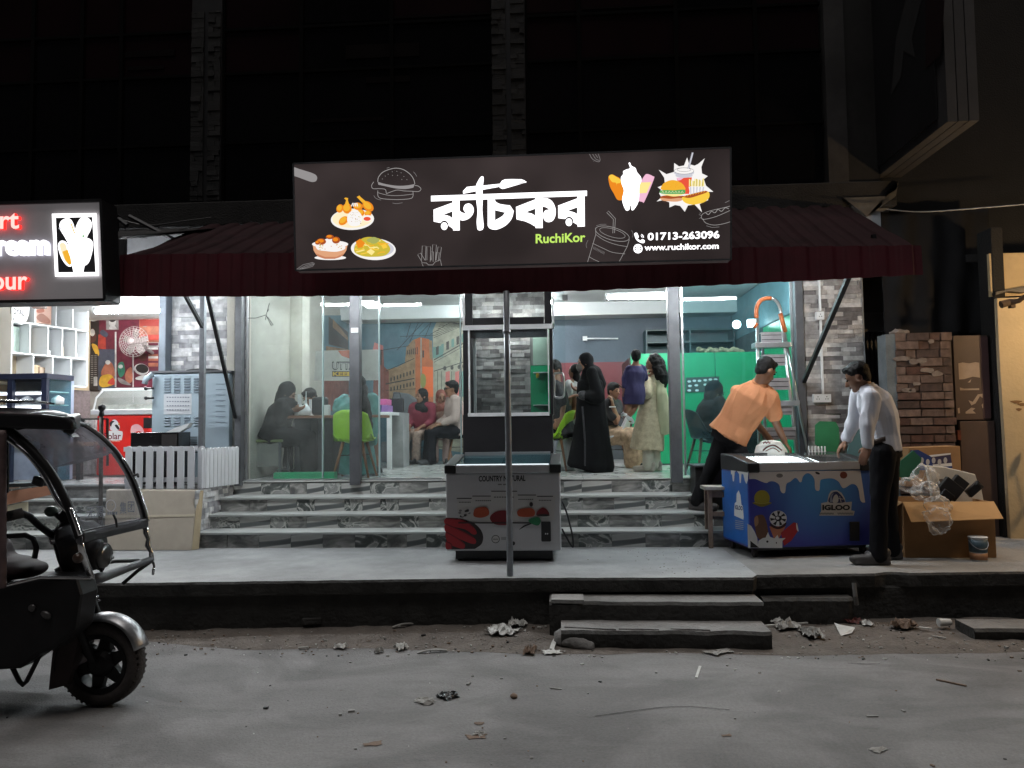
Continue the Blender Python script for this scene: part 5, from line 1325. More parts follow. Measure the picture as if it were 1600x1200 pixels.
# bottle tops behind freezer
for q in range(6):
 b_ = MB(); c = at(1264 + q * 5.0, 703, 7.2); b_.lathe([(0.018, -0.16), (0.018, -0.05), (0.007, 0.0), (0.007, 0.03), (0.004, 0.034)], c, 10)
 o_ = b_.build('bottle', M_PVC, smooth=True); tag(o_, ('first', 'second', 'third', 'fourth', 'fifth', 'sixth')[q] + ' slim white bottle from the ladder in the row behind the blue freezer', 'bottle', 'slim white bottles behind the freezer')
MB().bb((at(1258, 700, 7.2).x, 7.12, 0.372), (at(1296, 700, 7.2).x, 7.3, at(1264, 703, 7.2).z - 0.161)).build('crate', mat('dark_crate', (0.05, 0.05, 0.055), 0.7))
tag(bpy.data.objects['crate'], 'dark crate behind the blue freezer holding the white bottles', 'crate')
b_ = MB(); pts = [(1274, 664), (1281, 658), (1306, 659), (1311, 668), (1312, 690), (1308, 706), (1290, 708), (1274, 694)]
b_.prism([at(px, py, 7.62) for px, py in pts], (0, 0.02, 0)); tag(b_.build('green_board', mat('dull_green', (0.03, 0.2, 0.085), 0.5, var=0.15), bevel=0.003), 'cut green board leaning on the stone pier behind the freezer', 'board')
b_ = MB(); b_.prism([at(1336, 658, 7.3), at(1349, 655, 7.3), at(1347, 712, 7.3), at(1322, 714, 7.3)], (0, 0.015, 0)); tag(b_.build('teal_sheet', mat('teal_sheet', (0.1, 0.2, 0.22), 0.4, var=0.15)), 'teal plastic sheet leaning next to the man in the white shirt', 'sheet')
# sockets on the pier
def socket(x0, y0, x1, y1, label, n):
 t = thing('socket_box', label, 'socket', at((x0 + x1) / 2, (y0 + y1) / 2, 7.75))
 a = at(x0, y0, 7.735); b = at(x1, y1, 7.735)
 MB().bb((a.x, 7.725, b.z), (b.x, 7.77, a.z)).build('box', M_PVC, t, bevel=0.004)
 for q in range(n):
  cx = a.x + (b.x - a.x) * (q + 0.5) / n; cz = (a.z + b.z) / 2
  b_ = MB()
  for dx, dz in ((0, 0.014), (-0.011, -0.008), (0.011, -0.008)): b_.cyl((cx + dx, 7.7225, cz + dz), (cx + dx, 7.726, cz + dz), 0.005, 0.005, 8)
  b_.build('pin_hole', M_BLKP, t)
socket(1275, 487, 1288, 499.5, 'single white wall socket high on the grey stone pier', 1)
socket(1270.5, 616, 1298.5, 628.5, 'double white wall socket low on the grey stone pier', 2)
b_ = MB(); b_.bb((at(1280.5, 500, 7.75).x, 7.74, at(1280, 616, 7.75).z), (at(1283.5, 500, 7.75).x, 7.766, at(1280, 500, 7.75).z)); b_.bb((at(1280.5, 500, 7.75).x, 7.741, at(1280, 486, 7.75).z), (at(1283.5, 500, 7.75).x, 7.765, 2.9))
tag(b_.build('conduit', M_PVC), 'white cable conduit running up the stone pier between the sockets', 'conduit')

# ============================================================ right side: gate, brick wall, doors, cream wall
gt = thing('dark_gate', 'dark barred gate in the recess between the stone pier and the brick wall', 'gate', (3.2, 8.1, 0.37))
gx0 = at(1352, 600, 8.1).x; gx1 = at(1404, 600, 8.1).x
b_ = MB(); b_.bb((gx0, 8.16, 0.37), (gx1 + 0.1, 8.2, 2.6)); b_.build('back_sheet', M_BLKP, gt)
zgt = at(1380, 516, 8.1).z
for q in range(9): MB().beam((gx0 + 0.04 + q * 0.042, 8.12, 0.4), (gx0 + 0.04 + q * 0.042, 8.12, zgt), 0.014).build('bar', M_STEELD, gt)
for z in (0.45, 1.5, zgt): MB().beam((gx0, 8.105, z), (gx1, 8.105, z + 0.0), 0.03, 0.03).build('rail', M_STEELD, gt)
MB().bb((gx1 - 0.03, 8.02, 0.372), (gx1 + 0.03, 8.1, zgt + 0.1)).build('gate_post', M_STEELD, gt)

wl = thing('brick_wall', 'crumbling bare brick wall behind the cardboard box', 'wall', (3.6, 7.7, 0.37))
YBk = 7.5
bx0, bx1 = at(1403, 640, YBk).x, at(1493, 640, YBk).x
zb1 = at(1450, 516, YBk).z
MB().bb((bx0, YBk + 0.03, 0.37), (bx1, YBk + 0.25, zb1 - 0.02)).build('wall_core', mat('mortar', (0.12, 0.105, 0.095), 0.95, var=0.3, scale=8, bump=0.6), wl)
rb = random.Random(17); z = 0.375; row = 0
hrow = 0.0805
while z < zb1 - 0.03:
 x = bx0 - (0.11 if row % 2 else 0.0)
 while x < bx1:
  L = rb.choice((0.215, 0.215, 0.1)); a = max(x, bx0 - rb.uniform(0, 0.012)); b = min(x + L, bx1 + rb.uniform(-0.02, 0.012))
  if b - a > 0.04:
   up_ = z > 1.72
   piece('brick', BRICKM, wl, ((a + b) / 2, YBk + 0.02 + rb.uniform(-0.008, 0.008) + (0.006 if up_ else 0), z + hrow / 2), (b - a - 0.01, 0.05, hrow - (0.006 if up_ else 0.014)), Matrix.Rotation(rb.uniform(-0.012, 0.012), 3, 'Y'), 0.06)
  x += L
 z += hrow; row += 1
# mortar smears on the upper courses
b_ = MB()
for q in range(9):
 cx = rb.uniform(bx0 + 0.05, bx1 - 0.08); cz = rb.uniform(1.7, zb1 - 0.06); w_ = rb.uniform(0.03, 0.1)
 b_.prism([Vector((cx + w_ * math.cos(u) * rb.uniform(0.6, 1.1), YBk - 0.007, cz + 0.028 * math.sin(u) * rb.uniform(0.5, 1.2))) for u in [i * PI / 4 for i in range(8)]], (0, 0.012, 0))
b_.build('mortar_smear', mat('mortar_pale', (0.2, 0.165, 0.145), 0.95, var=0.3, scale=14, bump=0.6), wl)
c0, c1 = at(1387, 600, YBk).x, at(1403, 600, YBk).x
MB().bb((c0, YBk + 0.01, 0.37), (c1 - 0.003, YBk + 0.2, zb1 - 0.03)).build('plaster_edge', mat('blue_grey_plaster2', (0.13, 0.15, 0.16), 0.9, var=0.3, scale=5, bump=0.3), wl)
for q in range(1):
 cx = (bx0 + bx1) / 2 - 0.2; b_ = MB(); b_.ell((cx, YBk + 0.05, zb1 - 0.01), (0.1, 0.05, 0.035)); organic(b_, 'mortar_lump', MATS['mortar_pale'], wl, 0.014, 1, 0.02, 25)

dp = thing('metal_door', 'brown metal door with remains of torn posters right of the brick wall', 'door', (4.0, 7.6, 0.37))
d0, d1 = at(1492, 600, 7.58).x, at(1546, 600, 7.58).x
zu0, zu1, zl = at(1520, 657, 7.58).z, at(1520, 524, 7.58).z, 0.375
M_DOOR = mat('brown_door_sheet', (0.07, 0.046, 0.041), 0.6, var=0.15, scale=3, dirt=0.25)
MB().bb((d0 + 0.0, 7.58, zu0 + 0.006), (d1, 7.62, zu1)).build('upper_panel', M_DOOR, dp, bevel=0.004)
MB().bb((d0 + 0.02, 7.56, zl), (d1 + 0.02, 7.60, zu0 - 0.006)).build('lower_panel', M_DOOR, dp, bevel=0.004)
MB().bb((d1 - 0.07, 7.575, zu0 + 0.02), (d1 - 0.0, 7.579, zu1 - 0.02)).build('edge_strip', mat('plum_strip', (0.075, 0.04, 0.045), 0.6), dp)
b_ = MB(); b_.box(at(1497, 680, 7.55), (0.03, 0.05, 0.09)); b_.build('latch', mat('rust', (0.12, 0.03, 0.015), 0.9, var=0.4, scale=20), dp)
ar = Art(Plane((0, 7.578, 0), (0, -1, 0)), zt(1340, 430, 4.446)); M_PAP = mat('torn_paper', (0.34, 0.27, 0.22), 0.9, var=0.2, scale=8)
ar.poly([(700, 612), (730, 606), (775, 612), (820, 604), (845, 608), (850, 712), (800, 705), (740, 722), (705, 724)], M_PAP)
ar.poly([(765, 745), (790, 722), (782, 745)], M_PAP); ar.poly([(710, 780), (740, 788), (845, 785), (845, 798), (712, 800)], M_PAP)
ar.poly([(695, 925), (708, 920), (712, 958), (698, 960)], M_PAP); ar.poly([(750, 950), (790, 920), (818, 925), (800, 940), (822, 960), (750, 962)], M_PAP)
ar.poly([(770, 868), (800, 880), (835, 828), (880, 822), (895, 835), (892, 862), (870, 855), (850, 840), (820, 890), (790, 905)], M_PAP); ar.poly([(862, 900), (880, 880), (882, 910), (868, 925)], M_PAP)
ar.build('torn_poster', dp)
jb = MB(); j0, j1 = at(1549, 700, 7.6).x, at(1573, 700, 7.6).x
jb.bb((j0 + 0.03, 7.5, 0.372), (j1, 7.75, 3.3)); tag(jb.build('dark_jamb', M_WALLD, bevel=0.01), 'dark post between the brown door and the cream wall', 'post')
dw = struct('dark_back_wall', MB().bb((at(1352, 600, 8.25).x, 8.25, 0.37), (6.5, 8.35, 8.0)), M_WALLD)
tp = MB()
def tarp_pt(u, v):
 x = at(1385, 480, 7.9).x + (at(1556, 480, 7.9).x - at(1385, 480, 7.9).x) * u
 z = 3.6 - (3.6 - 2.32) * v
 return (x, 7.95 + 0.025 * math.sin(u * 23 + 2 * v) * (0.4 + v * 0.6) + 0.03 * noise.noise(Vector((u * 6, v * 3, 0))), z + 0.04 * noise.noise(Vector((u * 4, 0, 3))) * v)
tp.grid(tarp_pt, 60, 24); tag(tp.build('black_tarp', mat('black_tarp', (0.008, 0.008, 0.009), 0.8, var=0.3, spec=0.15), smooth=True, recalc=False, solid=0.002), 'black tarpaulin hanging above the brick wall', 'tarpaulin')
cw = thing('cream_wall', 'cream plaster wall lit by a warm lamp at the far right', 'wall', (4.9, 7.3, 0.37))
w0, w1 = at(1556, 600, 7.45).x, 7.5
M_CREAM = mat('cream_plaster_wall', (0.5, 0.41, 0.27), 0.8, var=0.12, scale=2.5, bump=0.2, bscale=30, dirt=0.12)
MB().prism([at(1558, 466, 7.45), at(1562, 560, 7.45), at(1571, 700, 7.45), at(1581, 868, 7.45), (w1, 7.45, 0.372), (w1, 7.45, at(1560, 460, 7.45).z + 0.02)], (0, 0.05, 0)).build('lower_wall', M_CREAM, cw)
zb_ = at(1560, 458, 7.45).z
MB().bb((at(1553, 440, 7.45).x, 7.51, zb_ - 0.02), (w1, 7.55, at(1553, 394, 7.45).z)).build('upper_wall', mat('tan_plaster', (0.42, 0.33, 0.2), 0.8, var=0.15, scale=3, dirt=0.2), cw)
b_ = MB(); b_.prism([at(1555, 461, 7.44), at(1575, 455, 7.44), at(1600, 457, 7.44), at(1640, 450, 7.44), at(1640, 440, 7.44), at(1556, 456, 7.44)], (0, 0.06, 0)); b_.build('ledge', M_STEELD, cw)
br = MB(); br.tube([at(1564, 476, 7.3), at(1578, 472, 7.3), at(1592, 470, 7.25), at(1606, 460, 7.2), at(1625, 450, 7.1)], [0.035, 0.03, 0.022, 0.02, 0.02], 8); br.box(at(1581, 478, 7.32), (0.04, 0.05, 0.04))
tag(br.build('iron_bracket', mat('brown_iron', (0.06, 0.035, 0.02), 0.7, var=0.3)), 'rusty iron bracket arm fixed to the cream wall', 'bracket')
b_ = MB()
for (px, py, w_) in ((1588, 628, 0.05), (1597, 632, 0.04), (1592, 640, 0.025)):
 b_.poly([at(px, py, 7.447) + Vector((w_ * math.cos(u) * (1 + 0.4 * math.sin(3 * u)), 0, 0.015 * math.sin(u))) for u in [i * PI / 5 for i in range(10)]])
b_.build('stain', mat('wall_stain', (0.2, 0.12, 0.06), 0.9, var=0.3), cw, recalc=False)
# the warm lamp that lights the cream wall
bl = thing('bulb_lamp', 'bare warm bulb hanging from a cord in front of the cream wall', 'lamp', (5.05, 6.3, 2.9))
b_ = MB(); b_.ell((5.05, 6.3, 2.62), (0.05, 0.05, 0.06), None, 12, 8); b_.build('bulb', emat('warm_bulb', (1.0, 0.66, 0.33), 900), bl, smooth=True)
b_ = MB(); b_.cyl((5.05, 6.3, 2.67), (5.05, 6.3, 2.74), 0.022); b_.cyl((5.05, 6.3, 2.74), (5.05, 6.3, 3.4), 0.004); b_.build('holder', M_BLKP, bl)
# neighbouring dark building mass, right
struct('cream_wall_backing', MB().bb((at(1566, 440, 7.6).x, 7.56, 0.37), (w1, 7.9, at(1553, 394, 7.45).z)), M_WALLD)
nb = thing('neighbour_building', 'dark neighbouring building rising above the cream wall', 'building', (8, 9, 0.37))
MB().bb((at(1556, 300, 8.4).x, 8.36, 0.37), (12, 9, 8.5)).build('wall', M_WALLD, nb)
MB().bb((at(1553, 440, 7.45).x - 0.0, 7.9, at(1553, 394, 7.45).z + 0.003), (12, 8.35, at(1553, 394, 7.45).z + 0.08)).build('ledge', M_WALLD, nb)
wr = MB(); wr.tube([at(px, py, 7.6) for px, py in crom([(1385, 327), (1440, 331), (1520, 326), (1640, 316)], 8, False)], 0.006, 5)
tag(wr.build('overhead_wire', M_GALV), 'thin pale wire running from the building corner to the right', 'wire')

# ---- rubbish box
rbx = thing('cardboard_box', 'big open cardboard box overflowing with packaging rubbish', 'box', (3.3, 6.6, 0.37))
YR = 6.42
a = at(1412, 815, YR); b = at(1557, 868, YR)
bxl, bxr, bzt = a.x, b.x, at(1485, 785, YR).z
MB().bb((bxl, YR, 0.372), (bxr, YR + 0.012, bzt)).build('front_panel', M_CARD, rbx)
MB().bb((bxl, YR + 0.014, 0.372), (bxl + 0.012, YR + 0.52, bzt)).build('side_panel', M_CARD, rbx)
MB().bb((bxr - 0.012, YR + 0.014, 0.372), (bxr, YR + 0.52, bzt)).build('side_panel', M_CARD, rbx)
MB().bb((bxl, YR + 0.522, 0.372), (bxr, YR + 0.535, bzt)).build('back_panel', M_CARD, rbx)
MB().bb((bxl + 0.014, YR + 0.014, 0.374), (bxr - 0.014, YR + 0.52, 0.386)).build('bottom_panel', M_CARD, rbx)
f0 = Vector((bxl, YR - 0.001, bzt)); f1 = Vector((bxr, YR - 0.001, bzt)); f2 = at(1568, 810.5, YR - 0.13); f3 = at(1424, 816, YR - 0.13)
MB().prism([f0, f1, f2, f3], (0, 0.004, 0.006)).build('flap', mat('cardboard_flap', (0.44, 0.25, 0.1), 0.8, var=0.1, scale=4), rbx)
MB().prism([(bxl - 0.001, YR + 0.01, bzt), (bxl - 0.001, YR + 0.5, bzt), (bxl - 0.15, YR + 0.46, bzt - 0.13), (bxl - 0.15, YR + 0.05, bzt - 0.13)], (0.004, 0, 0.006)).build('flap', M_CARD, rbx)
b_ = MB(); b_.prism([at(px, py, 6.72) for px, py in ((1448, 727), (1478, 730), (1524, 741), (1529, 757), (1533, 760), (1537, 781), (1537, 800), (1462, 800))], (0, 0.05, 0)); 
o_ = b_.build('foam_sheet', mat('polystyrene', (0.66, 0.62, 0.55), 0.9, var=0.05, bump=0.2, bscale=120), bevel=0.006); tag(o_, 'white polystyrene sheet with a round hole standing in the cardboard box', 'polystyrene sheet')
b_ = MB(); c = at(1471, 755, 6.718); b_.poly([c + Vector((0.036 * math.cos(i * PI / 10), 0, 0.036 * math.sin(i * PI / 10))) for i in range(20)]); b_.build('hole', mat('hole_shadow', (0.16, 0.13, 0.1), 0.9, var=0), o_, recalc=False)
b_ = MB(); R1 = Matrix.Rotation(0.7, 3, 'Y')
for (px, py, w_, h_, Y) in ((1485, 764, 0.17, 0.13, 6.60), (1497, 757, 0.12, 0.12, 6.63), (1478, 775, 0.1, 0.08, 6.58)): b_.box(at(px, py, Y), (w_, 0.05, h_), R1)
tag(b_.build('black_packing', M_BLKP, bevel=0.006), 'black plastic packing block lying in front of the polystyrene sheet', 'packing block')
b_ = MB(); b_.box(at(1522, 764, 6.64), (0.14, 0.04, 0.07), Matrix.Rotation(-0.7, 3, 'Y')); b_.box(at(1529, 758, 6.62), (0.05, 0.03, 0.03), Matrix.Rotation(0.6, 3, 'Y'))
tag(b_.build('black_tray', MATS['black_plastic'], bevel=0.006), 'small black plastic tray at the right edge of the polystyrene', 'tray')
b_ = MB(); b_.prism([at(px, py, 7.0) for px, py in ((1408, 720), (1427, 704), (1440, 716), (1436, 740), (1421, 752), (1404, 744))], (0, 0.02, 0)); tag(b_.build('green_offcut', mat('bottle_green', (0.02, 0.12, 0.07), 0.5, var=0.15)), 'cut green board standing behind the rubbish beside the white polystyrene', 'board')
b_ = MB(); b_.prism([at(px, py, 7.1) for px, py in ((1420, 700), (1500, 697), (1503, 760), (1415, 760))], (0, 0.25, 0)); o_ = b_.build('printed_carton', M_CARD); tag(o_, 'brown carton with blue and white print behind the rubbish', 'carton')
ar = Art(Plane((0, 7.1, 0), (0, -1, 0)), zt(1380, 680, 5.4545))
ar.poly([(230, 130), (300, 125), (420, 190), (575, 165), (590, 280), (300, 300), (240, 240)], flat('carton_navy', 40, 60, 120)); ar.poly([(405, 190), (575, 165), (585, 235), (430, 260)], flat('carton_dark', 60, 55, 85)); ar.poly([(420, 250), (585, 236), (587, 262), (430, 276)], P_WH); ar.poly([(390, 170), (575, 152), (576, 164), (410, 186)], P_WH)
for q in range(5): ar.ell(330 + q * 50, 215 + (q % 2) * 14, 16, 26, P_LT)
ar.build('carton_print', o_)
b_ = MB()
for (px, py, Y, rx, rz) in ((1424, 757, 6.58, 0.1, 0.07), (1440, 742, 6.62, 0.08, 0.09), (1450, 768, 6.5, 0.09, 0.09), (1465, 790, 6.37, 0.11, 0.08), (1470, 812, 6.28, 0.08, 0.1), (1455, 750, 6.66, 0.07, 0.1), (1437, 770, 6.5, 0.08, 0.06)): b_.ell(at(px, py, Y), (rx, 0.06, rz))
b_.loft([(at(1462, 800, 6.30), 0.12, 0.03), (at(1466, 820, 6.26), 0.09, 0.02), (at(1456, 834, 6.25), 0.035, 0.012)], (1, 0, 0))
def bagmat():
 m = bpy.data.materials.new('clear_bag'); MATS['clear_bag'] = m; m.use_nodes = True
 n = m.node_tree.nodes; l = m.node_tree.links; n.clear(); o = n.new('ShaderNodeOutputMaterial')
 tr = n.new('ShaderNodeBsdfTransparent'); gl = n.new('ShaderNodeBsdfPrincipled'); gl.inputs['Base Color'].default_value = (0.75, 0.74, 0.72, 1); gl.inputs['Roughness'].default_value = 0.18
 lw_ = n.new('ShaderNodeLayerWeight'); lw_.inputs[0].default_value = 0.35
 mr = n.new('ShaderNodeMapRange'); mr.inputs['To Min'].default_value = 0.1; mr.inputs['To Max'].default_value = 0.75; l.new(lw_.outputs[1], mr.inputs[0])
 mx = n.new('ShaderNodeMixShader'); l.new(mr.outputs[0], mx.inputs[0]); l.new(tr.outputs[0], mx.inputs[1]); l.new(gl.outputs[0], mx.inputs[2]); l.new(mx.outputs[0], o.inputs[0]); return m
tag(organic(b_, 'plastic_bag', bagmat(), None, 0.011, 1, 0.035, 18), 'large clear plastic bag drooping over the front of the cardboard box', 'bag')
t = thing('paint_bucket', 'small white and blue paint bucket in front of the cardboard box', 'bucket', at(1529, 871, 6.3))
c = at(1529, 871, 6.3); c.z = 0.372; rB = (at(1543, 871, 6.3).x - at(1515, 871, 6.3).x) / 2; hB = at(1529, 838, 6.3).z - 0.372
b_ = MB(); b_.lathe([(rB * 0.88, 0), (rB * 0.98, hB * 0.95), (rB * 0.92, hB * 0.95), (rB * 0.85, 0.01)], c, 24); b_.build('pail', M_PVC, t, smooth=True)
b_ = MB(); b_.lathe([(rB * 0.935, hB * 0.36), (rB * 0.985, hB * 0.9), (rB * 0.98, hB * 0.9), (rB * 0.93, hB * 0.36)], c, 24); b_.build('label_band', mat('bucket_blue', (0.05, 0.09, 0.12), 0.5, var=0.3, scale=18), t, smooth=True)
b_ = MB(); b_.lathe([(rB * 0.895, hB * 0.05), (rB * 0.935, hB * 0.33), (rB * 0.93, hB * 0.33), (rB * 0.89, hB * 0.05)], c, 24); b_.build('label_band', mat('bucket_orange', (0.4, 0.2, 0.1), 0.5, var=0.3, scale=14), t, smooth=True)
b_ = MB(); b_.lathe([(rB, hB * 0.95), (rB * 1.04, hB * 0.97), (rB, hB), (rB * 0.94, hB)], c, 24); b_.build('rim', M_PVC, t, smooth=True)
b_ = MB(); b_.tube([c + Vector((rB * 1.03 * math.cos(a_), -rB * 1.03 * abs(math.sin(a_)) * 0.95, hB * 0.85 - abs(math.sin(a_)) * hB * 0.36)) for a_ in [PI * i / 12 for i in range(13)]], 0.003, 6); b_.build('handle', M_GALV, t)
# black handlebar thing at right border: parked motorcycle, mostly outside the frame
mc = thing('motorcycle', 'black parked motorcycle cut off at the right edge', 'motorcycle', (4.45, 6.9, 0.37))
wc = Vector((at(1612, 800, 6.9).x + 0.22, 6.9, 0.65))
def wheel_parts(c, r, w_, par, axis='Y', spokes=0):
 b_ = MB(); Rm = Matrix.Rotation(PI / 2, 3, 'X') if axis == 'Y' else Matrix.Identity(3)
 b_.lathe([(r * 0.78, -w_ / 2), (r * 0.95, -w_ / 2), (r, -w_ / 5), (r, w_ / 5), (r * 0.95, w_ / 2), (r * 0.78, w_ / 2), (r * 0.74, 0), (r * 0.78, -w_ / 2)], c, 32, R=Rm, caps=False)
 return b_
for dx in (0, 1.15):
 o_ = wheel_parts(wc + Vector((dx, 0, -0.0)), 0.27, 0.09, mc).build('tyre', M_RUBBER, mc, smooth=True)
 b_ = MB(); b_.lathe([(0.03, -0.05), (0.2, -0.02), (0.205, 0), (0.2, 0.02), (0.03, 0.05)], wc + Vector((dx, 0, 0)), 20, R=Matrix.Rotation(PI / 2, 3, 'X')); b_.build('rim', M_STEELD, mc, smooth=True)
b_ = MB(); b_.tube([wc + Vector((0, -0.07, 0)), wc + Vector((0.14, -0.07, 0.32)), wc + Vector((0.24, -0.05, 0.55))], 0.022); b_.tube([wc + Vector((0, 0.07, 0)), wc + Vector((0.14, 0.07, 0.32)), wc + Vector((0.24, 0.05, 0.55))], 0.022); b_.build('fork', M_BLKP, mc)
b_ = MB(); b_.tube([wc + Vector((-0.22, 0, 0.2)), wc + Vector((-0.1, 0, 0.3)), wc + Vector((0.08, 0, 0.3)), wc + Vector((0.24, 0, 0.16))], 0.05, 10, flat=0.5); b_.build('mudguard', M_BLKP, mc, smooth=True)
b_ = MB(); b_.ell(wc + Vector((0.45, 0, 0.38)), (0.24, 0.11, 0.12)); b_.ell(wc + Vector((0.85, 0, 0.36)), (0.34, 0.1, 0.06)); b_.ell(wc + Vector((0.5, 0, 0.1)), (0.24, 0.1, 0.16)); organic(b_, 'body', M_BLKP, mc, 0.015, 3)
b_ = MB(); b_.tube([wc + Vector((0.34, -0.3, 0.6)), wc + Vector((0.24, -0.1, 0.62)), wc + Vector((0.24, 0.1, 0.62)), wc + Vector((0.34, 0.3, 0.6))], 0.014); b_.build('handlebar', M_BLKP, mc)
b_ = MB(); b_.ell(wc + Vector((0.16, 0, 0.5)), (0.07, 0.09, 0.09)); b_.build('headlight', M_CHROME, mc, smooth=True)
for s_ in (-1, 1):
 b_ = MB(); b_.tube([wc + Vector((0.26, s_ * 0.2, 0.62)), wc + Vector((0.2, s_ * 0.24, 0.76))], 0.007); b_.ell(wc + Vector((0.19, s_ * 0.25, 0.8)), (0.02, 0.06, 0.04)); b_.build('mirror', M_BLKP, mc)
# ============================================================ left side: fence, board, parlour
pk = thing('picket_fence', 'white picket fence standing on the platform beside the steps', 'fence', (-3.8, 7.1, 0.905))
M_PICK = mat('picket_white', (0.62, 0.63, 0.66), 0.5, var=0.05, dirt=0.1)
def picket(c, wd, h, ang=0.0):
 n = 6; pts = [(-wd / 2, 0), (wd / 2, 0), (wd / 2, h - wd / 2)] + [(wd / 2 * math.cos(PI * i / n), h - wd / 2 + wd / 2 * math.sin(PI * i / n)) for i in range(1, n)] + [(-wd / 2, h - wd / 2)]
 ca, sa = math.cos(ang), math.sin(ang)
 MB().prism([c + Vector((x * ca, x * sa, z)) for x, z in pts], Vector((sa * 0.016, -ca * 0.016, 0)) * -1).build('picket', M_PICK, pk)
YP = 7.16
for i in range(8):
 px = 200 + i * 16.3
 p = at(px, 765, YP); p.z = 0.908
 picket(p, 0.065, at(px, 697, YP).z - 0.908)
for py in (702, 750):
 a = at(194, py, YP + 0.03); b = at(316, py, YP + 0.03); MB().bb((a.x, YP + 0.019, a.z - 0.022), (b.x, YP + 0.035, a.z + 0.022)).build('rail', M_PICK, pk)
xe = at(319, 700, YP).x; xe2 = at(371, 700, 7.7).x
for i in range(10):
 t = i / 9; c = Vector((xe + (xe2 - xe) * t, YP + (7.7 - YP) * t, 0.908))
 picket(c, 0.052, 0.385, math.atan2(7.7 - YP, xe2 - xe))
dv = Vector((xe2 - xe, 7.7 - YP, 0)).normalized(); nv = Vector((-dv.y, dv.x, 0)) * 1
for z in (0.98, 1.23): MB().beam(Vector((xe, YP, z)) + nv * 0.03, Vector((xe2, 7.7, z)) + nv * 0.03 + dv * 0.05, 0.016, 0.045).build('rail', M_PICK, pk)

b_ = MB(); p = [at(162, 862, 6.86), at(299, 862, 6.86), at(308, 767, 7.06), at(166, 766, 7.06)]
for q in (0, 1): p[q].z = 0.374
b_.prism(p, (0, 0.05, 0.01)); tb = thing('carton_board', 'large flattened pale carton leaning against the platform', 'carton', (-3.8, 6.9, 0.37)); b_.build('front_sheet', M_CARDB, tb, bevel=0.004)
b_ = MB(); b_.prism([p[1] + Vector((0.004, 0.004, 0)), p[1] + Vector((0.03, 0.06, 0)), p[2] + Vector((0.035, 0.03, 0)), p[2] + Vector((0.004, 0.004, 0))], (0.003, 0.02, 0)); b_.build('side_sheet', mat('carton_edge', (0.42, 0.34, 0.22), 0.8, var=0.1), tb)
b_ = MB(); b_.prism([p[0] + (p[3] - p[0]) * 0.52 + Vector((0, -0.004, 0)), p[1] + (p[2] - p[1]) * 0.56 + Vector((0, -0.004, 0)), p[1] + (p[2] - p[1]) * 0.6 + Vector((0, -0.004, 0)), p[0] + (p[3] - p[0]) * 0.57 + Vector((0, -0.004, 0))], (0, 0.003, 0)); b_.build('tape_strip', mat('tape_tan', (0.46, 0.4, 0.31), 0.4, var=0.1), tb)

# parlour steps and floor
ps_ = bpy.data.objects.new('parlour_steps', None); COL.objects.link(ps_); ps_['kind'] = 'structure'; WM[ps_.name] = Matrix.Identity(4)
LN = [(6.93, 0.51), (7.20, 0.65), (7.43, 0.79), (7.55, 0.93)]
zp = 0.37; rt2 = random.Random(9)
for i, (y, z) in enumerate(LN):
 y1 = LN[i + 1][0] + 0.01 if i < 3 else 7.6
 struct('step_core', MB().bb((-6.6, y + 0.012, 0.36), (-4.17, y1, z - 0.024)), M_GROUT, ps_)
 struct('tread', MB().bb((-6.6, y - 0.018, z - 0.022), (-4.17, y1, z)), M_TREAD, ps_, bevel=0.004)
 x = -6.6
 while x < -4.19:
  w_ = min(0.4, -4.17 - x); piece('tile', MARB[(0, 2, 2, 0)[rt2.randint(0, 3)]], ps_, (x + w_ / 2, y + 0.006, (zp + z - 0.024) / 2), (w_ - 0.004, 0.012, z - 0.026 - zp)); x += 0.4
 zp = z
pfl = struct('parlour_floor', MB().bb((-6.7, 7.6, 0.6), (-3.45, 10.6, 0.922)), M_GROUT)
y = 7.6
while y < 10.5:
 x = -6.7
 while x < -3.5:
  ww = min(0.6, -3.46 - x); piece('tile', M_FLOOR, pfl, (x + ww / 2, y + 0.3, 0.925), (ww - 0.003, 0.597, 0.012)); x += 0.6
 y += 0.6
struct('parlour_ceiling', MB().bb((-6.7, 7.7, 2.93), (-3.45, 10.6, 3.0)), M_CEIL)
struct('parlour_left_wall', MB().bb((-6.9, 7.6, 0.6), (-6.2, 10.6, 2.93)), mat('lamp_tinted_wall', (0.62, 0.5, 0.34), 0.7, var=0.08))  # white wall, with a warm lamp's yellow cast put into its colour
struct('parlour_back_wall', MB().bb((-6.2, 10.4, 0.6), (-3.45, 10.6, 2.928)), mat('white_wall', (0.6, 0.6, 0.6), 0.7, var=0.06))
struct('parlour_right_wall', MB().bb((-3.66, 8.13, 0.6), (-3.53, 10.4, 2.928)), MATS['white_wall'])
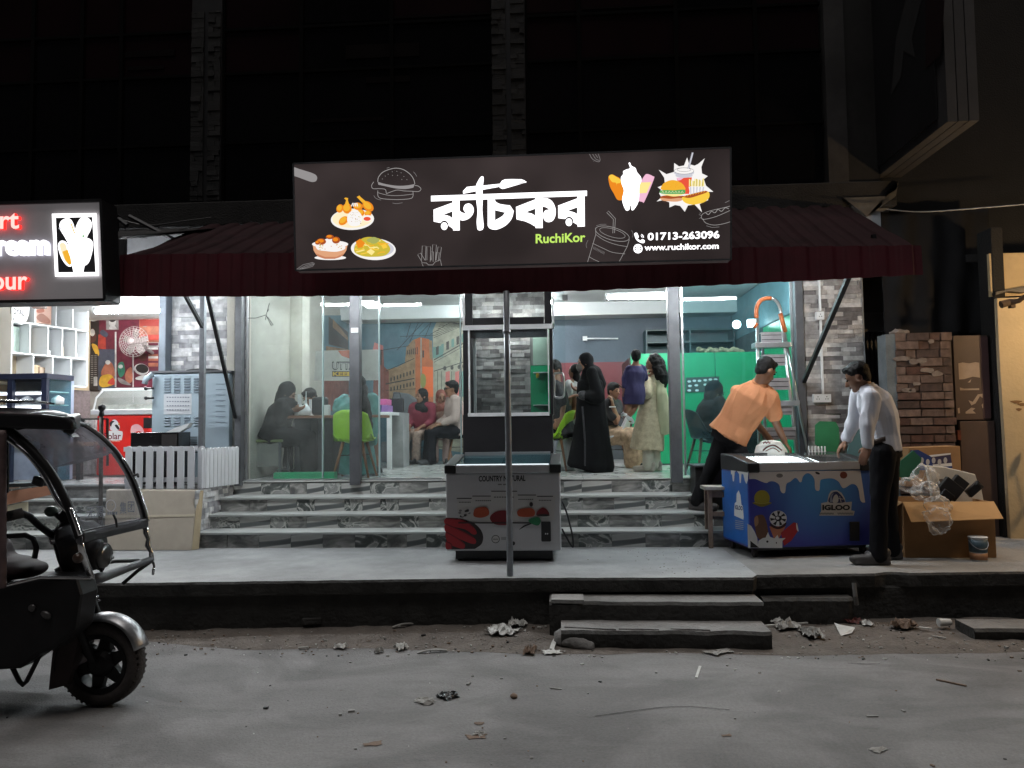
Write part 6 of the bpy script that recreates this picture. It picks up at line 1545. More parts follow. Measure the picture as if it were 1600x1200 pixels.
# white cube shelf
xs0 = at(17, 560, 8.05).x; xs1 = at(136, 560, 9.0).x
dS = Vector((xs1 - xs0, 0.95, 0)); LS = dS.length; dS.normalize(); nS = Vector((dS.y, -dS.x, 0))
def P_S(u, z, o=0.0): return Vector((xs0, 8.05, 0)) + dS * (u * LS) + nS * o + Vector((0, 0, z))
sh = thing('cube_shelf', 'white wall shelf of open cubes in the ice cream parlour', 'shelf', (xs0, 8.05, 1.3))
zS = [at(17, 672, 8.05).z * 0 + at(17, 605, 8.05).z - 0.22, at(17, 552, 8.05).z, at(17, 503, 8.05).z, at(17, 455, 8.05).z, at(17, 410, 8.05).z]
zS[0] = at(17, 600, 8.05).z - 0.0
M_SHW = mat('shelf_white', (0.72, 0.74, 0.75), 0.4, var=0.03)
MB().prism([P_S(0, zS[0], -0.3), P_S(1, zS[0], -0.3), P_S(1, zS[-1], -0.3), P_S(0, zS[-1], -0.3)], nS * -0.01).build('back_board', mat('shelf_back', (0.55, 0.57, 0.58), 0.5, var=0.03), sh)
for z in zS: MB().prism([P_S(0, z, 0), P_S(1, z, 0), P_S(1, z, -0.3), P_S(0, z, -0.3)], (0, 0, 0.018)).build('shelf_board', M_SHW, sh)
DIV = [(0, .27, .52, .77, 1), (0, .22, .45, .64, .83, 1), (0, .28, .55, .78, 1), (0, .3, .6, 1)]
for r_, us in enumerate(DIV):
 for u in us:
  MB().prism([P_S(u, zS[r_] + 0.019, 0), P_S(u, zS[r_ + 1] - 0.001, 0), P_S(u, zS[r_ + 1] - 0.001, -0.29), P_S(u, zS[r_] + 0.019, -0.29)], dS * 0.016).build('divider', M_SHW, sh)
def onshelf(name, lab, cat, r_, u, wd, h, m, dd=0.1, o=-0.16):
 b_ = MB(); c = P_S(u, zS[r_] + 0.02 + h / 2, o); b_.box(c, (dd, wd, h)); tag(b_.build(name, m, bevel=0.004), lab, cat)
onshelf('display_carton', 'pale yellow carton on the lowest row of the cube shelf', 'carton', 0, 0.38, 0.14, 0.22, mat('tan_carton', (0.5, 0.38, 0.25), 0.7), 0.12)
onshelf('brown_carton', 'brown carton on the lowest row of the cube shelf', 'carton', 0, 0.47, 0.1, 0.2, mat('beige_carton', (0.42, 0.32, 0.24), 0.7), 0.12)
onshelf('white_cup', 'white cup on the lowest row of the cube shelf', 'cup', 0, 0.64, 0.08, 0.08, M_PVC)
onshelf('grey_tray', 'grey tray on the lowest right cube of the shelf', 'tray', 0, 0.85, 0.12, 0.05, mat('tray_grey', (0.3, 0.3, 0.3), 0.6))
onshelf('glass_jar', 'pale green glass jar on the middle row of the cube shelf', 'jar', 1, 0.11, 0.17, 0.3, mat('jar_green', (0.5, 0.62, 0.55), 0.2), 0.1)
onshelf('white_mug', 'white mug on the middle row of the cube shelf', 'mug', 1, 0.26, 0.05, 0.14, M_PVC)
onshelf('folded_cloth', 'folded grey and white cloth on the middle row of the cube shelf', 'cloth', 1, 0.53, 0.13, 0.07, mat('cloth_grey', (0.5, 0.5, 0.5), 0.8))
onshelf('beige_box', 'beige box on the middle row of the cube shelf', 'box', 1, 0.72, 0.1, 0.12, mat('beige_box', (0.38, 0.34, 0.28), 0.7))
onshelf('spice_cups', 'short white dotted cup on the right end of the middle shelf row', 'cup', 1, 0.91, 0.1, 0.07, M_PVC)
b_ = MB(); c = P_S(0.12, (zS[2] + zS[3]) / 2, -0.03)
b_.loft([(c + nS * 0.0, 0.11, 0.19), (c + nS * 0.012, 0.105, 0.185)], dS, 28); o_ = b_.build('oval_plaque', M_PVC); tag(o_, 'white oval plaque lettered ROYAL in the top row of the cube shelf', 'plaque')
ar = Art(Plane(c + nS * 0.0125, nS)); ar.text('ROYAL', 16, 480, 38, 490, INK, 0.03, 4); ar.stroke([(20, 492), (30, 497), (40, 495)], 1.0, INK, smooth=4); ar.build('plaque_text', o_)
b_ = MB(); b_.prism([P_S(0.30, zS[2] + 0.03, -0.02), P_S(0.51, zS[2] + 0.03, -0.02), P_S(0.51, zS[3] - 0.01, -0.02), P_S(0.30, zS[3] - 0.01, -0.02)], nS * -0.01)
o_ = b_.build('burger_poster', mat('poster_pink', (0.5, 0.32, 0.26), 0.6, var=0.15, scale=9)); tag(o_, 'small pinkish food poster in the top row of the cube shelf', 'poster')
ar = Art(Plane(P_S(0.4, 2, -0.018), nS)); ar.blob([(57, 495), (66, 490), (78, 500), (76, 506), (62, 502)], flat('meat_brown', 120, 70, 50)); ar.blob([(57, 485), (67, 482), (69, 487), (60, 489)], flat('meat_red', 150, 80, 60)); ar.build('poster_print', o_)
t = thing('framed_menu', 'dark framed board hanging just under the ice cream sign', 'frame', at(55, 478, 7.2)); b_ = MB(); b_.prism([at(38, 471, 7.2), at(71, 468, 7.2), at(71, 482, 7.2), at(52, 482, 7.2)], (0, 0.02, 0)); b_.build('frame', mat('dark_wood_frame', (0.03, 0.015, 0.01), 0.5), t); b_ = MB(); b_.prism([at(57, 473, 7.195), at(67, 472, 7.195), at(67, 479, 7.195), at(58, 479, 7.195)], (0, 0.004, 0)); b_.build('print', M_PVC, t)
# posters on the back
PB = Plane((0, 9.75, 0), (0, -1, 0))
pw = thing('poster_wall', 'partition papered with maroon food posters and a price list', 'poster wall', (-4.6, 9.8, 0.93))
a = at(135, 470, 9.76); b = at(257, 700, 9.76); MB().bb((a.x, 9.76, 0.93), (b.x + 0.1, 9.8, 2.9)).build('board', mat('poster_base', (0.3, 0.29, 0.28), 0.7), pw)
ar = Art(PB, zt(130, 460, 4.6154))
_pf = lambda n, r, g, b: flat('poster_' + n, r, g, b, 0.5, 0.4)
MRN = _pf('maroon', 84, 24, 40); GRYP = _pf('grey', 120, 116, 114); SAL = _pf('salmon', 140, 84, 64); DKB = _pf('dark', 34, 27, 26); RD2 = _pf('red', 150, 52, 42); BLG = _pf('slate', 62, 66, 80); YL2 = _pf('yellow', 180, 140, 45); GR2 = _pf('green', 40, 98, 78); WH2 = _pf('white', 165, 162, 160); BRN2 = _pf('brown', 72, 40, 34)
ar.rect(20, 60, 120, 700, DKB); ar.rect(115, 110, 410, 410, MRN); ar.rect(108, 395, 235, 690, BLG); ar.rect(235, 380, 545, 670, MRN); ar.rect(405, 85, 548, 345, SAL); ar.rect(405, 85, 548, 130, DKB)
ar.rect(165, 130, 255, 255, GRYP); ar.ell(210, 200, 26, 34, WH2); ar.ell(210, 178, 26, 22, DKB); ar.blob([(190, 250), (195, 228), (228, 228), (240, 252)], WH2)
ar.blob([(45, 170), (60, 110), (90, 130), (100, 190), (60, 190)], BRN2); ar.ell(66, 150, 14, 26, SAL); ar.blob([(40, 180), (80, 175), (105, 185), (70, 195)], WH2)
ar.blob([(30, 300), (55, 250), (80, 250), (95, 320), (60, 350)], BRN2); ar.ell(66, 275, 18, 26, WH2); ar.poly([(110, 290), (160, 285), (165, 395), (105, 390)], RD2); ar.blob([(120, 280), (140, 255), (180, 285), (160, 310)], BLG)
ar.blob([(60, 360), (100, 370), (115, 430), (95, 440)], YL2); ar.rect(22, 430, 105, 690, DKB)
for q in range(14):
 for k_ in range(3): ar.rect(30 + k_ * 25, 440 + q * 15, 48 + k_ * 25, 446 + q * 15, GRYP)
ar.rect(75, 595, 102, 660, WH2); ar.blob([(130, 560), (170, 490), (210, 500), (225, 590), (150, 600)], SAL); ar.ell(178, 490, 18, 16, WH2); ar.blob([(115, 650), (130, 590), (200, 580), (230, 640), (150, 670)], YL2); ar.blob([(175, 640), (215, 600), (225, 650)], RD2)
ar.rect(228, 270, 240, 670, WH2); ar.rect(356, 430, 364, 780, WH2)
ar.blob([(250, 560), (252, 500), (290, 490), (300, 560), (270, 600)], GR2); ar.ell(270, 520, 16, 14, WH2); ar.blob([(300, 590), (320, 540), (350, 530), (355, 620), (320, 640)], SAL); ar.blob([(250, 600), (300, 620), (345, 655), (270, 640)], GRYP)
ar.ell(420, 540, 55, 40, WH2, 10); ar.ell(425, 535, 46, 32, DKB, 10); ar.ell(430, 450, 30, 32, BRN2); ar.blob([(380, 600), (440, 580), (490, 590), (470, 620), (390, 615)], WH2); ar.rect(470, 420, 540, 520, SAL)
for q in range(5): ar.rect(470, 350 + q * 32, 540, 366 + q * 32, (MRN, WH2)[q % 2])
ar.blob([(410, 230), (430, 180), (470, 170), (480, 230), (440, 240)], SAL); ar.ell(445, 215, 26, 20, GRYP); ar.rect(410, 180, 545, 230, flat('poster_red2', 125, 42, 36)); ar.rect(415, 290, 545, 330, RD2)
ar.build('poster_print', pw)
# wall fan
fn = thing('pedestal_fan', 'round grey wall fan in front of the maroon posters', 'fan', at(208, 535, 9.2))
fc = at(209, 534, 9.25); b_ = MB(); rF = 0.19
for k_ in range(7): b_.tube([fc + Vector((rF * (k_ + 1) / 7 * math.cos(a_), -0.05 * math.sqrt(max(0, 1 - ((k_ + 1) / 7) ** 2)), rF * (k_ + 1) / 7 * math.sin(a_))) for a_ in [2 * PI * i / 28 for i in range(29)]], 0.003, 4)
for k_ in range(24):
 a_ = 2 * PI * k_ / 24; b_.tube([fc + Vector((0.03 * math.cos(a_), -0.05, 0.03 * math.sin(a_))), fc + Vector((0.13 * math.cos(a_ + 0.2), -0.04, 0.13 * math.sin(a_ + 0.2))), fc + Vector((rF * math.cos(a_ + 0.3), 0, rF * math.sin(a_ + 0.3)))], 0.0028, 4)
M_FAN = mat('fan_grey', (0.17, 0.14, 0.135), 0.5, var=0.1); b_.build('grille', M_FAN, fn)
for k_ in range(5):
 a_ = 2 * PI * k_ / 5; b_ = MB(); b_.prism([fc + Vector((r_ * math.cos(a_ + t_), 0.03 + 0.03 * t_, r_ * math.sin(a_ + t_))) for r_, t_ in ((0.03, 0), (0.09, -0.15), (0.165, 0.05), (0.17, 0.5), (0.1, 0.75), (0.03, 0.6))], (0, 0.004, 0)); b_.build('blade', mat('fan_blade', (0.13, 0.105, 0.1), 0.4), fn)
b_ = MB(); b_.lathe([(0.035, -0.01), (0.035, 0.01), (0.01, 0.014)], fc + Vector((0, -0.055, 0)), 16, R=Matrix.Rotation(PI / 2, 3, 'X')); b_.build('hub_badge', MATS['fan_grey'], fn)
b_ = MB(); b_.cyl(fc + Vector((0, 0.06, 0)), fc + Vector((0, 0.2, 0)), 0.06); b_.cyl(fc + Vector((0, 0.15, -0.02)), fc + Vector((0, 0.45, -0.1)), 0.02); b_.build('motor', M_FAN, fn)
# red freezer with curved glass top
rf = thing('red_freezer', 'red ice cream display freezer with a curved glass top', 'freezer', (-4.6, 8.7, 0.93))
Y3 = 8.6
a = at(151, 649, Y3); b = at(234, 722, Y3)
MB().bb((a.x, Y3, 0.95), (b.x, Y3 + 0.6, a.z)).build('cabinet', mat('freezer_red', (0.62, 0.02, 0.015), 0.35, var=0.05), rf, bevel=0.02)
MB().bb((a.x - 0.06, Y3 - 0.03, a.z + 0.003), (b.x + 0.08, Y3 + 0.6, at(160, 640, Y3).z)).build('white_rim', M_FRZ, rf, bevel=0.01)
gz0, gz1 = at(160, 640, Y3).z, at(160, 609, Y3).z; gx0_, gx1_ = at(146, 640, Y3).x, at(243, 640, Y3).x
b_ = MB(); b_.prism([(gx0_, Y3, gz0), (gx0_ + 0.0, Y3 + 0.05, gz0 + (gz1 - gz0) * 0.6), (gx0_, Y3 + 0.18, gz1), (gx0_, Y3 + 0.19, gz1), (gx0_, Y3 + 0.06, gz0 + (gz1 - gz0) * 0.6), (gx0_, Y3 + 0.01, gz0)], (gx1_ - gx0_, 0, 0)); b_.build('curved_glass', M_GLASS, rf)
MB().beam((gx0_ - 0.02, Y3 + 0.2, gz1 + 0.01), (gx1_, Y3 + 0.2, gz1 + 0.01), 0.03, 0.03).build('top_rail', M_PVC, rf)
b_ = MB()
b_.tube([(gx0_, Y3, gz0), (gx0_, Y3 + 0.05, gz0 + (gz1 - gz0) * 0.6), (gx0_, Y3 + 0.18, gz1)], 0.012, 6); b_.build('glass_edge', M_ALU, rf)
b_ = MB(); b_.bb((gx0_ + 0.03, Y3 + 0.12, gz0), (gx1_ - 0.03, Y3 + 0.55, gz0 + 0.06)); b_.build('tubs', mat('tub_mix', (0.45, 0.4, 0.36), 0.6, var=0.5, scale=9), rf)
ar = Art(Plane((0, Y3, 0), (0, -1, 0)), zt(130, 460, 4.6154))
ar.poly(crom([(180, 1010), (185, 985), (270, 985), (285, 1000), (280, 1040), (268, 1052), (180, 1050)], 3), P_WH); ar.text('Polar', 150, 998, 272, 1046, flat('logo_maroon', 110, 25, 45), 0.02)
ar.text('ice cream', 172, 1054, 264, 1062, flat('logo_cream', 240, 210, 170), 0.02)
ar.blob([(195, 975), (205, 915), (235, 905), (262, 945), (255, 980)], P_WH); ar.blob([(190, 930), (205, 912), (225, 916), (210, 930), (200, 955)], INK); ar.blob([(228, 945), (245, 940), (262, 968), (250, 975)], INK); ar.ell(258, 935, 6, 8, YL2)
ar.build('brand_print', rf)
ar = Art(Plane((0, Y3, 0), (0, -1, 0)), zt(130, 460, 4.6154)); ar.blob([(345, 1000), (350, 950), (390, 935), (425, 960), (438, 1000), (400, 985)], flat('cone_pink', 225, 170, 175))
ar.build('cone_print', rf)
# blue grey cooler cabinet
ck = thing('cooler_cabinet', 'pale blue metal machine cabinet with louvres behind the picket fence', 'machine', (-4.0, 7.9, 0.93))
Yc = 7.72
a = at(238, 580, Yc); b = at(319, 715, Yc); xr2 = at(356, 590, 7.78).x
M_CAB = mat('pale_blue_metal', (0.34, 0.42, 0.48), 0.4, 0.1, var=0.05, scale=2)
cx0, cx1, cz1 = a.x, at(320, 600, Yc).x, at(270, 583, Yc).z
MB().prism([(cx0, Yc, 0.935), (cx1, Yc, 0.935), (xr2, Yc + 0.1, 0.935), (xr2, Yc + 0.36, 0.935), (cx0, Yc + 0.36, 0.935)], (0, 0, cz1 - 0.935)).build('cabinet', M_CAB, ck, bevel=0.006)
MB().prism([(cx0 - 0.02, Yc - 0.02, cz1 + 0.003), (cx1, Yc - 0.02, cz1 + 0.003), (xr2 + 0.02, Yc + 0.09, cz1 + 0.003), (xr2 + 0.02, Yc + 0.38, cz1 + 0.003), (cx0 - 0.02, Yc + 0.38, cz1 + 0.003)], (0, 0, 0.022)).build('lid', M_STEEL, ck)
b_ = MB(); b_.ell((cx0 + 0.45, Yc + 0.2, cz1 + 0.03), (0.2, 0.12, 0.03)); b_.build('top_tray', M_BLKP, ck, smooth=True)
for col in (262, 277, 293, 308):
 for q in range(6):
  for base in (592, 652):
   if base == 652 and q > 3: continue
   p = at(col, base + q * 4.1, Yc)
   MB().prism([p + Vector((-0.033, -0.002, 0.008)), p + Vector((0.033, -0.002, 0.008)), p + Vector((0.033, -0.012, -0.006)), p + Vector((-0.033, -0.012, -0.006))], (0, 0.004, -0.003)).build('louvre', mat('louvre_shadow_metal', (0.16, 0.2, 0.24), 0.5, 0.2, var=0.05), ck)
for q in range(9):
 for k_ in range(2): p = at(284 + k_ * 18, 683 + q * 3.0, Yc); MB().bb((p.x - 0.045, Yc - 0.004, p.z - 0.004), (p.x + 0.045, Yc + 0.001, p.z + 0.004)).build('slot', M_BLKP, ck)
for q in range(8):
 z = at(345, 600 + q * 8.5, 7.78).z; f = 0.3
 p0 = Vector((cx1 + (xr2 - cx1) * 0.45, Yc + 0.045, z)); p1 = Vector((cx1 + (xr2 - cx1) * 0.85, Yc + 0.085, z)); MB().beam(p0 + Vector((0, -0.003, 0)), p1 + Vector((0, -0.003, 0)), 0.006, 0.005).build('side_louvre', MATS['louvre_shadow_metal'], ck)
b_ = MB(); p0 = at(256, 616, Yc - 0.004); p1 = at(299, 647, Yc - 0.004); b_.bb((p0.x, Yc - 0.004, p1.z), (p1.x, Yc + 0.001, p0.z)); o_ = b_.build('paper_notice', mat('notice_paper', (0.5, 0.52, 0.55), 0.8, var=0.05), ck)
ar = Art(Plane((0, Yc - 0.0045, 0), (0, -1, 0)))
for q in range(4):
 for k_ in range(9): ar.rect(260 + k_ * 4.1 + RN.uniform(0, 0.6), 620 + q * 6.6, 263 + k_ * 4.1, 621.4 + q * 6.6, flat('notice_ink', 110, 115, 130))
ar.build('notice_text', o_)
for py in (607, 622):
 b_ = MB(); b_.tube([at(240, py, Yc - 0.02), at(229, py, Yc - 0.08)], 0.012, 8); b_.ell(at(228, py, Yc - 0.08), (0.02, 0.02, 0.02)); b_.build('tap', M_BLKP, ck)
b_ = MB(); b_.tube([at(238, 585, Yc - 0.05), at(228, 592, Yc - 0.1), at(226, 600, Yc - 0.1)], 0.03, 8); b_.build('dispenser', M_CAB, ck, smooth=True)
b_ = MB(); b_.box(at(232, 661, Yc + 0.05), (0.08, 0.05, 0.11)); tag(b_.build('black_control', M_BLKP), 'black control box beside the pale blue machine', 'control box')
bxk = thing('black_oven', 'low black glass fronted box behind the picket fence', 'oven', at(240, 700, 7.45))
a = at(204, 676, 7.4); b = at(278, 716, 7.4); MB().bb((a.x, 7.4, 0.935), (b.x, 7.66, a.z)).build('body', mat('gloss_black', (0.012, 0.011, 0.012), 0.15, var=0.2), bxk, bevel=0.008)
MB().bb((at(253, 680, 7.39).x, 7.385, a.z - 0.2), (b.x - 0.01, 7.399, a.z - 0.02)).build('glass_panel', mat('dark_panel_glass', (0.05, 0.045, 0.045), 0.15, var=0.3), bxk)
b_ = MB(); b_.prism([at(258, 676, 7.5), at(272, 669, 7.5), at(296, 661, 7.5), at(292, 668, 7.5), at(276, 677, 7.5)], (0, 0.08, 0)); tag(b_.build('paper_roll', M_PVC), 'white folded paper lying on the low black box', 'paper')
# glass fronted display fridge
df = thing('display_fridge', 'dark framed cake display fridge glowing inside behind the rickshaw roof', 'fridge', (-5.0, 7.7, 0.93))
Yd = 7.72; dxl, dxr = at(-30, 620, Yd).x, at(73, 620, Yd).x; dz1 = at(60, 583, Yd).z
M_NAVY = mat('navy_frame', (0.014, 0.017, 0.035), 0.35, var=0.2)
for x in (dxl, at(11, 620, Yd).x, dxr - 0.06): MB().bb((x, Yd, 0.94), (x + 0.055, Yd + 0.05, dz1 - 0.061)).build('frame_post', M_NAVY, df)
MB().bb((dxl, Yd, dz1 - 0.06), (dxr, Yd + 0.45, dz1)).build('top', M_NAVY, df, bevel=0.006); MB().bb((dxl, Yd + 0.4, 0.94), (dxr, Yd + 0.45, dz1 - 0.061)).build('back', mat('fridge_inner', (0.3, 0.34, 0.45), 0.5), df)
MB().bb((dxr - 0.012, Yd + 0.051, 0.94), (dxr, Yd + 0.399, dz1 - 0.061)).build('side_glass', M_GLASST, df)
for z in (1.60, 1.745, 1.885): MB().bb((dxl + 0.06, Yd + 0.06, z), (dxr - 0.02, Yd + 0.39, z + 0.012)).build('shelf', M_PVC, df)
for z, h_ in ((1.70, 0.04), (1.86, 0.022)): MB().bb((dxl + 0.08, Yd + 0.08, z), (dxr - 0.12, Yd + 0.1, z + h_)).build('light_strip', emat('fridge_light', (0.85, 0.9, 1), 3.5), df)
for q in range(4):
 b_ = MB(); c = Vector((dxl + 0.2 + q * 0.17, Yd + 0.2, 1.77)); b_.lathe([(0.06, -0.012), (0.06, 0.05), (0.03, 0.07), (0.008, 0.085)], c, 12); o_ = b_.build('cake', M_PVC, smooth=True); tag(o_, ('leftmost', 'second', 'third', 'rightmost')[q] + ' small white cream cake inside the glowing display fridge', 'cake', 'cakes in the display fridge')
# brick-brown counter below the shelf, table, plank
b_ = MB(); b_.prism([P_S(0.15, 0.935, -0.05), P_S(1.1, 0.935, -0.05), P_S(1.1, zS[0] - 0.03, -0.05), P_S(0.15, zS[0] - 0.03, -0.05)], nS * -0.25); tag(b_.build('counter', mat('mottled_brown', (0.13, 0.1, 0.1), 0.7, var=0.35, scale=26)), 'mottled brown counter under the white cube shelf', 'counter')
b_ = MB(); b_.bb((at(118, 610, 9.0).x, 9.0, 0.935), (at(150, 610, 9.0).x, 9.25, at(130, 655, 9.0).z)); tag(b_.build('printed_stand', mat('stand_print', (0.4, 0.38, 0.37), 0.6, var=0.5, scale=16)), 'small printed stand beside the curved glass freezer', 'stand')
tb_ = thing('parlour_table', 'plain table in the ice cream parlour seen through the rickshaw windscreen', 'table', (-4.75, 8.2, 0.93))
a = at(78, 692, 8.1); b = at(126, 692, 8.1); MB().bb((a.x, 8.1, a.z - 0.04), (b.x, 8.5, a.z)).build('top', M_WOODL, tb_)
for x in (a.x + 0.03, b.x - 0.06): MB().bb((x, 8.12, 0.935), (x + 0.05, 8.17, a.z - 0.041)).build('leg', M_STEELD, tb_)
b_ = MB(); b_.bb((at(2, 800, 6.8).x, 6.75, at(10, 800, 6.8).z), (at(9, 800, 6.8).x, 6.8, at(10, 762, 6.8).z)); 
pln = thing('wooden_crate_frame', 'plank frame with an orange brown board beside the parlour steps', 'plank frame', (-5.2, 6.8, 0.37))
MB().prism([at(10, 768, 6.75), at(92, 756, 7.0), at(92, 770, 7.0), at(10, 789, 6.75)], (0, 0.02, 0)).build('plank', mat('orange_board', (0.32, 0.15, 0.09), 0.7, var=0.2, scale=6), pln)
MB().beam(at(6, 806, 6.74), at(6, 764, 6.74), 0.04, 0.04).build('post', M_WOODL, pln); MB().beam(at(4, 763, 6.74), at(30, 760, 6.8), 0.03, 0.03).build('rail', M_WOODL, pln)
MB().prism([at(10, 791, 6.76), at(42, 784, 6.86), at(42, 808, 6.86), at(10, 812, 6.76)], (0, 0.02, 0)).build('pale_board', mat('pale_board', (0.36, 0.33, 0.24), 0.8, var=0.15), pln)
sp = thing('stanchion', 'tarnished metal post with a ball top in front of the parlour steps', 'post', (-3.4, 6.1, 0.37))
b_ = MB(); b_.tube([at(157, 814, 6.4), at(158.5, 650, 6.4)], 0.017, 10); b_.build('shaft', mat('tarnished', (0.11, 0.1, 0.09), 0.5, 0.5, var=0.5, scale=30), sp, smooth=True)
b_ = MB(); b_.ell(at(159, 637, 6.4), (0.031, 0.031, 0.033)); b_.cyl(at(158.5, 650, 6.4), at(159, 642, 6.4), 0.024, 0.017); b_.build('ball', M_BLKP, sp, smooth=True)
b_ = MB(); c = at(157, 814, 6.4); b_.lathe([(0.11, 0.372), (0.11, 0.385), (0.03, 0.40), (0.02, c.z + 0.01)], (c.x, c.y, 0), 16); b_.build('base', M_STEELD, sp, smooth=True)
MB().tube([at(118, 655, 6.4), at(168, 654.5, 6.4)], 0.008, 6).build('crossbar', M_BLKP, sp)
MB().tube([at(168, 654.5, 6.4), at(168, 728, 6.4)], 0.012, 6).build('drop_bar', M_BLKP, sp)

# ============================================================ painted wall and furniture in the restaurant
mu = thing('painted_wall', 'painted street scene of old buildings under a blue sky covering the back wall', 'mural', (-2.3, 11.98, 0.93))
PM = Plane((0, 11.985, 0), (0, -1, 0)); ZM = zt(500, 460, 4)
MSKY = mat('mural_sky', (0.085, 0.165, 0.205), 0.6, var=0.45, scale=1.6); 
MOR = mat('mural_orange', (0.40, 0.125, 0.055), 0.7, var=0.2, scale=6); MTN = mat('mural_tan', (0.26, 0.17, 0.1), 0.7, var=0.35, scale=10); MST = mat('mural_stone', (0.29, 0.28, 0.22), 0.7, var=0.3, scale=8); MLN = flat('mural_ink', 52, 50, 48); MPK = flat('mural_pink', 185, 105, 100); MTL = flat('mural_teal', 95, 130, 122); MRS = mat('mural_rust', (0.2, 0.075, 0.06), 0.7, var=0.3, scale=8); MBO = flat('mural_bright_orange', 215, 100, 45)
ar = Art(PM, ZM)
ar.poly([(-40, 118), (960, 118), (960, 1075), (-40, 1075)], MSKY)
ar.poly([(410, 470), (480, 455), (530, 430), (540, 330), (580, 285), (625, 268), (700, 290), (715, 680), (400, 690)], MTN)
ar.poly([(625, 268), (682, 280), (686, 400), (712, 420), (712, 680), (612, 690), (612, 300)], MOR); ar.poly([(640, 450), (712, 455), (712, 640), (640, 640)], MBO)
ar.poly([(590, 285), (625, 268), (625, 640), (596, 640), (596, 300)], MOR)
ar.stroke([(632, 270), (632, 640)], 9, MST); ar.rect(640, 350, 650, 395, MLN)
ar.poly([(340, 345), (395, 330), (400, 450), (430, 480), (430, 680), (330, 680)], MRS); ar.poly([(365, 345), (385, 340), (385, 440), (366, 442)], MLN); ar.poly([(340, 300), (395, 320), (395, 345), (330, 350)], MPK)
ar.poly([(705, 225), (745, 135), (900, 130), (960, 130), (960, 1000), (710, 960)], MST)
ar.poly([(706, 330), (770, 320), (770, 390), (706, 400)], MTL)
for q in range(9): ar.stroke([(712 + q * 6, 270 - q * 14), (905, 190 - q * 8 + q * q)], 3, MLN)
ar.stroke([(712, 410), (905, 300)], 6, MLN); ar.stroke([(712, 425), (905, 320)], 3, MLN); ar.stroke([(712, 480), (905, 420)], 5, MLN)
for q in range(6): ar.poly([(725 + q * 32, 330 - q * 16), (742 + q * 32, 322 - q * 16), (742 + q * 32, 375 - q * 16), (725 + q * 32, 380 - q * 16)], MTL if q % 2 else MLN)
for (x, m_) in ((785, MPK), (845, MPK), (735, MST), (870, MTL)): ar.poly([(x, 485), (x + 26, 478), (x + 26, 640), (x, 640)], m_)
for x in (735, 760, 822, 875): ar.stroke([(x, 480), (x, 660)], 3, MLN)
for x in (780, 825, 870, 900): ar.ell(x, 462 - (x - 780) * 0.1, 10, 14, MLN)
for q in range(8): ar.rect(440 + q * 20, 520 - q * 7, 448 + q * 20, 545 - q * 7, MLN); ar.rect(440 + q * 20, 580 - q * 5, 448 + q * 20, 605 - q * 5, MLN)
ar.stroke([(410, 480), (590, 400)], 4, MLN); ar.stroke([(410, 560), (590, 525)], 7, MLN); ar.stroke([(410, 600), (600, 590)], 3, MLN)
for q in range(6): ar.rect(545 + q * 12, 330 + (5 - q) * 4, 550 + q * 12, 375, MLN)
ar.ell(645, 540, 18, 45, flat('mural_moss', 130, 130, 70))
for (x0, y0, x1, y1) in ((582, 128, 540, 270), (636, 128, 560, 300), (690, 128, 480, 350), (740, 128, 620, 250), (710, 140, 655, 270), (890, 128, 690, 250), (380, 350, 560, 320), (500, 262, 720, 255)): ar.stroke([(x0, y0), (x1, y1)], 3, MLN)
ar.build('wall_painting', mu)
ar = Art(Plane((-3.352, 0, 0), (1, 0, 0)), zt(360, 450, 3.75))
ar.poly([(540, 160), (760, 160), (760, 1000), (540, 1000)], MSKY); ar.poly([(575, 165), (690, 260), (690, 360), (575, 330)], MLN); ar.poly([(600, 180), (690, 290), (690, 310), (600, 230)], MTN); ar.poly([(545, 540), (760, 540), (760, 720), (545, 720)], MRS); ar.poly([(560, 340), (700, 360), (700, 540), (560, 540)], MTN)
ar.build('wall_painting', mu)
# banner behind the glass
b_ = MB(); b_.prism([at(px, py, 8.9) for px, py in ((493, 548), (593, 546), (593, 594), (491, 595))], (0, 0.01, 0)); o_ = b_.build('banner', mat('banner_white', (0.5, 0.49, 0.46), 0.6, var=0.12, scale=5)); tag(o_, 'white banner with outlined lettering hanging behind the left steel post', 'banner')
ar = Art(Plane((0, 8.9, 0), (0, -1, 0))); ar.text('UTTA', 519, 565, 556, 578, INK, 0.05); ar.text('UTTA', 520, 566.5, 555, 576.5, P_LT, 0.0); ar.rect(519, 580, 560, 588.5, INK); ar.text('KEEEN', 520, 581, 559, 587.5, flat('banner_yellow', 215, 175, 50), 0.04); ar.poly([(528, 548), (548, 547), (548, 561), (534, 556)], flat('banner_orange', 190, 100, 75)); ar.build('banner_print', o_)
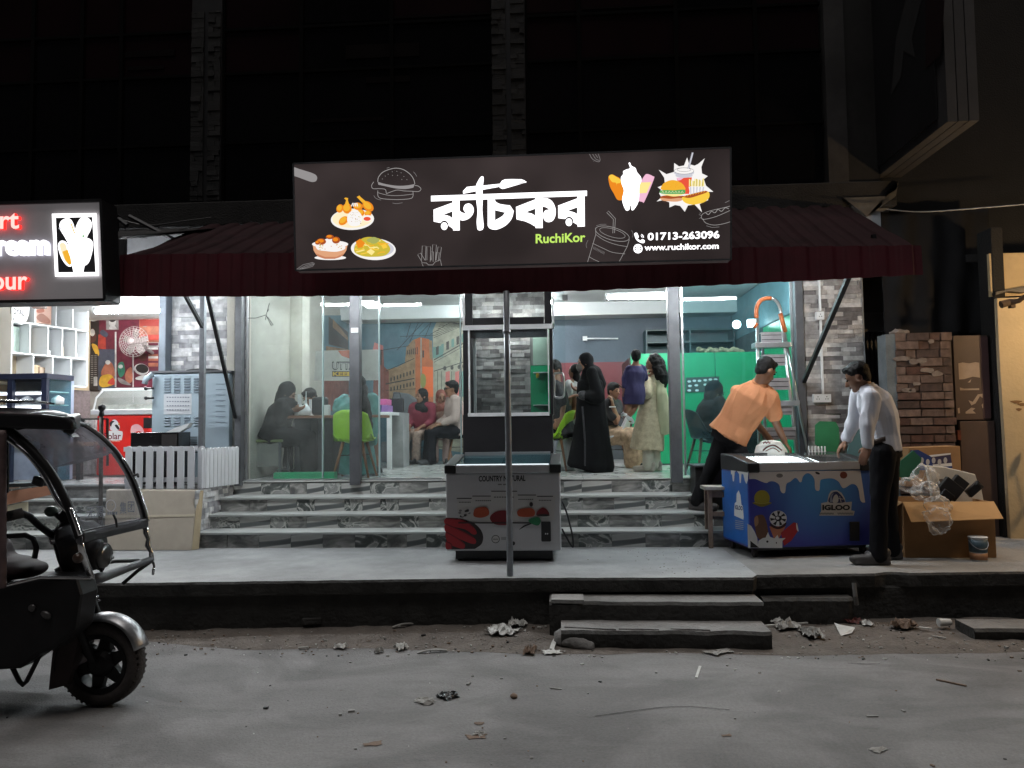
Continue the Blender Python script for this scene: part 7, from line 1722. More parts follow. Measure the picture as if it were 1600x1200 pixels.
# dining table
dt = thing('dining_table', 'brown topped dining table with dark panel legs behind the dusty glass', 'table', (-2.3, 8.6, 0.93))
a = at(424, 650, 8.35); b = at(590, 650, 8.35)
MB().bb((a.x, 8.35, a.z - 0.03), (b.x, 8.95, a.z)).build('top', mat('table_brown', (0.22, 0.1, 0.06), 0.4, var=0.15), dt, bevel=0.004)
for (q0, q1) in ((460, 486), (497, 520)): MB().bb((at(q0, 690, 8.4).x, 8.4, 0.935), (at(q1, 690, 8.4).x, 8.9, a.z - 0.031)).build('leg_panel', M_BLKP, dt)
zT = a.z
b_ = MB(); c = at(473, 640, 8.5); c.z = zT; b_.loft([(c + Vector((0, 0, 0.006)), 0.1, 0.05), (c + Vector((0, 0, 0.06)), 0.1, 0.055), (c + Vector((0, 0, 0.12)), 0.06, 0.03)], (1, 0, 0)); b_.tube([c + Vector((-0.05, 0, 0.1)), c + Vector((-0.05, 0, 0.24)), c + Vector((-0.025, 0, 0.25)), c + Vector((-0.02, 0, 0.1))], 0.01); b_.tube([c + Vector((0.05, 0, 0.1)), c + Vector((0.04, 0, 0.27)), c + Vector((0.02, 0, 0.1))], 0.01)
tag(organic(b_, 'carrier_bag', mat('bag_white', (0.6, 0.62, 0.63), 0.35, var=0.08), None, 0.008, 1, 0.01, 25), 'white carrier bag with handles standing on the brown table', 'bag')
b_ = MB(); c = at(500, 636, 8.6); b_.box((c.x, 8.6, zT + 0.11), (0.19, 0.06, 0.21)); tag(b_.build('black_handbag', M_BLKP, bevel=0.03), 'black handbag on the brown table beside the carrier bag', 'handbag')
b_ = MB(); c = at(510, 640, 8.45); b_.box((c.x, 8.45, zT + 0.06), (0.08, 0.05, 0.115)); tag(b_.build('tissue_box', M_PVC, bevel=0.006), 'white tissue box at the right end of the brown table', 'tissue box')
b_ = MB(); c = at(482, 636, 8.75); b_.box((c.x + 0.02, 8.8, zT + 0.1), (0.03, 0.1, 0.19)); tag(b_.build('menu_stand', M_PVC), 'upright white menu stand on the brown table', 'menu')
g_ = MB(); a = at(427, 736, 8.0); b = at(522, 746, 8.0); g_.bb((a.x, 8.0, 0.932), (b.x, 8.12, 0.932 + 0.07)); tag(g_.build('green_kerb', M_GREEN, bevel=0.004), 'low bright green strip on the floor behind the dusty glass', 'floor strip')
def shell_chair(c, face, m, label, s=1.0, group='shell chairs in the restaurant'):
 """moulded shell chair on four splayed wooden legs; face = direction the sitter looks"""
 f = Vector((face[0], face[1], 0)).normalized(); r = Vector((f.y, -f.x, 0)); c = Vector(c)
 t = thing('shell_chair', label, 'chair', c, 0, group)
 def sp_(u, v):
  a_ = (u - 0.5) * 2
  if v < 0.5:
   q = v / 0.5; p = f * (0.22 - 0.40 * q) + Vector((0, 0, 0.43 - 0.03 * math.sin(q * PI))); wd = 0.21 + 0.02 * q; lift = 0.05 * abs(a_) ** 2.5
   return c + (p + r * (a_ * wd) + Vector((0, 0, lift + 0.08 * max(0, q - 0.3) * abs(a_) ** 2))) * s
  q = (v - 0.5) / 0.5; p = f * (-0.18 - 0.09 * q) + Vector((0, 0, 0.43 + 0.36 * q)); wd = 0.235 - 0.035 * q * q
  return c + (p + r * (a_ * wd) + f * (0.14 * abs(a_) ** 2.2 * (1 - 0.45 * q)) - Vector((0, 0, 0.05 * abs(a_) ** 3 * q))) * s
 b_ = MB(); b_.grid(sp_, 16, 18); b_.build('shell', m, t, smooth=True, solid=0.014 * s, recalc=False)
 for sx in (-1, 1):
  for sy in (-1, 1):
   b_ = MB(); b_.tube([c + (r * (0.11 * sx) + f * (0.11 * sy) + Vector((0, 0, 0.42))) * s, c + (r * (0.21 * sx) + f * (0.2 * sy) + Vector((0, 0, 0.004))) * s], [0.02 * s, 0.013 * s], 8); b_.build('leg', M_WOOD, t, smooth=True)
 b_ = MB()
 for sx in (-1, 1): b_.tube([c + (r * (0.15 * sx) + f * 0.15 + Vector((0, 0, 0.26))) * s, c + (r * (-0.15 * sx) - f * 0.15 + Vector((0, 0, 0.26))) * s], 0.005, 5)
 b_.build('wire_brace', M_STEELD, t)
 return t
M_LIME = mat('lime_plastic', (0.30, 0.56, 0.02), 0.3, var=0.05)
FL = 0.932
cg = at(551, 742, 8.15)
shell_chair((cg.x, 8.25, FL), (0.0, 1), M_LIME, 'lime shell chair with its back to the street at the brown table', 0.92)
shell_chair((at(870, 720, 9.0).x - 0.02, 9.15, FL), (-1, 0.25), M_LIME, 'lime shell chair just right of the display window', 0.9)
shell_chair((at(716, 720, 11.2).x, 11.2, FL), (-1, -0.3), M_LIME, 'lime shell chair under the man in glasses at the back', 0.9)
shell_chair((at(660, 720, 11.45).x, 11.5, FL), (0.2, -1), mat('white_shell', (0.6, 0.6, 0.6), 0.35), 'white shell chair under the woman in the maroon top', 0.88)
shell_chair((at(686, 720, 11.4).x, 11.5, FL), (0.1, -1), MATS['white_shell'], 'white shell chair under the woman in the brown headscarf', 0.88)
shell_chair((at(961, 720, 9.7).x, 9.75, FL), (-1, 0.0), MATS['white_shell'], 'white shell chair under the seated woman behind the dark robe', 0.85)
shell_chair((at(1106, 720, 8.7).x, 8.75, FL), (1, 0.2), mat('dark_shell', (0.02, 0.02, 0.022), 0.4), 'dark shell chair behind the teal glass', 0.88)
ts = thing('panel_stool', 'grey stool with a dull green top behind the dusty glass', 'stool', (at(412, 700, 8.35).x, 8.4, FL))
a = at(392, 690, 8.3); b = at(441, 700, 8.3); zS_ = at(410, 687, 8.3).z
MB().bb((a.x, 8.3, zS_ - 0.03), (b.x, 8.62, zS_)).build('seat', mat('dull_olive', (0.16, 0.2, 0.08), 0.5), ts, bevel=0.01)
for x in (a.x + 0.02, b.x - 0.05):
 for y in (8.32, 8.58): MB().bb((x, y, FL), (x + 0.025, y + 0.025, zS_ - 0.031)).build('leg', M_STEEL, ts)
MB().bb((a.x + 0.05, 8.325, FL + 0.12), (b.x - 0.055, 8.335, zS_ - 0.035)).build('side_panel', mat('stool_panel', (0.2, 0.2, 0.18), 0.6), ts)
wt = thing('white_table', 'white square table carrying pink boxes behind the lime chair', 'table', (-2.0, 9.9, FL))
a = at(578, 644, 9.7); b = at(611, 644, 9.7); MB().bb((a.x - 0.3, 9.7, a.z - 0.04), (b.x, 10.4, a.z)).build('top', M_WHITE, wt, bevel=0.004)
for x in (a.x - 0.28, b.x - 0.06):
 for y in (9.72, 10.33): MB().bb((x, y, FL + 0.001), (x + 0.055, y + 0.055, a.z - 0.041)).build('leg', M_WHITE, wt)
zW2 = a.z
for (p0, p1, h0, h1, m_, lab) in ((577, 606, 0.0, 0.09, flat('lilac_box', 150, 110, 170), 'lilac box at the bottom of the stack on the white table'), (578, 604, 0.092, 0.17, flat('pink_box', 215, 110, 165), 'pink box on top of the lilac box')):
 b_ = MB(); b_.bb((at(p0, 640, 9.8).x, 9.8, zW2 + 0.003 + h0), (at(p1, 640, 9.8).x, 10.1, zW2 + h1)); tag(b_.build('food_box', m_, bevel=0.008), lab, 'box')
b_ = MB(); c = at(593, 640, 9.75); b_.lathe([(0.025, 0), (0.032, 0.09), (0.03, 0.09), (0.023, 0.005)], (c.x, 9.74, zW2 + 0.002), 12); tag(b_.build('drinking_glass', M_GLASST, smooth=True), 'clear drinking glass in front of the pink boxes', 'glass')
b_ = MB(); c = at(619, 640, 10.3); b_.box((c.x, 10.35, zW2 + 0.1), (0.18, 0.08, 0.19)); b_.tube([(c.x - 0.06, 10.35, zW2 + 0.19), (c.x - 0.04, 10.35, zW2 + 0.27), (c.x + 0.04, 10.35, zW2 + 0.27), (c.x + 0.06, 10.35, zW2 + 0.19)], 0.008); tag(b_.build('handbag', M_BLKP, bevel=0.02), 'black handbag standing beside the pink boxes', 'handbag')
MB().bb((at(612, 645, 10.2).x, 10.2, FL), (at(630, 650, 10.2).x, 10.6, zW2 - 0.003)).build('side_cabinet', MATS['tray_grey']); tag(bpy.data.objects['side_cabinet'], 'grey side cabinet under the black handbag', 'cabinet')
so = thing('sofa', 'grey sofa standing against the painted wall', 'sofa', (-2.1, 11.7, FL))
a = at(604, 612, 11.7); b = at(656, 634, 11.7)
MB().prism([(a.x, 11.7, FL + 0.3), (b.x, 11.7, FL + 0.3), (b.x, 11.7, b.z + 0.06), (b.x - 0.2, 11.7, a.z - 0.03), (a.x + 0.1, 11.7, a.z)], (0, 0.2, 0)).build('backrest', mat('sofa_grey', (0.12, 0.13, 0.14), 0.8, var=0.12), so, bevel=0.02)
MB().bb((a.x, 11.3, FL + 0.02), (b.x, 11.69, FL + 0.32)).build('seat', MATS['sofa_grey'], so, bevel=0.02)
t = thing('tube_fixture', 'unlit tube fixture with a square end on the blue grey wall', 'light fixture', at(945, 529, 11.95))
MB().tube([at(915, 529, 11.93), at(966, 529, 11.93)], 0.012, 8).build('tube', M_PVC, t); MB().box(at(914, 529, 11.95), (0.07, 0.05, 0.07)).build('end_box', M_PVC, t)
mb_ = thing('menu_board', 'dark menu board with pale oval pictures on the green partition', 'menu board', at(1106, 600, 10.18))
b_ = MB(); b_.prism([at(1072, 590, 10.18), at(1124, 588, 10.18), at(1124, 612, 10.18), at(1072, 613, 10.18)], (0, 0.012, 0)); b_.build('board', mat('menu_dark', (0.04, 0.06, 0.055), 0.5), mb_)
ar = Art(Plane((0, 10.18, 0), (0, -1, 0)))
for (x, y) in ((1077, 596), (1085, 595), (1093, 595), (1078, 603), (1088, 602), (1077, 610), (1089, 610), (1102, 594), (1110, 593), (1118, 593), (1102, 601), (1110, 600), (1118, 600)): ar.ell(x, y, 3, 1.8, P_WH, 0, 12)
ar.build('menu_print', mb_)
b_ = MB()
for q in range(12): b_.ell(at(1092 + q * 6, 546 + (q % 3) * 1.6, 10.35), (0.045, 0.04, 0.035))
tag(organic(b_, 'rope_garland', mat('straw', (0.3, 0.24, 0.15), 0.9, var=0.3, scale=20), None, 0.014, 1, 0.02, 30), 'straw garland lying along the top of the green partition', 'garland')
# ============================================================ electric rickshaw at the left edge
rk = thing('electric_rickshaw', 'black three wheeled electric rickshaw with a curved clear windscreen', 'rickshaw', (-2.6, 4.08, 0))
YN, YFr, YM = 3.70, 4.45, 4.06
M_RBLK = mat('rickshaw_black', (0.009, 0.0085, 0.0095), 0.5, var=0.35, scale=6, bump=0.05, dirt=0.2, spec=0.25)
M_TYRE = mat('dusty_tyre', (0.05, 0.042, 0.04), 0.95, var=0.25, scale=8, bump=0.4)
wc = at(161, 1031, YM); RW = (wc.z - 0.002) * 0.955; wc.z = RW + 0.002
RX = Matrix.Rotation(PI / 2, 3, 'X')
wh = bpy.data.objects.new('front_wheel', None)
b_ = MB(); b_.lathe([(RW * 0.70, -0.045), (RW * 0.80, -0.055), (RW * 0.93, -0.05), (RW, -0.024), (RW * 1.005, 0), (RW, 0.024), (RW * 0.93, 0.05), (RW * 0.80, 0.055), (RW * 0.70, 0.045), (RW * 0.68, 0), (RW * 0.70, -0.045)], wc, 56, R=RX, caps=False)
for q in range(60):
 a_ = 2 * PI * q / 44; 
 for sgn in (-1, 1): b_.box(wc + Vector((RW * 0.962 * math.cos(a_), sgn * 0.026, RW * 0.962 * math.sin(a_))), (0.009, 0.034, 0.012), Matrix.Rotation(-a_ + sgn * 0.0, 3, 'Y'))
ty = b_.build('tyre', M_TYRE, rk, smooth=True)
b_ = MB()
b_.lathe([(RW * 0.58, -0.04), (RW * 0.69, -0.048), (RW * 0.69, 0.048), (RW * 0.58, 0.04), (RW * 0.58, -0.04)], wc, 40, R=RX, caps=False)
b_.lathe([(0.001, -0.06), (0.05, -0.05), (RW * 0.32, -0.03), (RW * 0.32, 0.03), (0.05, 0.05), (0.001, 0.06)], wc, 24, R=RX)
for q in range(6):
 a_ = 2 * PI * q / 6 + 0.35; d = Vector((math.cos(a_), 0, math.sin(a_))); t_ = Vector((-math.sin(a_), 0, math.cos(a_)))
 b_.prism([wc + d * (RW * 0.3) - t_ * 0.036 + Vector((0, -0.02, 0)), wc + d * (RW * 0.3) + t_ * 0.036 + Vector((0, -0.02, 0)), wc + d * (RW * 0.62) + t_ * 0.024 + Vector((0, -0.02, 0)), wc + d * (RW * 0.62) - t_ * 0.024 + Vector((0, -0.02, 0))], (0, 0.04, 0))
b_.build('wheel_rim', M_RBLK, rk)
# chrome mudguard
def mg(u, v):
 a_ = math.radians(20 + 92 * u); r = RW * 1.13 + 0.012 * math.sin(u * PI); w_ = 0.07
 q = (v - 0.5) * 2; drop = 0.03 * q * q
 return wc + Vector(((r - drop) * math.cos(a_), q * w_, (r - drop) * math.sin(a_)))
b_ = MB(); b_.grid(mg, 24, 10); b_.build('mudguard', mat('dull_chrome', (0.34, 0.34, 0.35), 0.36, 0.9, var=0.35, scale=14, dirt=0.4), rk, smooth=True, solid=0.004, recalc=False)
def mg2(u, v):
 a_ = math.radians(112 + 76 * u); r = RW * 1.13
 q = (v - 0.5) * 2; return wc + Vector(((r - 0.04 * q * q) * math.cos(a_), q * 0.085, (r - 0.04 * q * q) * math.sin(a_)))
b_ = MB(); b_.grid(mg2, 16, 8); b_.build('mudguard', M_RBLK, rk, smooth=True, solid=0.004, recalc=False, label='black rear half of the front mudguard')
b_ = MB(); b_.prism([at(px, py, YM - 0.08) for px, py in ((84, 1000), (110, 960), (122, 1000), (106, 1070), (76, 1078))], (0, 0.16, 0)); b_.build('mud_flap', mat('flap_brown', (0.05, 0.035, 0.034), 0.85, var=0.3), rk)
# fork with springs
for yy, (p0, p1, p2) in ((YM - 0.1, ((100, 888), (110, 925), (150, 1018))), (YM + 0.1, ((148, 885), (152, 925), (168, 1018)))):
 P0, P1, P2 = at(*p0, yy), at(*p1, yy), at(*p2, yy); P2 = Vector((wc.x, yy * 0 + (wc.y + (yy - YM) * 0.9), wc.z + 0.02))
 P0.x = P2.x - 0.2; P1 = P0 + (P2 - P0) * 0.42
 b_ = MB(); b_.tube([P0, P2], [0.014, 0.02], 8); b_.build('fork_leg', M_RBLK, rk, smooth=True)
 b_ = MB(); n_ = 90; d = (P1 - P0); ax = d.normalized(); x_ = ax.cross(Vector((0, 1, 0))).normalized(); y_ = ax.cross(x_)
 b_.tube([P0 + d * (0.1 + 0.9 * i / n_) + x_ * (0.03 * math.cos(i * 0.55)) + y_ * (0.03 * math.sin(i * 0.55)) for i in range(n_ + 1)], 0.0055, 5); b_.build('spring', M_CHROME, rk, smooth=True)
b_ = MB(); b_.tube([at(84, 828, YM), at(96, 868, YM), at(122, 935, YM), at(126, 950, YM)], [0.022, 0.026, 0.03, 0.03], 10); b_.build('steering_column', M_RBLK, rk, smooth=True)
b_ = MB(); b_.cyl(at(86, 838, YM - 0.03), at(89, 848, YM - 0.03), 0.032, 0.032, 12); b_.cyl(at(96, 885, YM - 0.03), at(99, 893, YM - 0.03), 0.034, 0.034, 12); b_.build('collar', M_CHROME, rk, smooth=True)
# body tub
b_ = MB(); b_.prism([at(px, py, 3.78) for px, py in ((-150, 920), (0, 916), (62, 901), (118, 902), (126, 930), (118, 985), (84, 1016), (60, 1024), (28, 1046), (-150, 1056))], (0, 0.16, 0)); b_.build('body_tub', M_RBLK, rk, bevel=0.02)
b_ = MB(); b_.prism([at(px, py, 3.945) for px, py in ((-150, 925), (30, 918), (66, 930), (60, 1010), (20, 1040), (-150, 1046))], (0, 0.5, 0)); b_.build('body_tub', M_RBLK, rk, bevel=0.02)
b_ = MB(); b_.tube([at(-150, 948, 3.765), at(8, 915, 3.765), at(62, 902, 3.765), at(142, 903, 3.80)], 0.008, 6); b_.build('trim_strip', M_CHROME, rk)
b_ = MB(); b_.ell(at(50, 950, 3.775), (0.02, 0.01, 0.018)); b_.ell(at(72, 961, 3.775), (0.03, 0.012, 0.018), Matrix.Rotation(0.5, 3, 'Y')); b_.build('side_reflector', mat('dull_reflector', (0.05, 0.047, 0.047), 0.3, var=0.2), rk, smooth=True)
b_ = MB(); b_.tube([at(19, 1042, 3.85), at(30, 1064, 3.84), at(36, 1070, 3.84), at(42, 1064, 3.84), at(60, 1028, 3.85), at(66, 1018, 3.86)], 0.012, 8); b_.build('side_stand', M_RBLK, rk)
# front cowl, lamp
b_ = MB()
b_.loft([(at(118, 900, YM), 0.1, 0.04), (at(128, 880, YM), 0.15, 0.07), (at(132, 855, YM), 0.18, 0.08), (at(126, 835, YM), 0.2, 0.07), (at(116, 820, YM), 0.16, 0.04)], (0, 1, 0))
b_.ell(at(145, 866, YM - 0.02), (0.07, 0.09, 0.09)); b_.caps(at(88, 842, YM), 0.04, at(112, 824, YM), 0.06)
organic(b_, 'front_cowl', M_RBLK, rk, 0.014, 3, 0.004, 8)
b_ = MB(); b_.ell(at(162, 868, YM), (0.03, 0.075, 0.07)); b_.build('headlight', mat('lamp_glass', (0.06, 0.06, 0.06), 0.12, var=0.1), rk, smooth=True)
b_ = MB(); b_.ell(at(122, 872, YN + 0.03), (0.026, 0.025, 0.026)); b_.build('indicator', mat('indicator_amber', (0.05, 0.03, 0.022), 0.3), rk, smooth=True)
# handlebar and mirrors
b_ = MB(); b_.tube([at(84, 838, YM), at(62, 822, 3.9), at(45, 806, 3.82), at(28, 801, 3.76), at(12, 806, 3.72)], [0.02, 0.018, 0.018, 0.02, 0.024], 10); b_.build('handlebar', M_RBLK, rk, smooth=True)
b_ = MB(); b_.tube([at(84, 838, YM), at(98, 815, 4.25), at(104, 800, 4.38)], 0.016, 8); b_.build('handlebar', M_RBLK, rk, smooth=True)
b_ = MB(); b_.cyl(at(36, 801, 3.77), at(8, 808, 3.72), 0.027, 0.025, 12); b_.build('grip', M_RUBBER, rk, smooth=True)
b_ = MB(); b_.ell(at(80, 799, YM), (0.036, 0.03, 0.03)); b_.build('horn', mat('greenish_cap', (0.06, 0.09, 0.075), 0.35, var=0.2), rk, smooth=True)
b_ = MB(); b_.tube([at(88, 803, YM), at(98, 812, YM), at(104, 826, YM)], 0.018, 8); b_.box(at(108, 808, YM - 0.02), (0.09, 0.05, 0.05), Matrix.Rotation(0.6, 3, 'Y')); b_.build('control_pod', M_RBLK, rk, bevel=0.01)
b_ = MB(); b_.tube([at(10, 838, 3.85), at(40, 836, 3.85), at(52, 842, 3.85), at(57, 856, 3.85), at(54, 872, 3.85)], 0.014, 8); b_.build('arm_rail', M_RBLK, rk, smooth=True)
b_ = MB(); b_.ell(at(0, 888, 4.0), (0.2, 0.2, 0.07)); b_.ell(at(-50, 870, 4.0), (0.22, 0.22, 0.16)); b_.ell(at(40, 890, 4.0), (0.1, 0.14, 0.045)); organic(b_, 'seat', mat('seat_maroon', (0.02, 0.010, 0.011), 0.7, var=0.3, spec=0.2), rk, 0.016, 2)
# bumper arms
def rtube(pts, r, m, name, n=8): 
 b_ = MB(); b_.tube([at(*p) for p in pts], r, n); return b_.build(name, m, rk, smooth=True)
rtube([(140, 905, 4.0), (160, 902, 4.1), (195, 889, 4.3), (237, 874, 4.45)], [0.026, 0.03, 0.026, 0.02], M_STEEL, 'bumper_arm')
rtube([(158, 892, 4.2), (165, 880, 4.25), (180, 877, 4.3), (217, 876, 4.42)], 0.011, M_RBLK, 'bumper_arm')
rtube([(192, 912, 4.3), (215, 892, 4.38), (235, 878, 4.45)], 0.011, M_RBLK, 'bumper_arm')
rtube([(158, 848, 4.2), (160, 870, 4.2), (157, 890, 4.2)], 0.02, M_RBLK, 'cowl_stay')
rtube([(238, 872, 4.45), (241, 885, 4.45), (239, 897, 4.44), (240, 888, 4.43)], 0.008, M_CHROME, 'hook')
# windscreen frame
NA = [(4, 664), (40, 694), (75, 733), (100, 776), (115, 812), (124, 838)]
FA = [(119, 660), (150, 679), (179, 706), (204, 746), (220, 788), (227, 815)]
def arc(pts, Y0, Y1, n=8): 
 c = crom(pts, n, False); k = len(c) - 1
 return [at(px, py, Y0 + (Y1 - Y0) * i / k) for i, (px, py) in enumerate(c)]
na, fa = arc(NA, YN, YN + 0.02), arc(FA, YFr, YFr)
b_ = MB(); b_.tube(na, 0.022, 10); b_.build('screen_frame', M_RBLK, rk, smooth=True)
b_ = MB(); b_.tube(fa, 0.022, 10); b_.build('screen_frame', M_RBLK, rk, smooth=True)
b_ = MB(); b_.tube(arc([(12, 686), (45, 712), (72, 748), (90, 782), (110, 803)], YN + 0.06, YN + 0.06, 5), 0.012, 8); b_.build('inner_tube', M_CHROME, rk, smooth=True)
b_ = MB(); b_.tube([p + Vector((0.012, -0.012, 0.006)) for p in na[28:]], 0.011, 8); b_.build('chrome_strip', M_CHROME, rk, smooth=True)
b_ = MB(); b_.tube([p + Vector((0.026, -0.014, 0.002)) for p in fa[18:]], 0.009, 8); b_.build('chrome_strip', M_CHROME, rk, smooth=True)
b_ = MB(); b_.tube([at(124, 838, YN + 0.02), at(128, 862, YN + 0.04), at(136, 885, YN + 0.1), at(143, 902, YN + 0.2)], 0.017, 8); b_.build('frame_foot', M_CHROME, rk, smooth=True)
b_ = MB(); b_.tube([at(227, 815, YFr), at(228, 832, YFr), at(232, 842, YFr), at(231, 852, YFr), at(236, 862, YFr), at(237, 876, YFr)], [0.017, 0.017, 0.014, 0.018, 0.013, 0.016], 8); b_.build('frame_foot', M_CHROME, rk, smooth=True)
b_ = MB(); b_.beam(at(124, 840, YN + 0.02), at(227, 817, YFr), 0.045, 0.055); b_.build('screen_sill', M_STEELD, rk, bevel=0.008)
b_ = MB(); b_.beam(at(124, 832, YN + 0.0), at(227, 810, YFr), 0.012, 0.014); b_.build('screen_bead', M_RBLK, rk)
k_ = len(na)
M_SCR = glassmat('scratched_film', tint=(0.72, 0.74, 0.78), haze=0.28, hazecol=(0.24, 0.24, 0.26), rough=0.03, refl=0.22)
M_SCRT = glassmat('tinted_film', tint=(0.4, 0.4, 0.44), haze=0.6, hazecol=(0.15, 0.15, 0.17), rough=0.05, refl=0.25)
def scr(i0, i1):
 def fn(u, v):
  q = i0 + (i1 - i0) * v; i = min(int(q), k_ - 2); f = q - i
  a = na[i].lerp(na[i + 1], f); b = fa[i].lerp(fa[i + 1], f); p = a.lerp(b, u)
  bow = 0.05 * math.sin(PI * u); return p + Vector((bow, 0, bow * 0.5 * (1 - v)))
 return fn
cut = int(k_ * 0.40)
b_ = MB(); b_.grid(scr(0, cut), 12, 14); b_.build('tint_band', M_SCRT, rk, smooth=True, recalc=False)
b_ = MB(); b_.grid(scr(cut, k_ - 1), 12, 20); b_.build('windscreen', M_SCR, rk, smooth=True, recalc=False)
pA, pB, pC = na[-1], fa[-1], na[-12].lerp(fa[-12], 0.5)
nrm = (pB - pA).cross(pC - pA).normalized()
if nrm.x < 0: nrm = -nrm
PSC = Plane(pA + nrm * 0.06, nrm)
ar = Art(PSC); BL = flat('decal_blue', 38, 40, 62)
ar.text('\u65e0', 135, 793, 148, 809, BL, 0.012); ar.text('\u6e90', 150, 790, 162, 808, BL, 0.012); ar.text('\u96c6', 187, 784.5, 198, 803, BL, 0.012); ar.text('\u56e2', 199.5, 783.5, 210, 800.5, BL, 0.012)
ar.stroke(ellp(173, 790, 7.5, 9), 0.8, flat('decal_pale', 120, 120, 130), True)
for q in range(5): ar.rect(168 + q * 3.2, 799.5, 170.4 + q * 3.2, 804, BL)
ar.ell(170.5, 789, 1, 0.8, BL, 0, 8); ar.ell(175.5, 788.5, 1, 0.8, BL, 0, 8)
ar.build('windscreen_lettering', rk)
b_ = MB(); b_.prism([na[5].lerp(fa[5], u) + Vector((0.05, 0, 0.02)) for u in (0.44, 0.52)] + [na[9].lerp(fa[9], u) + Vector((0.052, 0, 0.02)) for u in (0.56, 0.46)], (0.002, 0, 0.002)); b_.build('sticker', M_BLKP, rk)
b_ = MB(); b_.tube([at(176, 801, 4.02), at(181, 812, 4.02), at(183, 824, 4.02)], 0.006, 6); b_.build('wiper_arm', M_RBLK, rk)
b_ = MB(); b_.box(at(60, 752, 3.9), (0.06, 0.03, 0.05), Matrix.Rotation(0.3, 3, 'Y')); b_.build('mirror', M_BLKP, rk, bevel=0.01)
b_ = MB(); b_.tube([at(209, 743, 4.42), at(215, 741, 4.38), at(216, 745, 4.36)], 0.007, 6); b_.build('latch', M_RBLK, rk)
# roof
n0, n1, f1 = at(0, 664, YN), at(70, 664, YN), at(119, 655, YFr)
b_ = MB()
def roof(u, v):
 a = Vector((-4.3, YN - 0.03, n0.z + 0.012)).lerp(Vector((n0.x + 0.05, YN - 0.03, n0.z + 0.012)), u)
 b = Vector((-4.1, YFr + 0.05, f1.z + 0.01)).lerp(Vector((f1.x + 0.02, YFr + 0.05, f1.z + 0.01)), u)
 p = a.lerp(b, v); p.z += 0.045 * math.sin(PI * v) + 0.02 * math.sin(PI * min(1, u)); 
 if u > 0.93: p.z -= (u - 0.93) * 0.35
 return p
b_.grid(roof, 30, 14); b_.build('roof', mat('roof_black', (0.011, 0.011, 0.013), 0.42, var=0.3, scale=5, spec=0.3), rk, smooth=True, solid=0.03, recalc=False)
b_ = MB(); b_.prism([at(px, py, 3.655) for px, py in ((-150, 650), (0, 645), (60, 647), (104, 652), (112, 660), (112, 672), (0, 669), (-150, 668))], (0, 0.05, 0)); b_.build('roof_fascia', MATS['roof_black'], rk, bevel=0.012)
b_ = MB(); b_.beam(at(108, 664, 3.68), at(119, 657, YFr), 0.05, 0.085); b_.build('roof_visor', MATS['roof_black'], rk, bevel=0.012)
b_ = MB(); b_.tube([roof(u, 0.0) + Vector((0, -0.0, -0.03)) for u in (0, 0.25, 0.5, 0.75, 1)] + [roof(1, v) + Vector((0.02, 0, -0.03)) for v in (0.25, 0.5, 0.75, 1)], 0.02, 8); b_.build('roof_rim', M_RBLK, rk, smooth=True)
b_ = MB(); b_.grid(lambda u, v: roof(0.72 + 0.2 * u, 0.35 + 0.45 * v) + Vector((0, 0, 0.055)), 6, 6); b_.build('roof_panel', mat('roof_gloss', (0.05, 0.05, 0.055), 0.15, var=0.3), rk, smooth=True, solid=0.01, recalc=False)
# near rear post wrapped in tape, far post, seat back
b_ = MB(); p0, p1 = at(3, 672, 3.66), at(3, 918, 3.72)
b_.tube([p0.lerp(p1, i / 30) for i in range(31)], [0.019 + 0.003 * (i % 2) for i in range(31)], 10); b_.build('tape_wrapped_post', mat('pinkish_tape', (0.13, 0.085, 0.085), 0.6, var=0.3, scale=20), rk, smooth=True)
MB().tube([at(8, 678, 3.85), at(8, 770, 3.85)], 0.018, 8).build('inner_post', M_RBLK, rk)
MB().beam(at(4, 759, 3.9), at(85, 756, 4.4), 0.012, 0.02).build('cross_tube', M_RBLK, rk)
# rear axle and wheels (outside the frame)
for yy in (3.72, 4.42):
 c = Vector((-4.15, yy, 0.24)); b_ = MB(); b_.lathe([(0.15, -0.04), (0.22, -0.045), (0.238, 0), (0.22, 0.045), (0.15, 0.04)], c, 28, R=RX); b_.build('tyre', M_TYRE, rk, smooth=True)
 b_ = MB(); b_.lathe([(0.02, -0.04), (0.15, -0.03), (0.15, 0.03), (0.02, 0.04)], c, 20, R=RX); b_.build('wheel_rim', M_RBLK, rk)
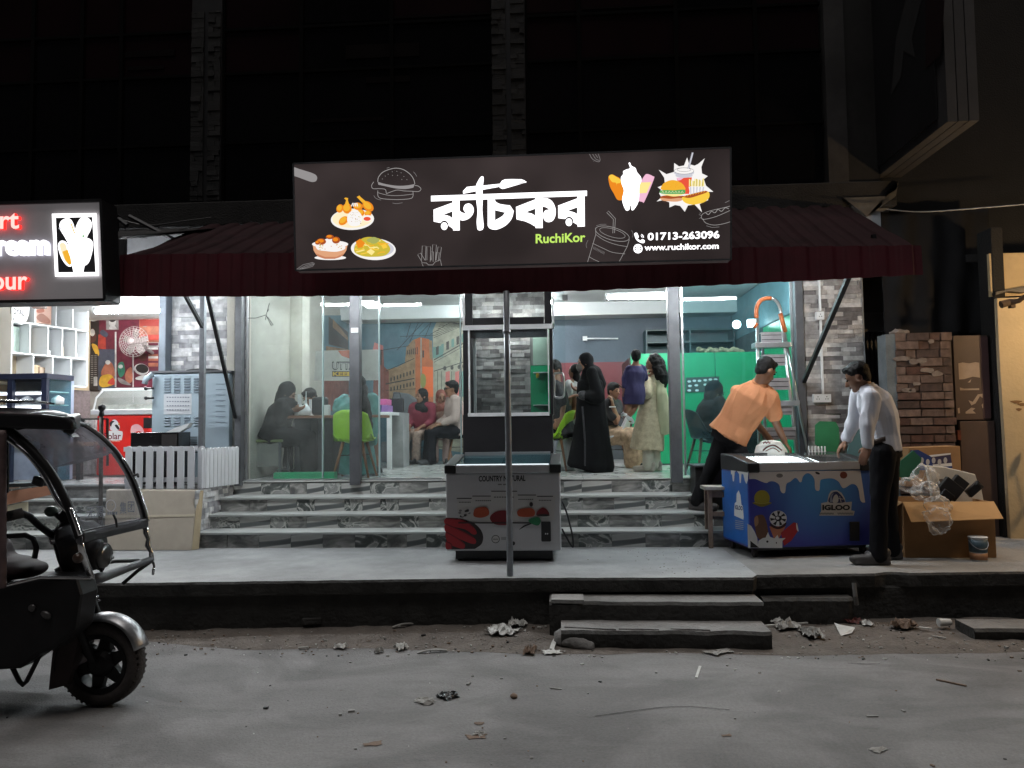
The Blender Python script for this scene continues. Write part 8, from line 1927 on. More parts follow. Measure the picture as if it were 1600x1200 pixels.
# ============================================================ people
M_SKIN = mat('skin_brown', (0.235, 0.115, 0.068), 0.5, var=0.08, scale=12)
M_SKIND = mat('skin_dark', (0.13, 0.065, 0.04), 0.5, var=0.08, scale=12)
M_HAIR = mat('black_hair', (0.006, 0.0055, 0.0055), 0.6, var=0.3, scale=40, bump=0.5, bscale=150, spec=0.2)
M_EYE = mat('dark_eye', (0.01, 0.008, 0.008), 0.15, var=0)
M_LIP = mat('lip', (0.16, 0.055, 0.045), 0.5, var=0)
def fr(Fv, Uv=(0, 0, 1)):
 f = Vector(Fv).normalized(); u = Vector(Uv); r = f.cross(u).normalized(); u = r.cross(f).normalized()
 return r, f, u, Matrix((r, f, u)).transposed()
def head_prims(mb, c, s, Fv, Uv=(0, 0, 1), neck=None):
 r, f, u, R = fr(Fv, Uv); c = Vector(c)
 mb.ell(c + u * 0.022 * s - f * 0.012 * s, (0.074 * s, 0.093 * s, 0.092 * s), R, 18, 12)
 mb.ell(c + f * 0.028 * s - u * 0.035 * s, (0.058 * s, 0.055 * s, 0.075 * s), R, 16, 10)
 mb.caps(c + f * 0.045 * s - u * 0.075 * s, 0.036 * s, c + f * 0.062 * s - u * 0.088 * s, 0.024 * s)
 mb.caps(c + f * 0.082 * s + u * 0.004 * s, 0.011 * s, c + f * 0.101 * s - u * 0.032 * s, 0.0155 * s)
 for q in (-1, 1):
  mb.ell(c + r * (0.076 * s * q) - f * 0.012 * s - u * 0.012 * s, (0.012 * s, 0.022 * s, 0.033 * s), R)
  mb.ell(c + r * (0.03 * s * q) + f * 0.07 * s + u * 0.018 * s, (0.02 * s, 0.014 * s, 0.01 * s), R)
 if neck is not None: mb.caps(c - u * 0.06 * s - f * 0.022 * s, 0.054 * s, Vector(neck), 0.062 * s)
def face_parts(par, c, s, Fv, Uv=(0, 0, 1), mouth=True):
 r, f, u, R = fr(Fv, Uv); c = Vector(c)
 for q in (-1, 1):
  b_ = MB(); b_.ell(c + r * (0.031 * s * q) + f * 0.0785 * s + u * 0.002 * s, (0.015 * s, 0.009 * s, 0.008 * s), R, 10, 6); b_.build('eye', M_EYE, par, smooth=True)
  b_ = MB(); b_.ell(c + r * (0.031 * s * q) + f * 0.083 * s + u * 0.026 * s, (0.019 * s, 0.006 * s, 0.004 * s), R, 10, 6); b_.build('eyebrow', M_HAIR, par, smooth=True)
 if mouth: b_ = MB(); b_.ell(c + f * 0.084 * s - u * 0.06 * s, (0.023 * s, 0.01 * s, 0.007 * s), R, 10, 6); b_.build('mouth', M_LIP, par, smooth=True)
def short_hair(par, c, s, Fv, Uv=(0, 0, 1), vox=0.009):
 r, f, u, R = fr(Fv, Uv); c = Vector(c); b_ = MB()
 b_.ell(c + u * 0.04 * s - f * 0.024 * s, (0.083 * s, 0.094 * s, 0.088 * s), R, 18, 12)
 b_.ell(c - f * 0.055 * s - u * 0.005 * s, (0.072 * s, 0.05 * s, 0.075 * s), R, 14, 10)
 b_.ell(c + f * 0.045 * s + u * 0.085 * s, (0.06 * s, 0.04 * s, 0.028 * s), R, 14, 10)
 return organic(b_, 'hair', M_HAIR, par, vox, 1, 0.007 * s, 45)
def hand_prims(mb, w, D, N, s, curl=0.5, side=1, fr_=1.0):
 d = Vector(D).normalized(); n = Vector(N); n = (n - d * n.dot(d)).normalized(); q = d.cross(n); w = Vector(w)
 for i, (ln, off) in enumerate(((0.074, 0.030), (0.083, 0.010), (0.077, -0.010), (0.060, -0.029))):
  k = w + d * (0.088 * s) + q * (off * s * side)
  mb.caps(w + q * (off * 0.65 * s * side) + d * 0.01 * s, 0.014 * s, k, 0.0115 * s * fr_)
  a = k + (d * math.cos(curl * 0.5) + n * math.sin(curl * 0.5)) * (ln * 0.5 * s)
  b = a + (d * math.cos(curl * 1.3) + n * math.sin(curl * 1.3)) * (ln * 0.32 * s)
  e = b + (d * math.cos(curl * 2.0) + n * math.sin(curl * 2.0)) * (ln * 0.22 * s)
  mb.caps(k, 0.0105 * s * fr_, a, 0.0095 * s * fr_, 8); mb.caps(a, 0.0095 * s * fr_, b, 0.0085 * s * fr_, 8); mb.caps(b, 0.0085 * s * fr_, e, 0.0078 * s * fr_, 8)
 t0 = w + d * 0.022 * s + q * (0.022 * s * side); t1 = t0 + (d * 0.62 + q * (0.72 * side) + n * 0.25).normalized() * 0.045 * s; t2 = t1 + (d * 0.85 + q * (0.25 * side) + n * 0.35).normalized() * 0.032 * s
 mb.caps(t0, 0.0155 * s, t1, 0.0125 * s, 8); mb.caps(t1, 0.012 * s * fr_, t2, 0.009 * s * fr_, 8)
def lerp(a, b, t): return Vector(a).lerp(Vector(b), t)
def torso_prims(mb, J, s, k=1.0, hem=0.0, bow=None):
 """pelvis to neck along the spine"""
 side = (Vector(J['shR']) - Vector(J['shL']))
 p, nk = Vector(J['pelvis']), Vector(J['neck'])
 bw = Vector(bow or J.get('bow') or (0, 0, 0))
 f = lambda t: p + (nk - p) * t + bw * math.sin(PI * max(0, min(1, t)))
 sw = side.length / 2
 rings = []
 if hem: rings.append((f(-hem), 0.185 * s * k, 0.135 * s * k))
 rings += [(f(-0.02), 0.172 * s * k, 0.128 * s * k), (f(0.22), 0.158 * s * k, 0.112 * s * k), (f(0.5), 0.172 * s * k, 0.122 * s * k), (f(0.75), max(0.175 * s, sw * 0.98) * k, 0.122 * s * k), (f(0.9), sw * 0.82 * k, 0.092 * s * k), (f(1.0), 0.075 * s * k, 0.066 * s * k)]
 mb.loft(rings, side, 20)
def arm_prims(mb, sh, el, wr, s, k=1.0, a0=0.0, a1=1.0, cuff=1.0):
 sh, el, wr = Vector(sh), Vector(el), Vector(wr)
 mb.caps(sh, 0.058 * s * k, el, 0.046 * s * k)
 if a1 > 0.5: mb.caps(el, 0.045 * s * k, wr, 0.030 * s * k * cuff)
def leg_prims(mb, hip, kn, an, s, k=1.0, cuff=1.0):
 mb.caps(hip, 0.092 * s * k, kn, 0.06 * s * k, 14); mb.caps(kn, 0.058 * s * k, lerp(kn, an, 0.35), 0.058 * s * k); mb.caps(lerp(kn, an, 0.35), 0.058 * s * k, an, 0.042 * s * k * cuff)
def full_body(par, J, s, Fh, Uh=(0, 0, 1), skin=None, vox=0.011, hands=None, feet=True):
 mb = MB(); head_prims(mb, J['head'], s, Fh, Uh, J['neck']); torso_prims(mb, J, s, 0.93)
 for q in 'LR':
  mb.caps(lerp(J['neck'], J['sh' + q], 0.2), 0.05 * s, J['sh' + q], 0.056 * s)
  arm_prims(mb, J['sh' + q], J['el' + q], J['wr' + q], s, 0.92)
  hd = (hands or {}).get(q)
  if hd: hand_prims(mb, J['wr' + q], hd[0], hd[1], s, hd[2], 1 if q == 'R' else -1, hd[3] if len(hd) > 3 else 1.0)
  leg_prims(mb, J['hip' + q], J['kn' + q], J['an' + q], s, 0.9); mb.caps(J['pelvis'], 0.1 * s, J['hip' + q], 0.095 * s)
  if feet: mb.caps(J['an' + q], 0.036 * s, lerp(J['an' + q], J['to' + q], 0.5) - Vector((0, 0, 0.02 * s)), 0.036 * s); mb.caps(lerp(J['an' + q], J['to' + q], 0.5) - Vector((0, 0, 0.02 * s)), 0.036 * s, J['to' + q], 0.026 * s)
 return organic(mb, 'body', skin or M_SKIN, par, vox, 2)
def shoes(par, J, s, m, vox=0.011):
 for q in 'LR':
  an, to = Vector(J['an' + q]), Vector(J['to' + q]); d = (to - an); d.z = 0; d.normalize(); z0 = to.z
  heel = Vector((an.x, an.y, z0 + 0.012 * s)) - d * 0.055 * s
  b_ = MB(); b_.caps(heel, 0.042 * s, heel + d * 0.12 * s, 0.043 * s); b_.caps(heel + d * 0.12 * s, 0.046 * s, heel + d * 0.25 * s, 0.034 * s); b_.caps(heel + Vector((0, 0, 0.05 * s)), 0.044 * s, heel + d * 0.1 * s + Vector((0, 0, 0.03 * s)), 0.04 * s)
  b_.box(heel + d * 0.11 * s - Vector((0, 0, 0.03 * s)), (0.28 * s, 0.085 * s, 0.022 * s), Matrix.Rotation(math.atan2(d.y, d.x), 3, 'Z'))
  zmin = min(v.z for v in b_.v)
  for v in b_.v: v.z = max(v.z, z0 - 0.032 * s)
  organic(b_, 'shoe', m, par, vox, 2)
def trousers(par, J, s, m, k=1.12, vox=0.011, amp=0.009, cuff=1.5):
 b_ = MB(); p = Vector(J['pelvis']); side = Vector(J['hipR']) - Vector(J['hipL']); up = (Vector(J['neck']) - p).normalized()
 b_.loft([(p - up * 0.1 * s, 0.15 * s, 0.12 * s), (p, 0.172 * s, 0.13 * s), (p + up * 0.09 * s, 0.165 * s, 0.122 * s)], side, 20)
 for q in 'LR': leg_prims(b_, J['hip' + q], J['kn' + q], J['an' + q], s, k, cuff)
 return organic(b_, 'trousers', m, par, vox, 3, amp, 13, (1, 1, 0.55))
def shirt(par, J, s, m, sleeve=1.0, k=1.12, hem=0.16, vox=0.01, amp=0.010, name='shirt', bow=None, fold=None):
 b_ = MB(); torso_prims(b_, J, s, k, hem, bow)
 for q in 'LR':
  sh, el, wr = (Vector(J[x + q]) for x in ('sh', 'el', 'wr'))
  b_.caps(lerp(J['neck'], sh, 0.25), 0.062 * s, sh, 0.068 * s * k)
  if sleeve < 0.5: b_.caps(sh, 0.072 * s * k, lerp(sh, el, sleeve * 2), 0.070 * s * k)
  else:
   b_.caps(sh, 0.068 * s * k, el, 0.056 * s * k); b_.caps(el, 0.056 * s * k, lerp(el, wr, (sleeve - 0.5) * 2), 0.042 * s * k)
 return organic(b_, name, m, par, vox, 3, amp, 11, (1, 1, 0.7), fold=fold)
def A(px, py, Y): return at(px, py, Y)

# ---- man in the orange shirt bending over the freezer
pm = thing('person', 'man in a peach orange shirt and dark trousers bending over the blue freezer', 'person', (1.95, 7.2, 0.37))
s = 0.98
J = dict(pelvis=A(1140, 677, 7.22), neck=A(1186, 602, 7.10), head=A(1197, 579, 7.06), shL=A(1154, 613, 7.20), shR=A(1203, 621, 7.10), elL=A(1172, 650, 7.46), wrL=A(1206, 690, 7.46), elR=A(1211, 657, 7.12), wrR=A(1226, 690, 7.16),
         hipL=A(1131, 693, 7.25), hipR=A(1147, 695, 7.21), knL=A(1109, 738, 7.30), anL=A(1090, 782, 7.40), toL=A(1103, 795, 7.34), knR=A(1172, 745, 7.12), anR=A(1180, 822, 7.13), toR=A(1200, 836, 7.12))
J['anR'].z = 0.445; J['toR'].z = 0.402
J['anL'].z = max(J['anL'].z, 0.71); J['toL'].z = 0.683
Fh = (0.72, 0.42, -0.42); Uh = (0.35, 0.1, 1)
full_body(pm, J, s, Fh, Uh, M_SKIN, 0.0085, dict(L=((0.6, -0.2, -0.8), (0.5, 0.2, 0.4), 0.7), R=((0.45, -0.25, -0.85), (-0.6, 0.3, -0.2), 0.7)))
face_parts(pm, J['head'], s, Fh, Uh); short_hair(pm, J['head'], s, Fh, Uh)
M_ORS = mat('peach_shirt', (0.52, 0.225, 0.11), 0.85, var=0.07, scale=7, bump=0.15, bscale=160, spec=0.2)
shirt(pm, J, s, M_ORS, 0.36, 1.1, 0.05, 0.0085, 0.0085, fold=(0.62, 0, 0.78))
b_ = MB(); up = (J['neck'] - J['pelvis']).normalized(); side = J['shR'] - J['shL']
b_.loft([(J['neck'] - up * 0.01, 0.08, 0.072), (J['neck'] + up * 0.035, 0.072, 0.066)], side, 20); organic(b_, 'collar', M_ORS, pm, 0.009, 1)
trousers(pm, J, s, mat('charcoal_trousers', (0.010, 0.0095, 0.011), 0.85, var=0.25, spec=0.15), 1.15, 0.0095); shoes(pm, J, s, mat('dark_sandal', (0.03, 0.025, 0.024), 0.6), 0.0095)
b_ = MB(); b_.tube([J['anL'] + Vector((0, 0, 0.03)), J['anL'] + Vector((0.0, 0, -0.02))], 0.042, 10); b_.build('sock', M_PVC, pm, smooth=True)

# ---- man in the white shirt looking into the freezer
pm = thing('person', 'man in a white shirt and black trousers at the right end of the blue freezer', 'person', (2.5, 6.2, 0.37))
s = 0.96
J = dict(bow=(0.035, -0.01, 0.02), pelvis=A(1381, 700, 6.22), neck=A(1353, 607, 6.20), head=A(1339, 589, 6.19), shL=A(1361, 622, 6.04), shR=A(1344, 614, 6.35), elL=A(1356, 663, 6.0), wrL=A(1357, 698, 6.02), elR=A(1334, 658, 6.46), wrR=A(1322, 688, 6.53),
         hipL=A(1380, 706, 6.13), hipR=A(1385, 706, 6.32), knL=A(1374, 785, 6.10), anL=A(1372, 860, 6.12), toL=A(1342, 880, 6.12), knR=A(1388, 785, 6.32), anR=A(1392, 856, 6.36), toR=A(1365, 870, 6.34))
J['anL'].z = J['anR'].z = 0.445; J['toL'].z = J['toR'].z = 0.403
Fh = (-0.82, 0.38, -0.42); Uh = (-0.35, 0.1, 1)
full_body(pm, J, s, Fh, Uh, M_SKIN, 0.0085, dict(L=((-0.35, 0.2, -0.9), (0.6, 0.6, -0.2), 0.5), R=((-0.5, 0.2, -0.7), (-0.4, 0.2, -0.8), 0.5)))
face_parts(pm, J['head'], s, Fh, Uh); short_hair(pm, J['head'], s, Fh, Uh)
M_WSH = mat('white_shirt', (0.62, 0.63, 0.69), 0.85, var=0.05, scale=7, bump=0.15, bscale=160, spec=0.2)
shirt(pm, J, s, M_WSH, 0.93, 1.07, 0.0, 0.0085, 0.009, fold=(-0.3, 0, 0.95))
b_ = MB(); up = (J['neck'] - J['pelvis']).normalized(); side = J['shR'] - J['shL']
b_.loft([(J['neck'] - up * 0.015, 0.085, 0.075), (J['neck'] + up * 0.035, 0.073, 0.068)], side, 20); organic(b_, 'collar', M_WSH, pm, 0.009, 1)
trousers(pm, J, s, mat('black_trousers', (0.007, 0.007, 0.009), 0.85, var=0.25, spec=0.15), 1.15, 0.0095); shoes(pm, J, s, mat('grey_shoe', (0.06, 0.055, 0.055), 0.45, var=0.2), 0.0095)
b_ = MB(); p = J['pelvis'] + (J['neck'] - J['pelvis']).normalized() * 0.075; b_.loft([(p, 0.176 * s, 0.135 * s), (p + Vector((-0.012, 0, 0.032)), 0.174 * s, 0.133 * s)], J['hipR'] - J['hipL'], 28); b_.build('belt', mat('brown_belt', (0.05, 0.03, 0.022), 0.5), pm, smooth=True)

# ---- small helpers for people inside the restaurant
def Jstand(cx, top, feet, Y, face, s, lean=0.0):
 """standing joints from the pixel column cx, the pixel heights of head top and feet, depth and facing"""
 f = Vector((face[0], face[1], 0)).normalized(); r = Vector((f.y, -f.x, 0))
 b = at(cx, feet, Y); b.z = FL + 0.02; t = at(cx, top, Y); H = t.z - FL
 z = lambda q: Vector((b.x + (t.x - b.x) * q, Y, FL + H * q)) + f * (lean * q)
 w_ = H / 1.7
 J = dict(head=z(0.93), neck=z(0.845), pelvis=z(0.52))
 for q, sg in (('L', -1), ('R', 1)):
  J['sh' + q] = z(0.815) + r * (0.17 * w_ * sg); J['hip' + q] = z(0.5) + r * (0.085 * w_ * sg); J['kn' + q] = z(0.28) + r * (0.09 * w_ * sg) + f * 0.02
  J['an' + q] = z(0.05) + r * (0.09 * w_ * sg); J['to' + q] = z(0.02) + r * (0.1 * w_ * sg) + f * (0.15 * w_)
  J['el' + q] = z(0.62) + r * (0.22 * w_ * sg) - f * 0.02; J['wr' + q] = z(0.47) + r * (0.22 * w_ * sg) + f * 0.06
 return J, w_, f, r
def Jsit(cx, top, Y, face, s, seat=0.42, lean=0.05):
 f = Vector((face[0], face[1], 0)).normalized(); r = Vector((f.y, -f.x, 0)); w_ = s
 t = at(cx, top, Y); o = Vector((t.x, Y, 0)); zs = FL + seat * s
 z = lambda h, fw: Vector((o.x, o.y, zs + (t.z - zs) * h)) + f * (fw * s)
 J = dict(head=z(0.87, lean + 0.03), neck=z(0.70, lean), pelvis=z(0.08, -0.04))
 for q, sg in (('L', -1), ('R', 1)):
  J['sh' + q] = z(0.64, lean) + r * (0.165 * s * sg); J['hip' + q] = z(0.06, 0) + r * (0.09 * s * sg); J['kn' + q] = Vector((o.x, o.y, zs + 0.04 * s)) + f * (0.40 * s) + r * (0.1 * s * sg)
  J['an' + q] = Vector((o.x, o.y, FL + 0.07 * s)) + f * (0.42 * s) + r * (0.1 * s * sg); J['to' + q] = Vector((o.x, o.y, FL + 0.03)) + f * (0.56 * s) + r * (0.11 * s * sg)
  J['el' + q] = z(0.32, 0.08) + r * (0.2 * s * sg); J['wr' + q] = z(0.2, 0.3) + r * (0.1 * s * sg)
 return J, s, f, r
VX = 0.014
def hood(par, J, s, Fv, m, name='headscarf', drape=None):
 r, f, u, R = fr(Fv); c = Vector(J['head']); b_ = MB()
 b_.ell(c + u * 0.03 * s - f * 0.03 * s, (0.098 * s, 0.105 * s, 0.112 * s), R, 18, 12)
 b_.ell(c - f * 0.05 * s - u * 0.05 * s, (0.098 * s, 0.075 * s, 0.12 * s), R, 16, 10)
 b_.caps(c - u * 0.12 * s - f * 0.03 * s, 0.085 * s, Vector(J['neck']) - Vector((0, 0, 0.04 * s)), 0.14 * s)
 b_.ell(Vector(J['neck']) - Vector((0, 0, 0.1 * s)) - f * 0.02 * s, (0.2 * s, 0.13 * s, 0.11 * s), R)
 if drape:
  for a, ra, bb, rb_ in drape: b_.caps(a, ra, bb, rb_)
 return organic(b_, name, m, par, VX * 0.85, 2, 0.008 * s, 14)
def gown(par, name, m, rings, side, amp=0.02, freq=7, sq=(1, 1, 0.25), arms=None, vox=VX):
 b_ = MB(); b_.loft(rings, side, 24)
 for a in (arms or []): b_.caps(*a)
 return organic(b_, name, m, par, vox, 2, amp, freq, sq)

# ---- woman in black robe walking left
pm = thing('person', 'woman in a long black robe and headscarf walking past the tube light', 'person', at(920, 737, 8.85))
J, s, f, r = Jstand(922, 549, 737, 8.88, (-1, -0.12), 1)
s = 0.86
J['head'] = A(913, 567, 8.85); J['neck'] = A(921, 588, 8.87)
J['elL'] = A(935, 622, 8.72); J['wrL'] = A(907, 617, 8.66); J['elR'] = A(925, 622, 9.02); J['wrR'] = A(905, 612, 9.0)
full_body(pm, J, s, (-1, -0.1, -0.12), (0, 0, 1), M_SKIN, VX * 0.8, dict(L=((-1, 0, -0.1), (0, 0.3, -1), 0.4, 1.2), R=((-0.8, 0, 0.5), (0, -0.3, 1), 0.6, 1.2)))
face_parts(pm, J['head'], s, (-1, -0.1, -0.12), mouth=False)
M_ABA = mat('black_robe', (0.008, 0.0085, 0.0095), 0.85, var=0.25, scale=5, spec=0.12)
hood(pm, J, s, (-1, -0.1, -0.12), M_ABA, drape=[(A(925, 585, 8.9), 0.12, A(934, 600, 8.92), 0.1)])
b_ = MB(); R_ = fr((-1, -0.1, -0.12))[3]; b_.ell(J['head'] + Vector((-0.052, -0.004, -0.05)), (0.052, 0.042, 0.052), R_); b_.build('face_mask', mat('grey_mask', (0.11, 0.105, 0.1), 0.8), pm, smooth=True)
gown(pm, 'robe', M_ABA, [(A(921, 736, 8.85), 0.26, 0.18), (A(923, 727, 8.85), 0.275, 0.19), (A(924, 690, 8.86), 0.225, 0.165), (A(924, 650, 8.87), 0.18, 0.145), (A(923, 615, 8.87), 0.165, 0.135), (A(923, 597, 8.88), 0.155, 0.14), (A(922, 586, 8.88), 0.08, 0.08)], (1, 0.1, 0),
     arms=[(J['shL'], 0.075, J['elL'], 0.075), (J['elL'], 0.072, lerp(J['elL'], J['wrL'], 0.8), 0.062), (J['shR'], 0.07, J['elR'], 0.065), (J['elR'], 0.06, lerp(J['elR'], J['wrR'], 0.8), 0.055)])
b_ = MB(); b_.tube([A(910, 635, 8.70), A(912, 660, 8.685), A(914, 690, 8.675), A(914, 728, 8.665)], 0.01, 6); b_.build('beaded_stripe', mat('grey_beads', (0.05, 0.05, 0.055), 0.4, 0.3, var=0.7, scale=60), pm)
b_ = MB(); p = lerp(J['elL'], J['wrL'], 0.84); b_.caps(p, 0.058, lerp(J['elL'], J['wrL'], 0.92), 0.052); organic(b_, 'beaded_cuff', MATS['grey_beads'], pm, 0.01, 1)
shoes(pm, J, s * 0.9, M_PVC, VX * 0.8)

# ---- girl in white dress left of the robe
pm = thing('person', 'girl in a white dress standing left of the woman in the black robe', 'person', at(893, 735, 9.2))
J, s, f, r = Jstand(897, 570, 734, 9.25, (-0.8, 0.5), 1); s = 0.78
full_body(pm, J, s, (-0.8, 0.5, -0.2), (0, 0, 1), M_SKIN, VX, dict(L=((-0.1, 0, -1), (1, 0, 0), 0.4, 1.25), R=((-0.1, 0, -1), (1, 0, 0), 0.4, 1.25)))
face_parts(pm, J['head'], s, (-0.8, 0.5, -0.2)); 
b_ = MB(); c = J['head']; b_.ell(c + Vector((0.02, -0.02, 0.025)), (0.085 * s, 0.09 * s, 0.1 * s)); b_.ell(c + Vector((0.03, -0.03, -0.08)), (0.07 * s, 0.06 * s, 0.12 * s)); organic(b_, 'hair', M_HAIR, pm, VX, 1, 0.01, 30)
M_WDR = mat('white_dress', (0.5, 0.53, 0.52), 0.8, var=0.08, scale=6)
gown(pm, 'dress', M_WDR, [(A(888, 731, 9.25), 0.19, 0.15), (A(889, 710, 9.25), 0.19, 0.15), (A(893, 665, 9.25), 0.14, 0.12), (A(896, 636, 9.25), 0.1, 0.09), (A(897, 605, 9.25), 0.125, 0.1), (A(897, 594, 9.25), 0.06, 0.06)], r, 0.014, arms=[(J['shL'], 0.05, lerp(J['shL'], J['elL'], 0.6), 0.05), (J['shR'], 0.05, lerp(J['shR'], J['elR'], 0.6), 0.05)])
shoes(pm, J, s * 0.9, M_PVC, VX)

# ---- person in black seated behind the door handle
pm = thing('person', 'dark haired person in a black top on the lime chair behind the door handle', 'person', at(873, 730, 9.15))
J, s, f, r = Jsit(875, 563, 9.15, (-1, 0.25), 0.95)
J['elL'] = A(880, 632, 9.0); J['wrL'] = A(878, 655, 8.95)
full_body(pm, J, s, (-0.6, -0.6, -0.3), (0, 0, 1), M_SKIN, VX, dict(L=((-0.6, 0, -0.6), (0, 1, 0), 0.4, 1.2), R=((-0.8, 0, -0.4), (0, -1, 0), 0.4, 1.2)))
face_parts(pm, J['head'], s, (-0.6, -0.6, -0.3)); short_hair(pm, J['head'], s * 1.06, (-0.6, -0.6, -0.3), vox=VX)
shirt(pm, J, s, mat('black_top', (0.015, 0.014, 0.016), 0.8, var=0.2), 0.4, 1.15, 0.1, VX, 0.012); trousers(pm, J, s, MATS['black_trousers'], 1.15, VX); shoes(pm, J, s * 0.9, M_BLKP, VX)

# ---- woman in cream carrying the child
pm = thing('person', 'woman in a cream embroidered tunic and trousers carrying a child on her arm', 'person', at(1015, 737, 8.85))
J, s, f, r = Jstand(1019, 552, 737, 8.85, (-0.75, 0.65), 1); s = 0.88
J['head'] = A(1020, 568, 8.84); J['neck'] = A(1022, 587, 8.86)
J['shL'] = A(1007, 594, 8.75); J['elL'] = A(1010, 615, 8.66); J['wrL'] = A(986, 607, 8.62); J['shR'] = A(1034, 596, 8.95); J['elR'] = A(1024, 620, 9.02); J['wrR'] = A(995, 618, 9.0)
J['toL'] = J['toL'] + Vector((-0.05, 0, 0)); J['toR'] = J['toR'] + Vector((-0.05, 0, 0))
full_body(pm, J, s, (-0.85, 0.5, -0.05), (0, 0, 1), M_SKIN, VX * 0.8, dict(L=((-1, 0.1, 0.05), (0, 0.3, 1), 0.6, 1.2), R=((-1, -0.2, 0.0), (0, -0.3, 1), 0.6, 1.2)))
face_parts(pm, J['head'], s, (-0.85, 0.5, -0.05))
b_ = MB(); c = J['head']; b_.ell(c + Vector((0.025, -0.015, 0.03)), (0.09 * s, 0.1 * s, 0.1 * s)); b_.caps(c + Vector((0.05, -0.04, 0.0)), 0.09 * s, A(1034, 588, 8.76), 0.075); b_.caps(A(1034, 588, 8.76), 0.075, A(1036, 602, 8.76), 0.045)
organic(b_, 'hair', M_HAIR, pm, VX * 0.8, 1, 0.022, 26)
M_CRM = mat('cream_brocade', (0.42, 0.35, 0.235), 0.7, var=0.28, scale=22, bump=0.3, bscale=90)
gown(pm, 'tunic', M_CRM, [(A(1011, 703, 8.85), 0.225, 0.17), (A(1012, 690, 8.85), 0.215, 0.165), (A(1015, 655, 8.85), 0.175, 0.14), (A(1018, 625, 8.85), 0.145, 0.12), (A(1020, 604, 8.85), 0.165, 0.12), (A(1021, 592, 8.85), 0.13, 0.09), (A(1021, 586, 8.85), 0.06, 0.06)], (J['shR'] - J['shL']), 0.018, 8,
     arms=[(J['shL'], 0.068, J['elL'], 0.06), (J['elL'], 0.058, lerp(J['elL'], J['wrL'], 0.75), 0.046), (J['shR'], 0.065, J['elR'], 0.055), (J['elR'], 0.052, lerp(J['elR'], J['wrR'], 0.8), 0.045)])
trousers(pm, J, s, mat('cream_trousers', (0.46, 0.43, 0.35), 0.8, var=0.1), 1.2, VX, 0.012); shoes(pm, J, s * 0.95, mat('beige_sandal', (0.36, 0.32, 0.27), 0.6), VX * 0.8)
b_ = MB(); b_.loft([(A(1043, 678, 8.80), 0.10, 0.03), (A(1040, 650, 8.78), 0.09, 0.04), (A(1034, 615, 8.74), 0.075, 0.04), (A(1031, 597, 8.76), 0.07, 0.05), (A(1026, 588, 8.84), 0.06, 0.05)], (1, 0.3, 0)); organic(b_, 'long_scarf', mat('pale_yellow_scarf', (0.47, 0.44, 0.28), 0.8, var=0.1), pm, VX * 0.8, 1, 0.022, 12, (1, 1, 0.2))

# ---- child in navy on her arm
pm = thing('person', 'small child in navy blue and white shoes carried by the woman in cream', 'person', A(990, 610, 8.6))
s = 0.62; Yk = 8.6
J = dict(head=A(994, 558, Yk), neck=A(993, 570, Yk), pelvis=A(990, 620, Yk), shL=A(983, 577, Yk), shR=A(1003, 576, Yk + 0.05), elL=A(977, 592, Yk - 0.02), wrL=A(976, 608, Yk - 0.05), elR=A(1007, 590, Yk + 0.08), wrR=A(1012, 580, Yk + 0.14),
         hipL=A(984, 624, Yk), hipR=A(995, 624, Yk + 0.03), knL=A(981, 637, Yk - 0.03), knR=A(990, 640, Yk), anL=A(977, 646, Yk), anR=A(982, 652, Yk), toL=A(973, 649, Yk + 0.08), toR=A(988, 659, Yk + 0.06))
full_body(pm, J, s, (0.2, 1, 0), (0, 0, 1), M_SKIN, 0.009, dict(L=((-0.3, 0.2, -0.8), (1, 0, 0), 0.6, 1.25), R=((0.5, 0.8, 0.3), (0, 0, -1), 0.5, 1.25)))
face_parts(pm, J['head'], s, (0.2, 1, 0)); short_hair(pm, J['head'], s * 1.12, (0.2, 1, 0), vox=0.009)
M_NVY = mat('navy_cloth', (0.022, 0.019, 0.075), 0.8, var=0.2, scale=6)
gown(pm, 'navy_tunic', M_NVY, [(A(990, 632, Yk), 0.115, 0.105), (A(990, 618, Yk), 0.13, 0.115), (A(991, 600, Yk), 0.115, 0.1), (A(993, 582, Yk), 0.115, 0.09), (A(993, 572, Yk), 0.06, 0.055)], (1, 0.1, 0), 0.01, 14, (1, 1, 0.5), arms=[(J['shL'], 0.05, J['elL'], 0.045), (J['elL'], 0.043, lerp(J['elL'], J['wrL'], 0.7), 0.036), (J['shR'], 0.05, J['elR'], 0.045)], vox=0.009)
for q in 'LR':
 b_ = MB(); b_.caps(J['an' + q], 0.03, J['to' + q], 0.026); organic(b_, 'shoe', M_PVC, pm, 0.008, 1)

# ---- seated woman in tan behind the robe
pm = thing('person', 'seated woman with a bangle resting her chin on her hand behind the black robe', 'person', at(958, 730, 9.8))
J, s, f, r = Jsit(952, 600, 9.8, (0.85, -0.5), 0.84)
J['elL'] = A(965, 655, 9.62); J['wrL'] = A(958, 634, 9.6); J['elR'] = A(963, 660, 9.6); J['wrR'] = A(957, 632, 9.58)
full_body(pm, J, s, (0.7, -0.7, -0.1), (0, 0, 1), M_SKIN, VX, dict(L=((-0.1, 0, 1), (-1, 0, 0), 1.0, 1.2), R=((-0.1, 0, 1), (-1, 0, 0), 1.0, 1.2)))
face_parts(pm, J['head'], s, (0.7, -0.7, -0.1)); short_hair(pm, J['head'], s * 1.08, (0.7, -0.7, -0.1), vox=VX)
shirt(pm, J, s, MATS['black_top'], 0.35, 1.1, 0.05, VX, 0.01)
M_TANP = mat('tan_print_cloth', (0.34, 0.235, 0.15), 0.8, var=0.5, scale=16)
b_ = MB(); torso_prims(b_, dict(J, neck=lerp(J['pelvis'], J['neck'], 0.4)), s, 1.0)
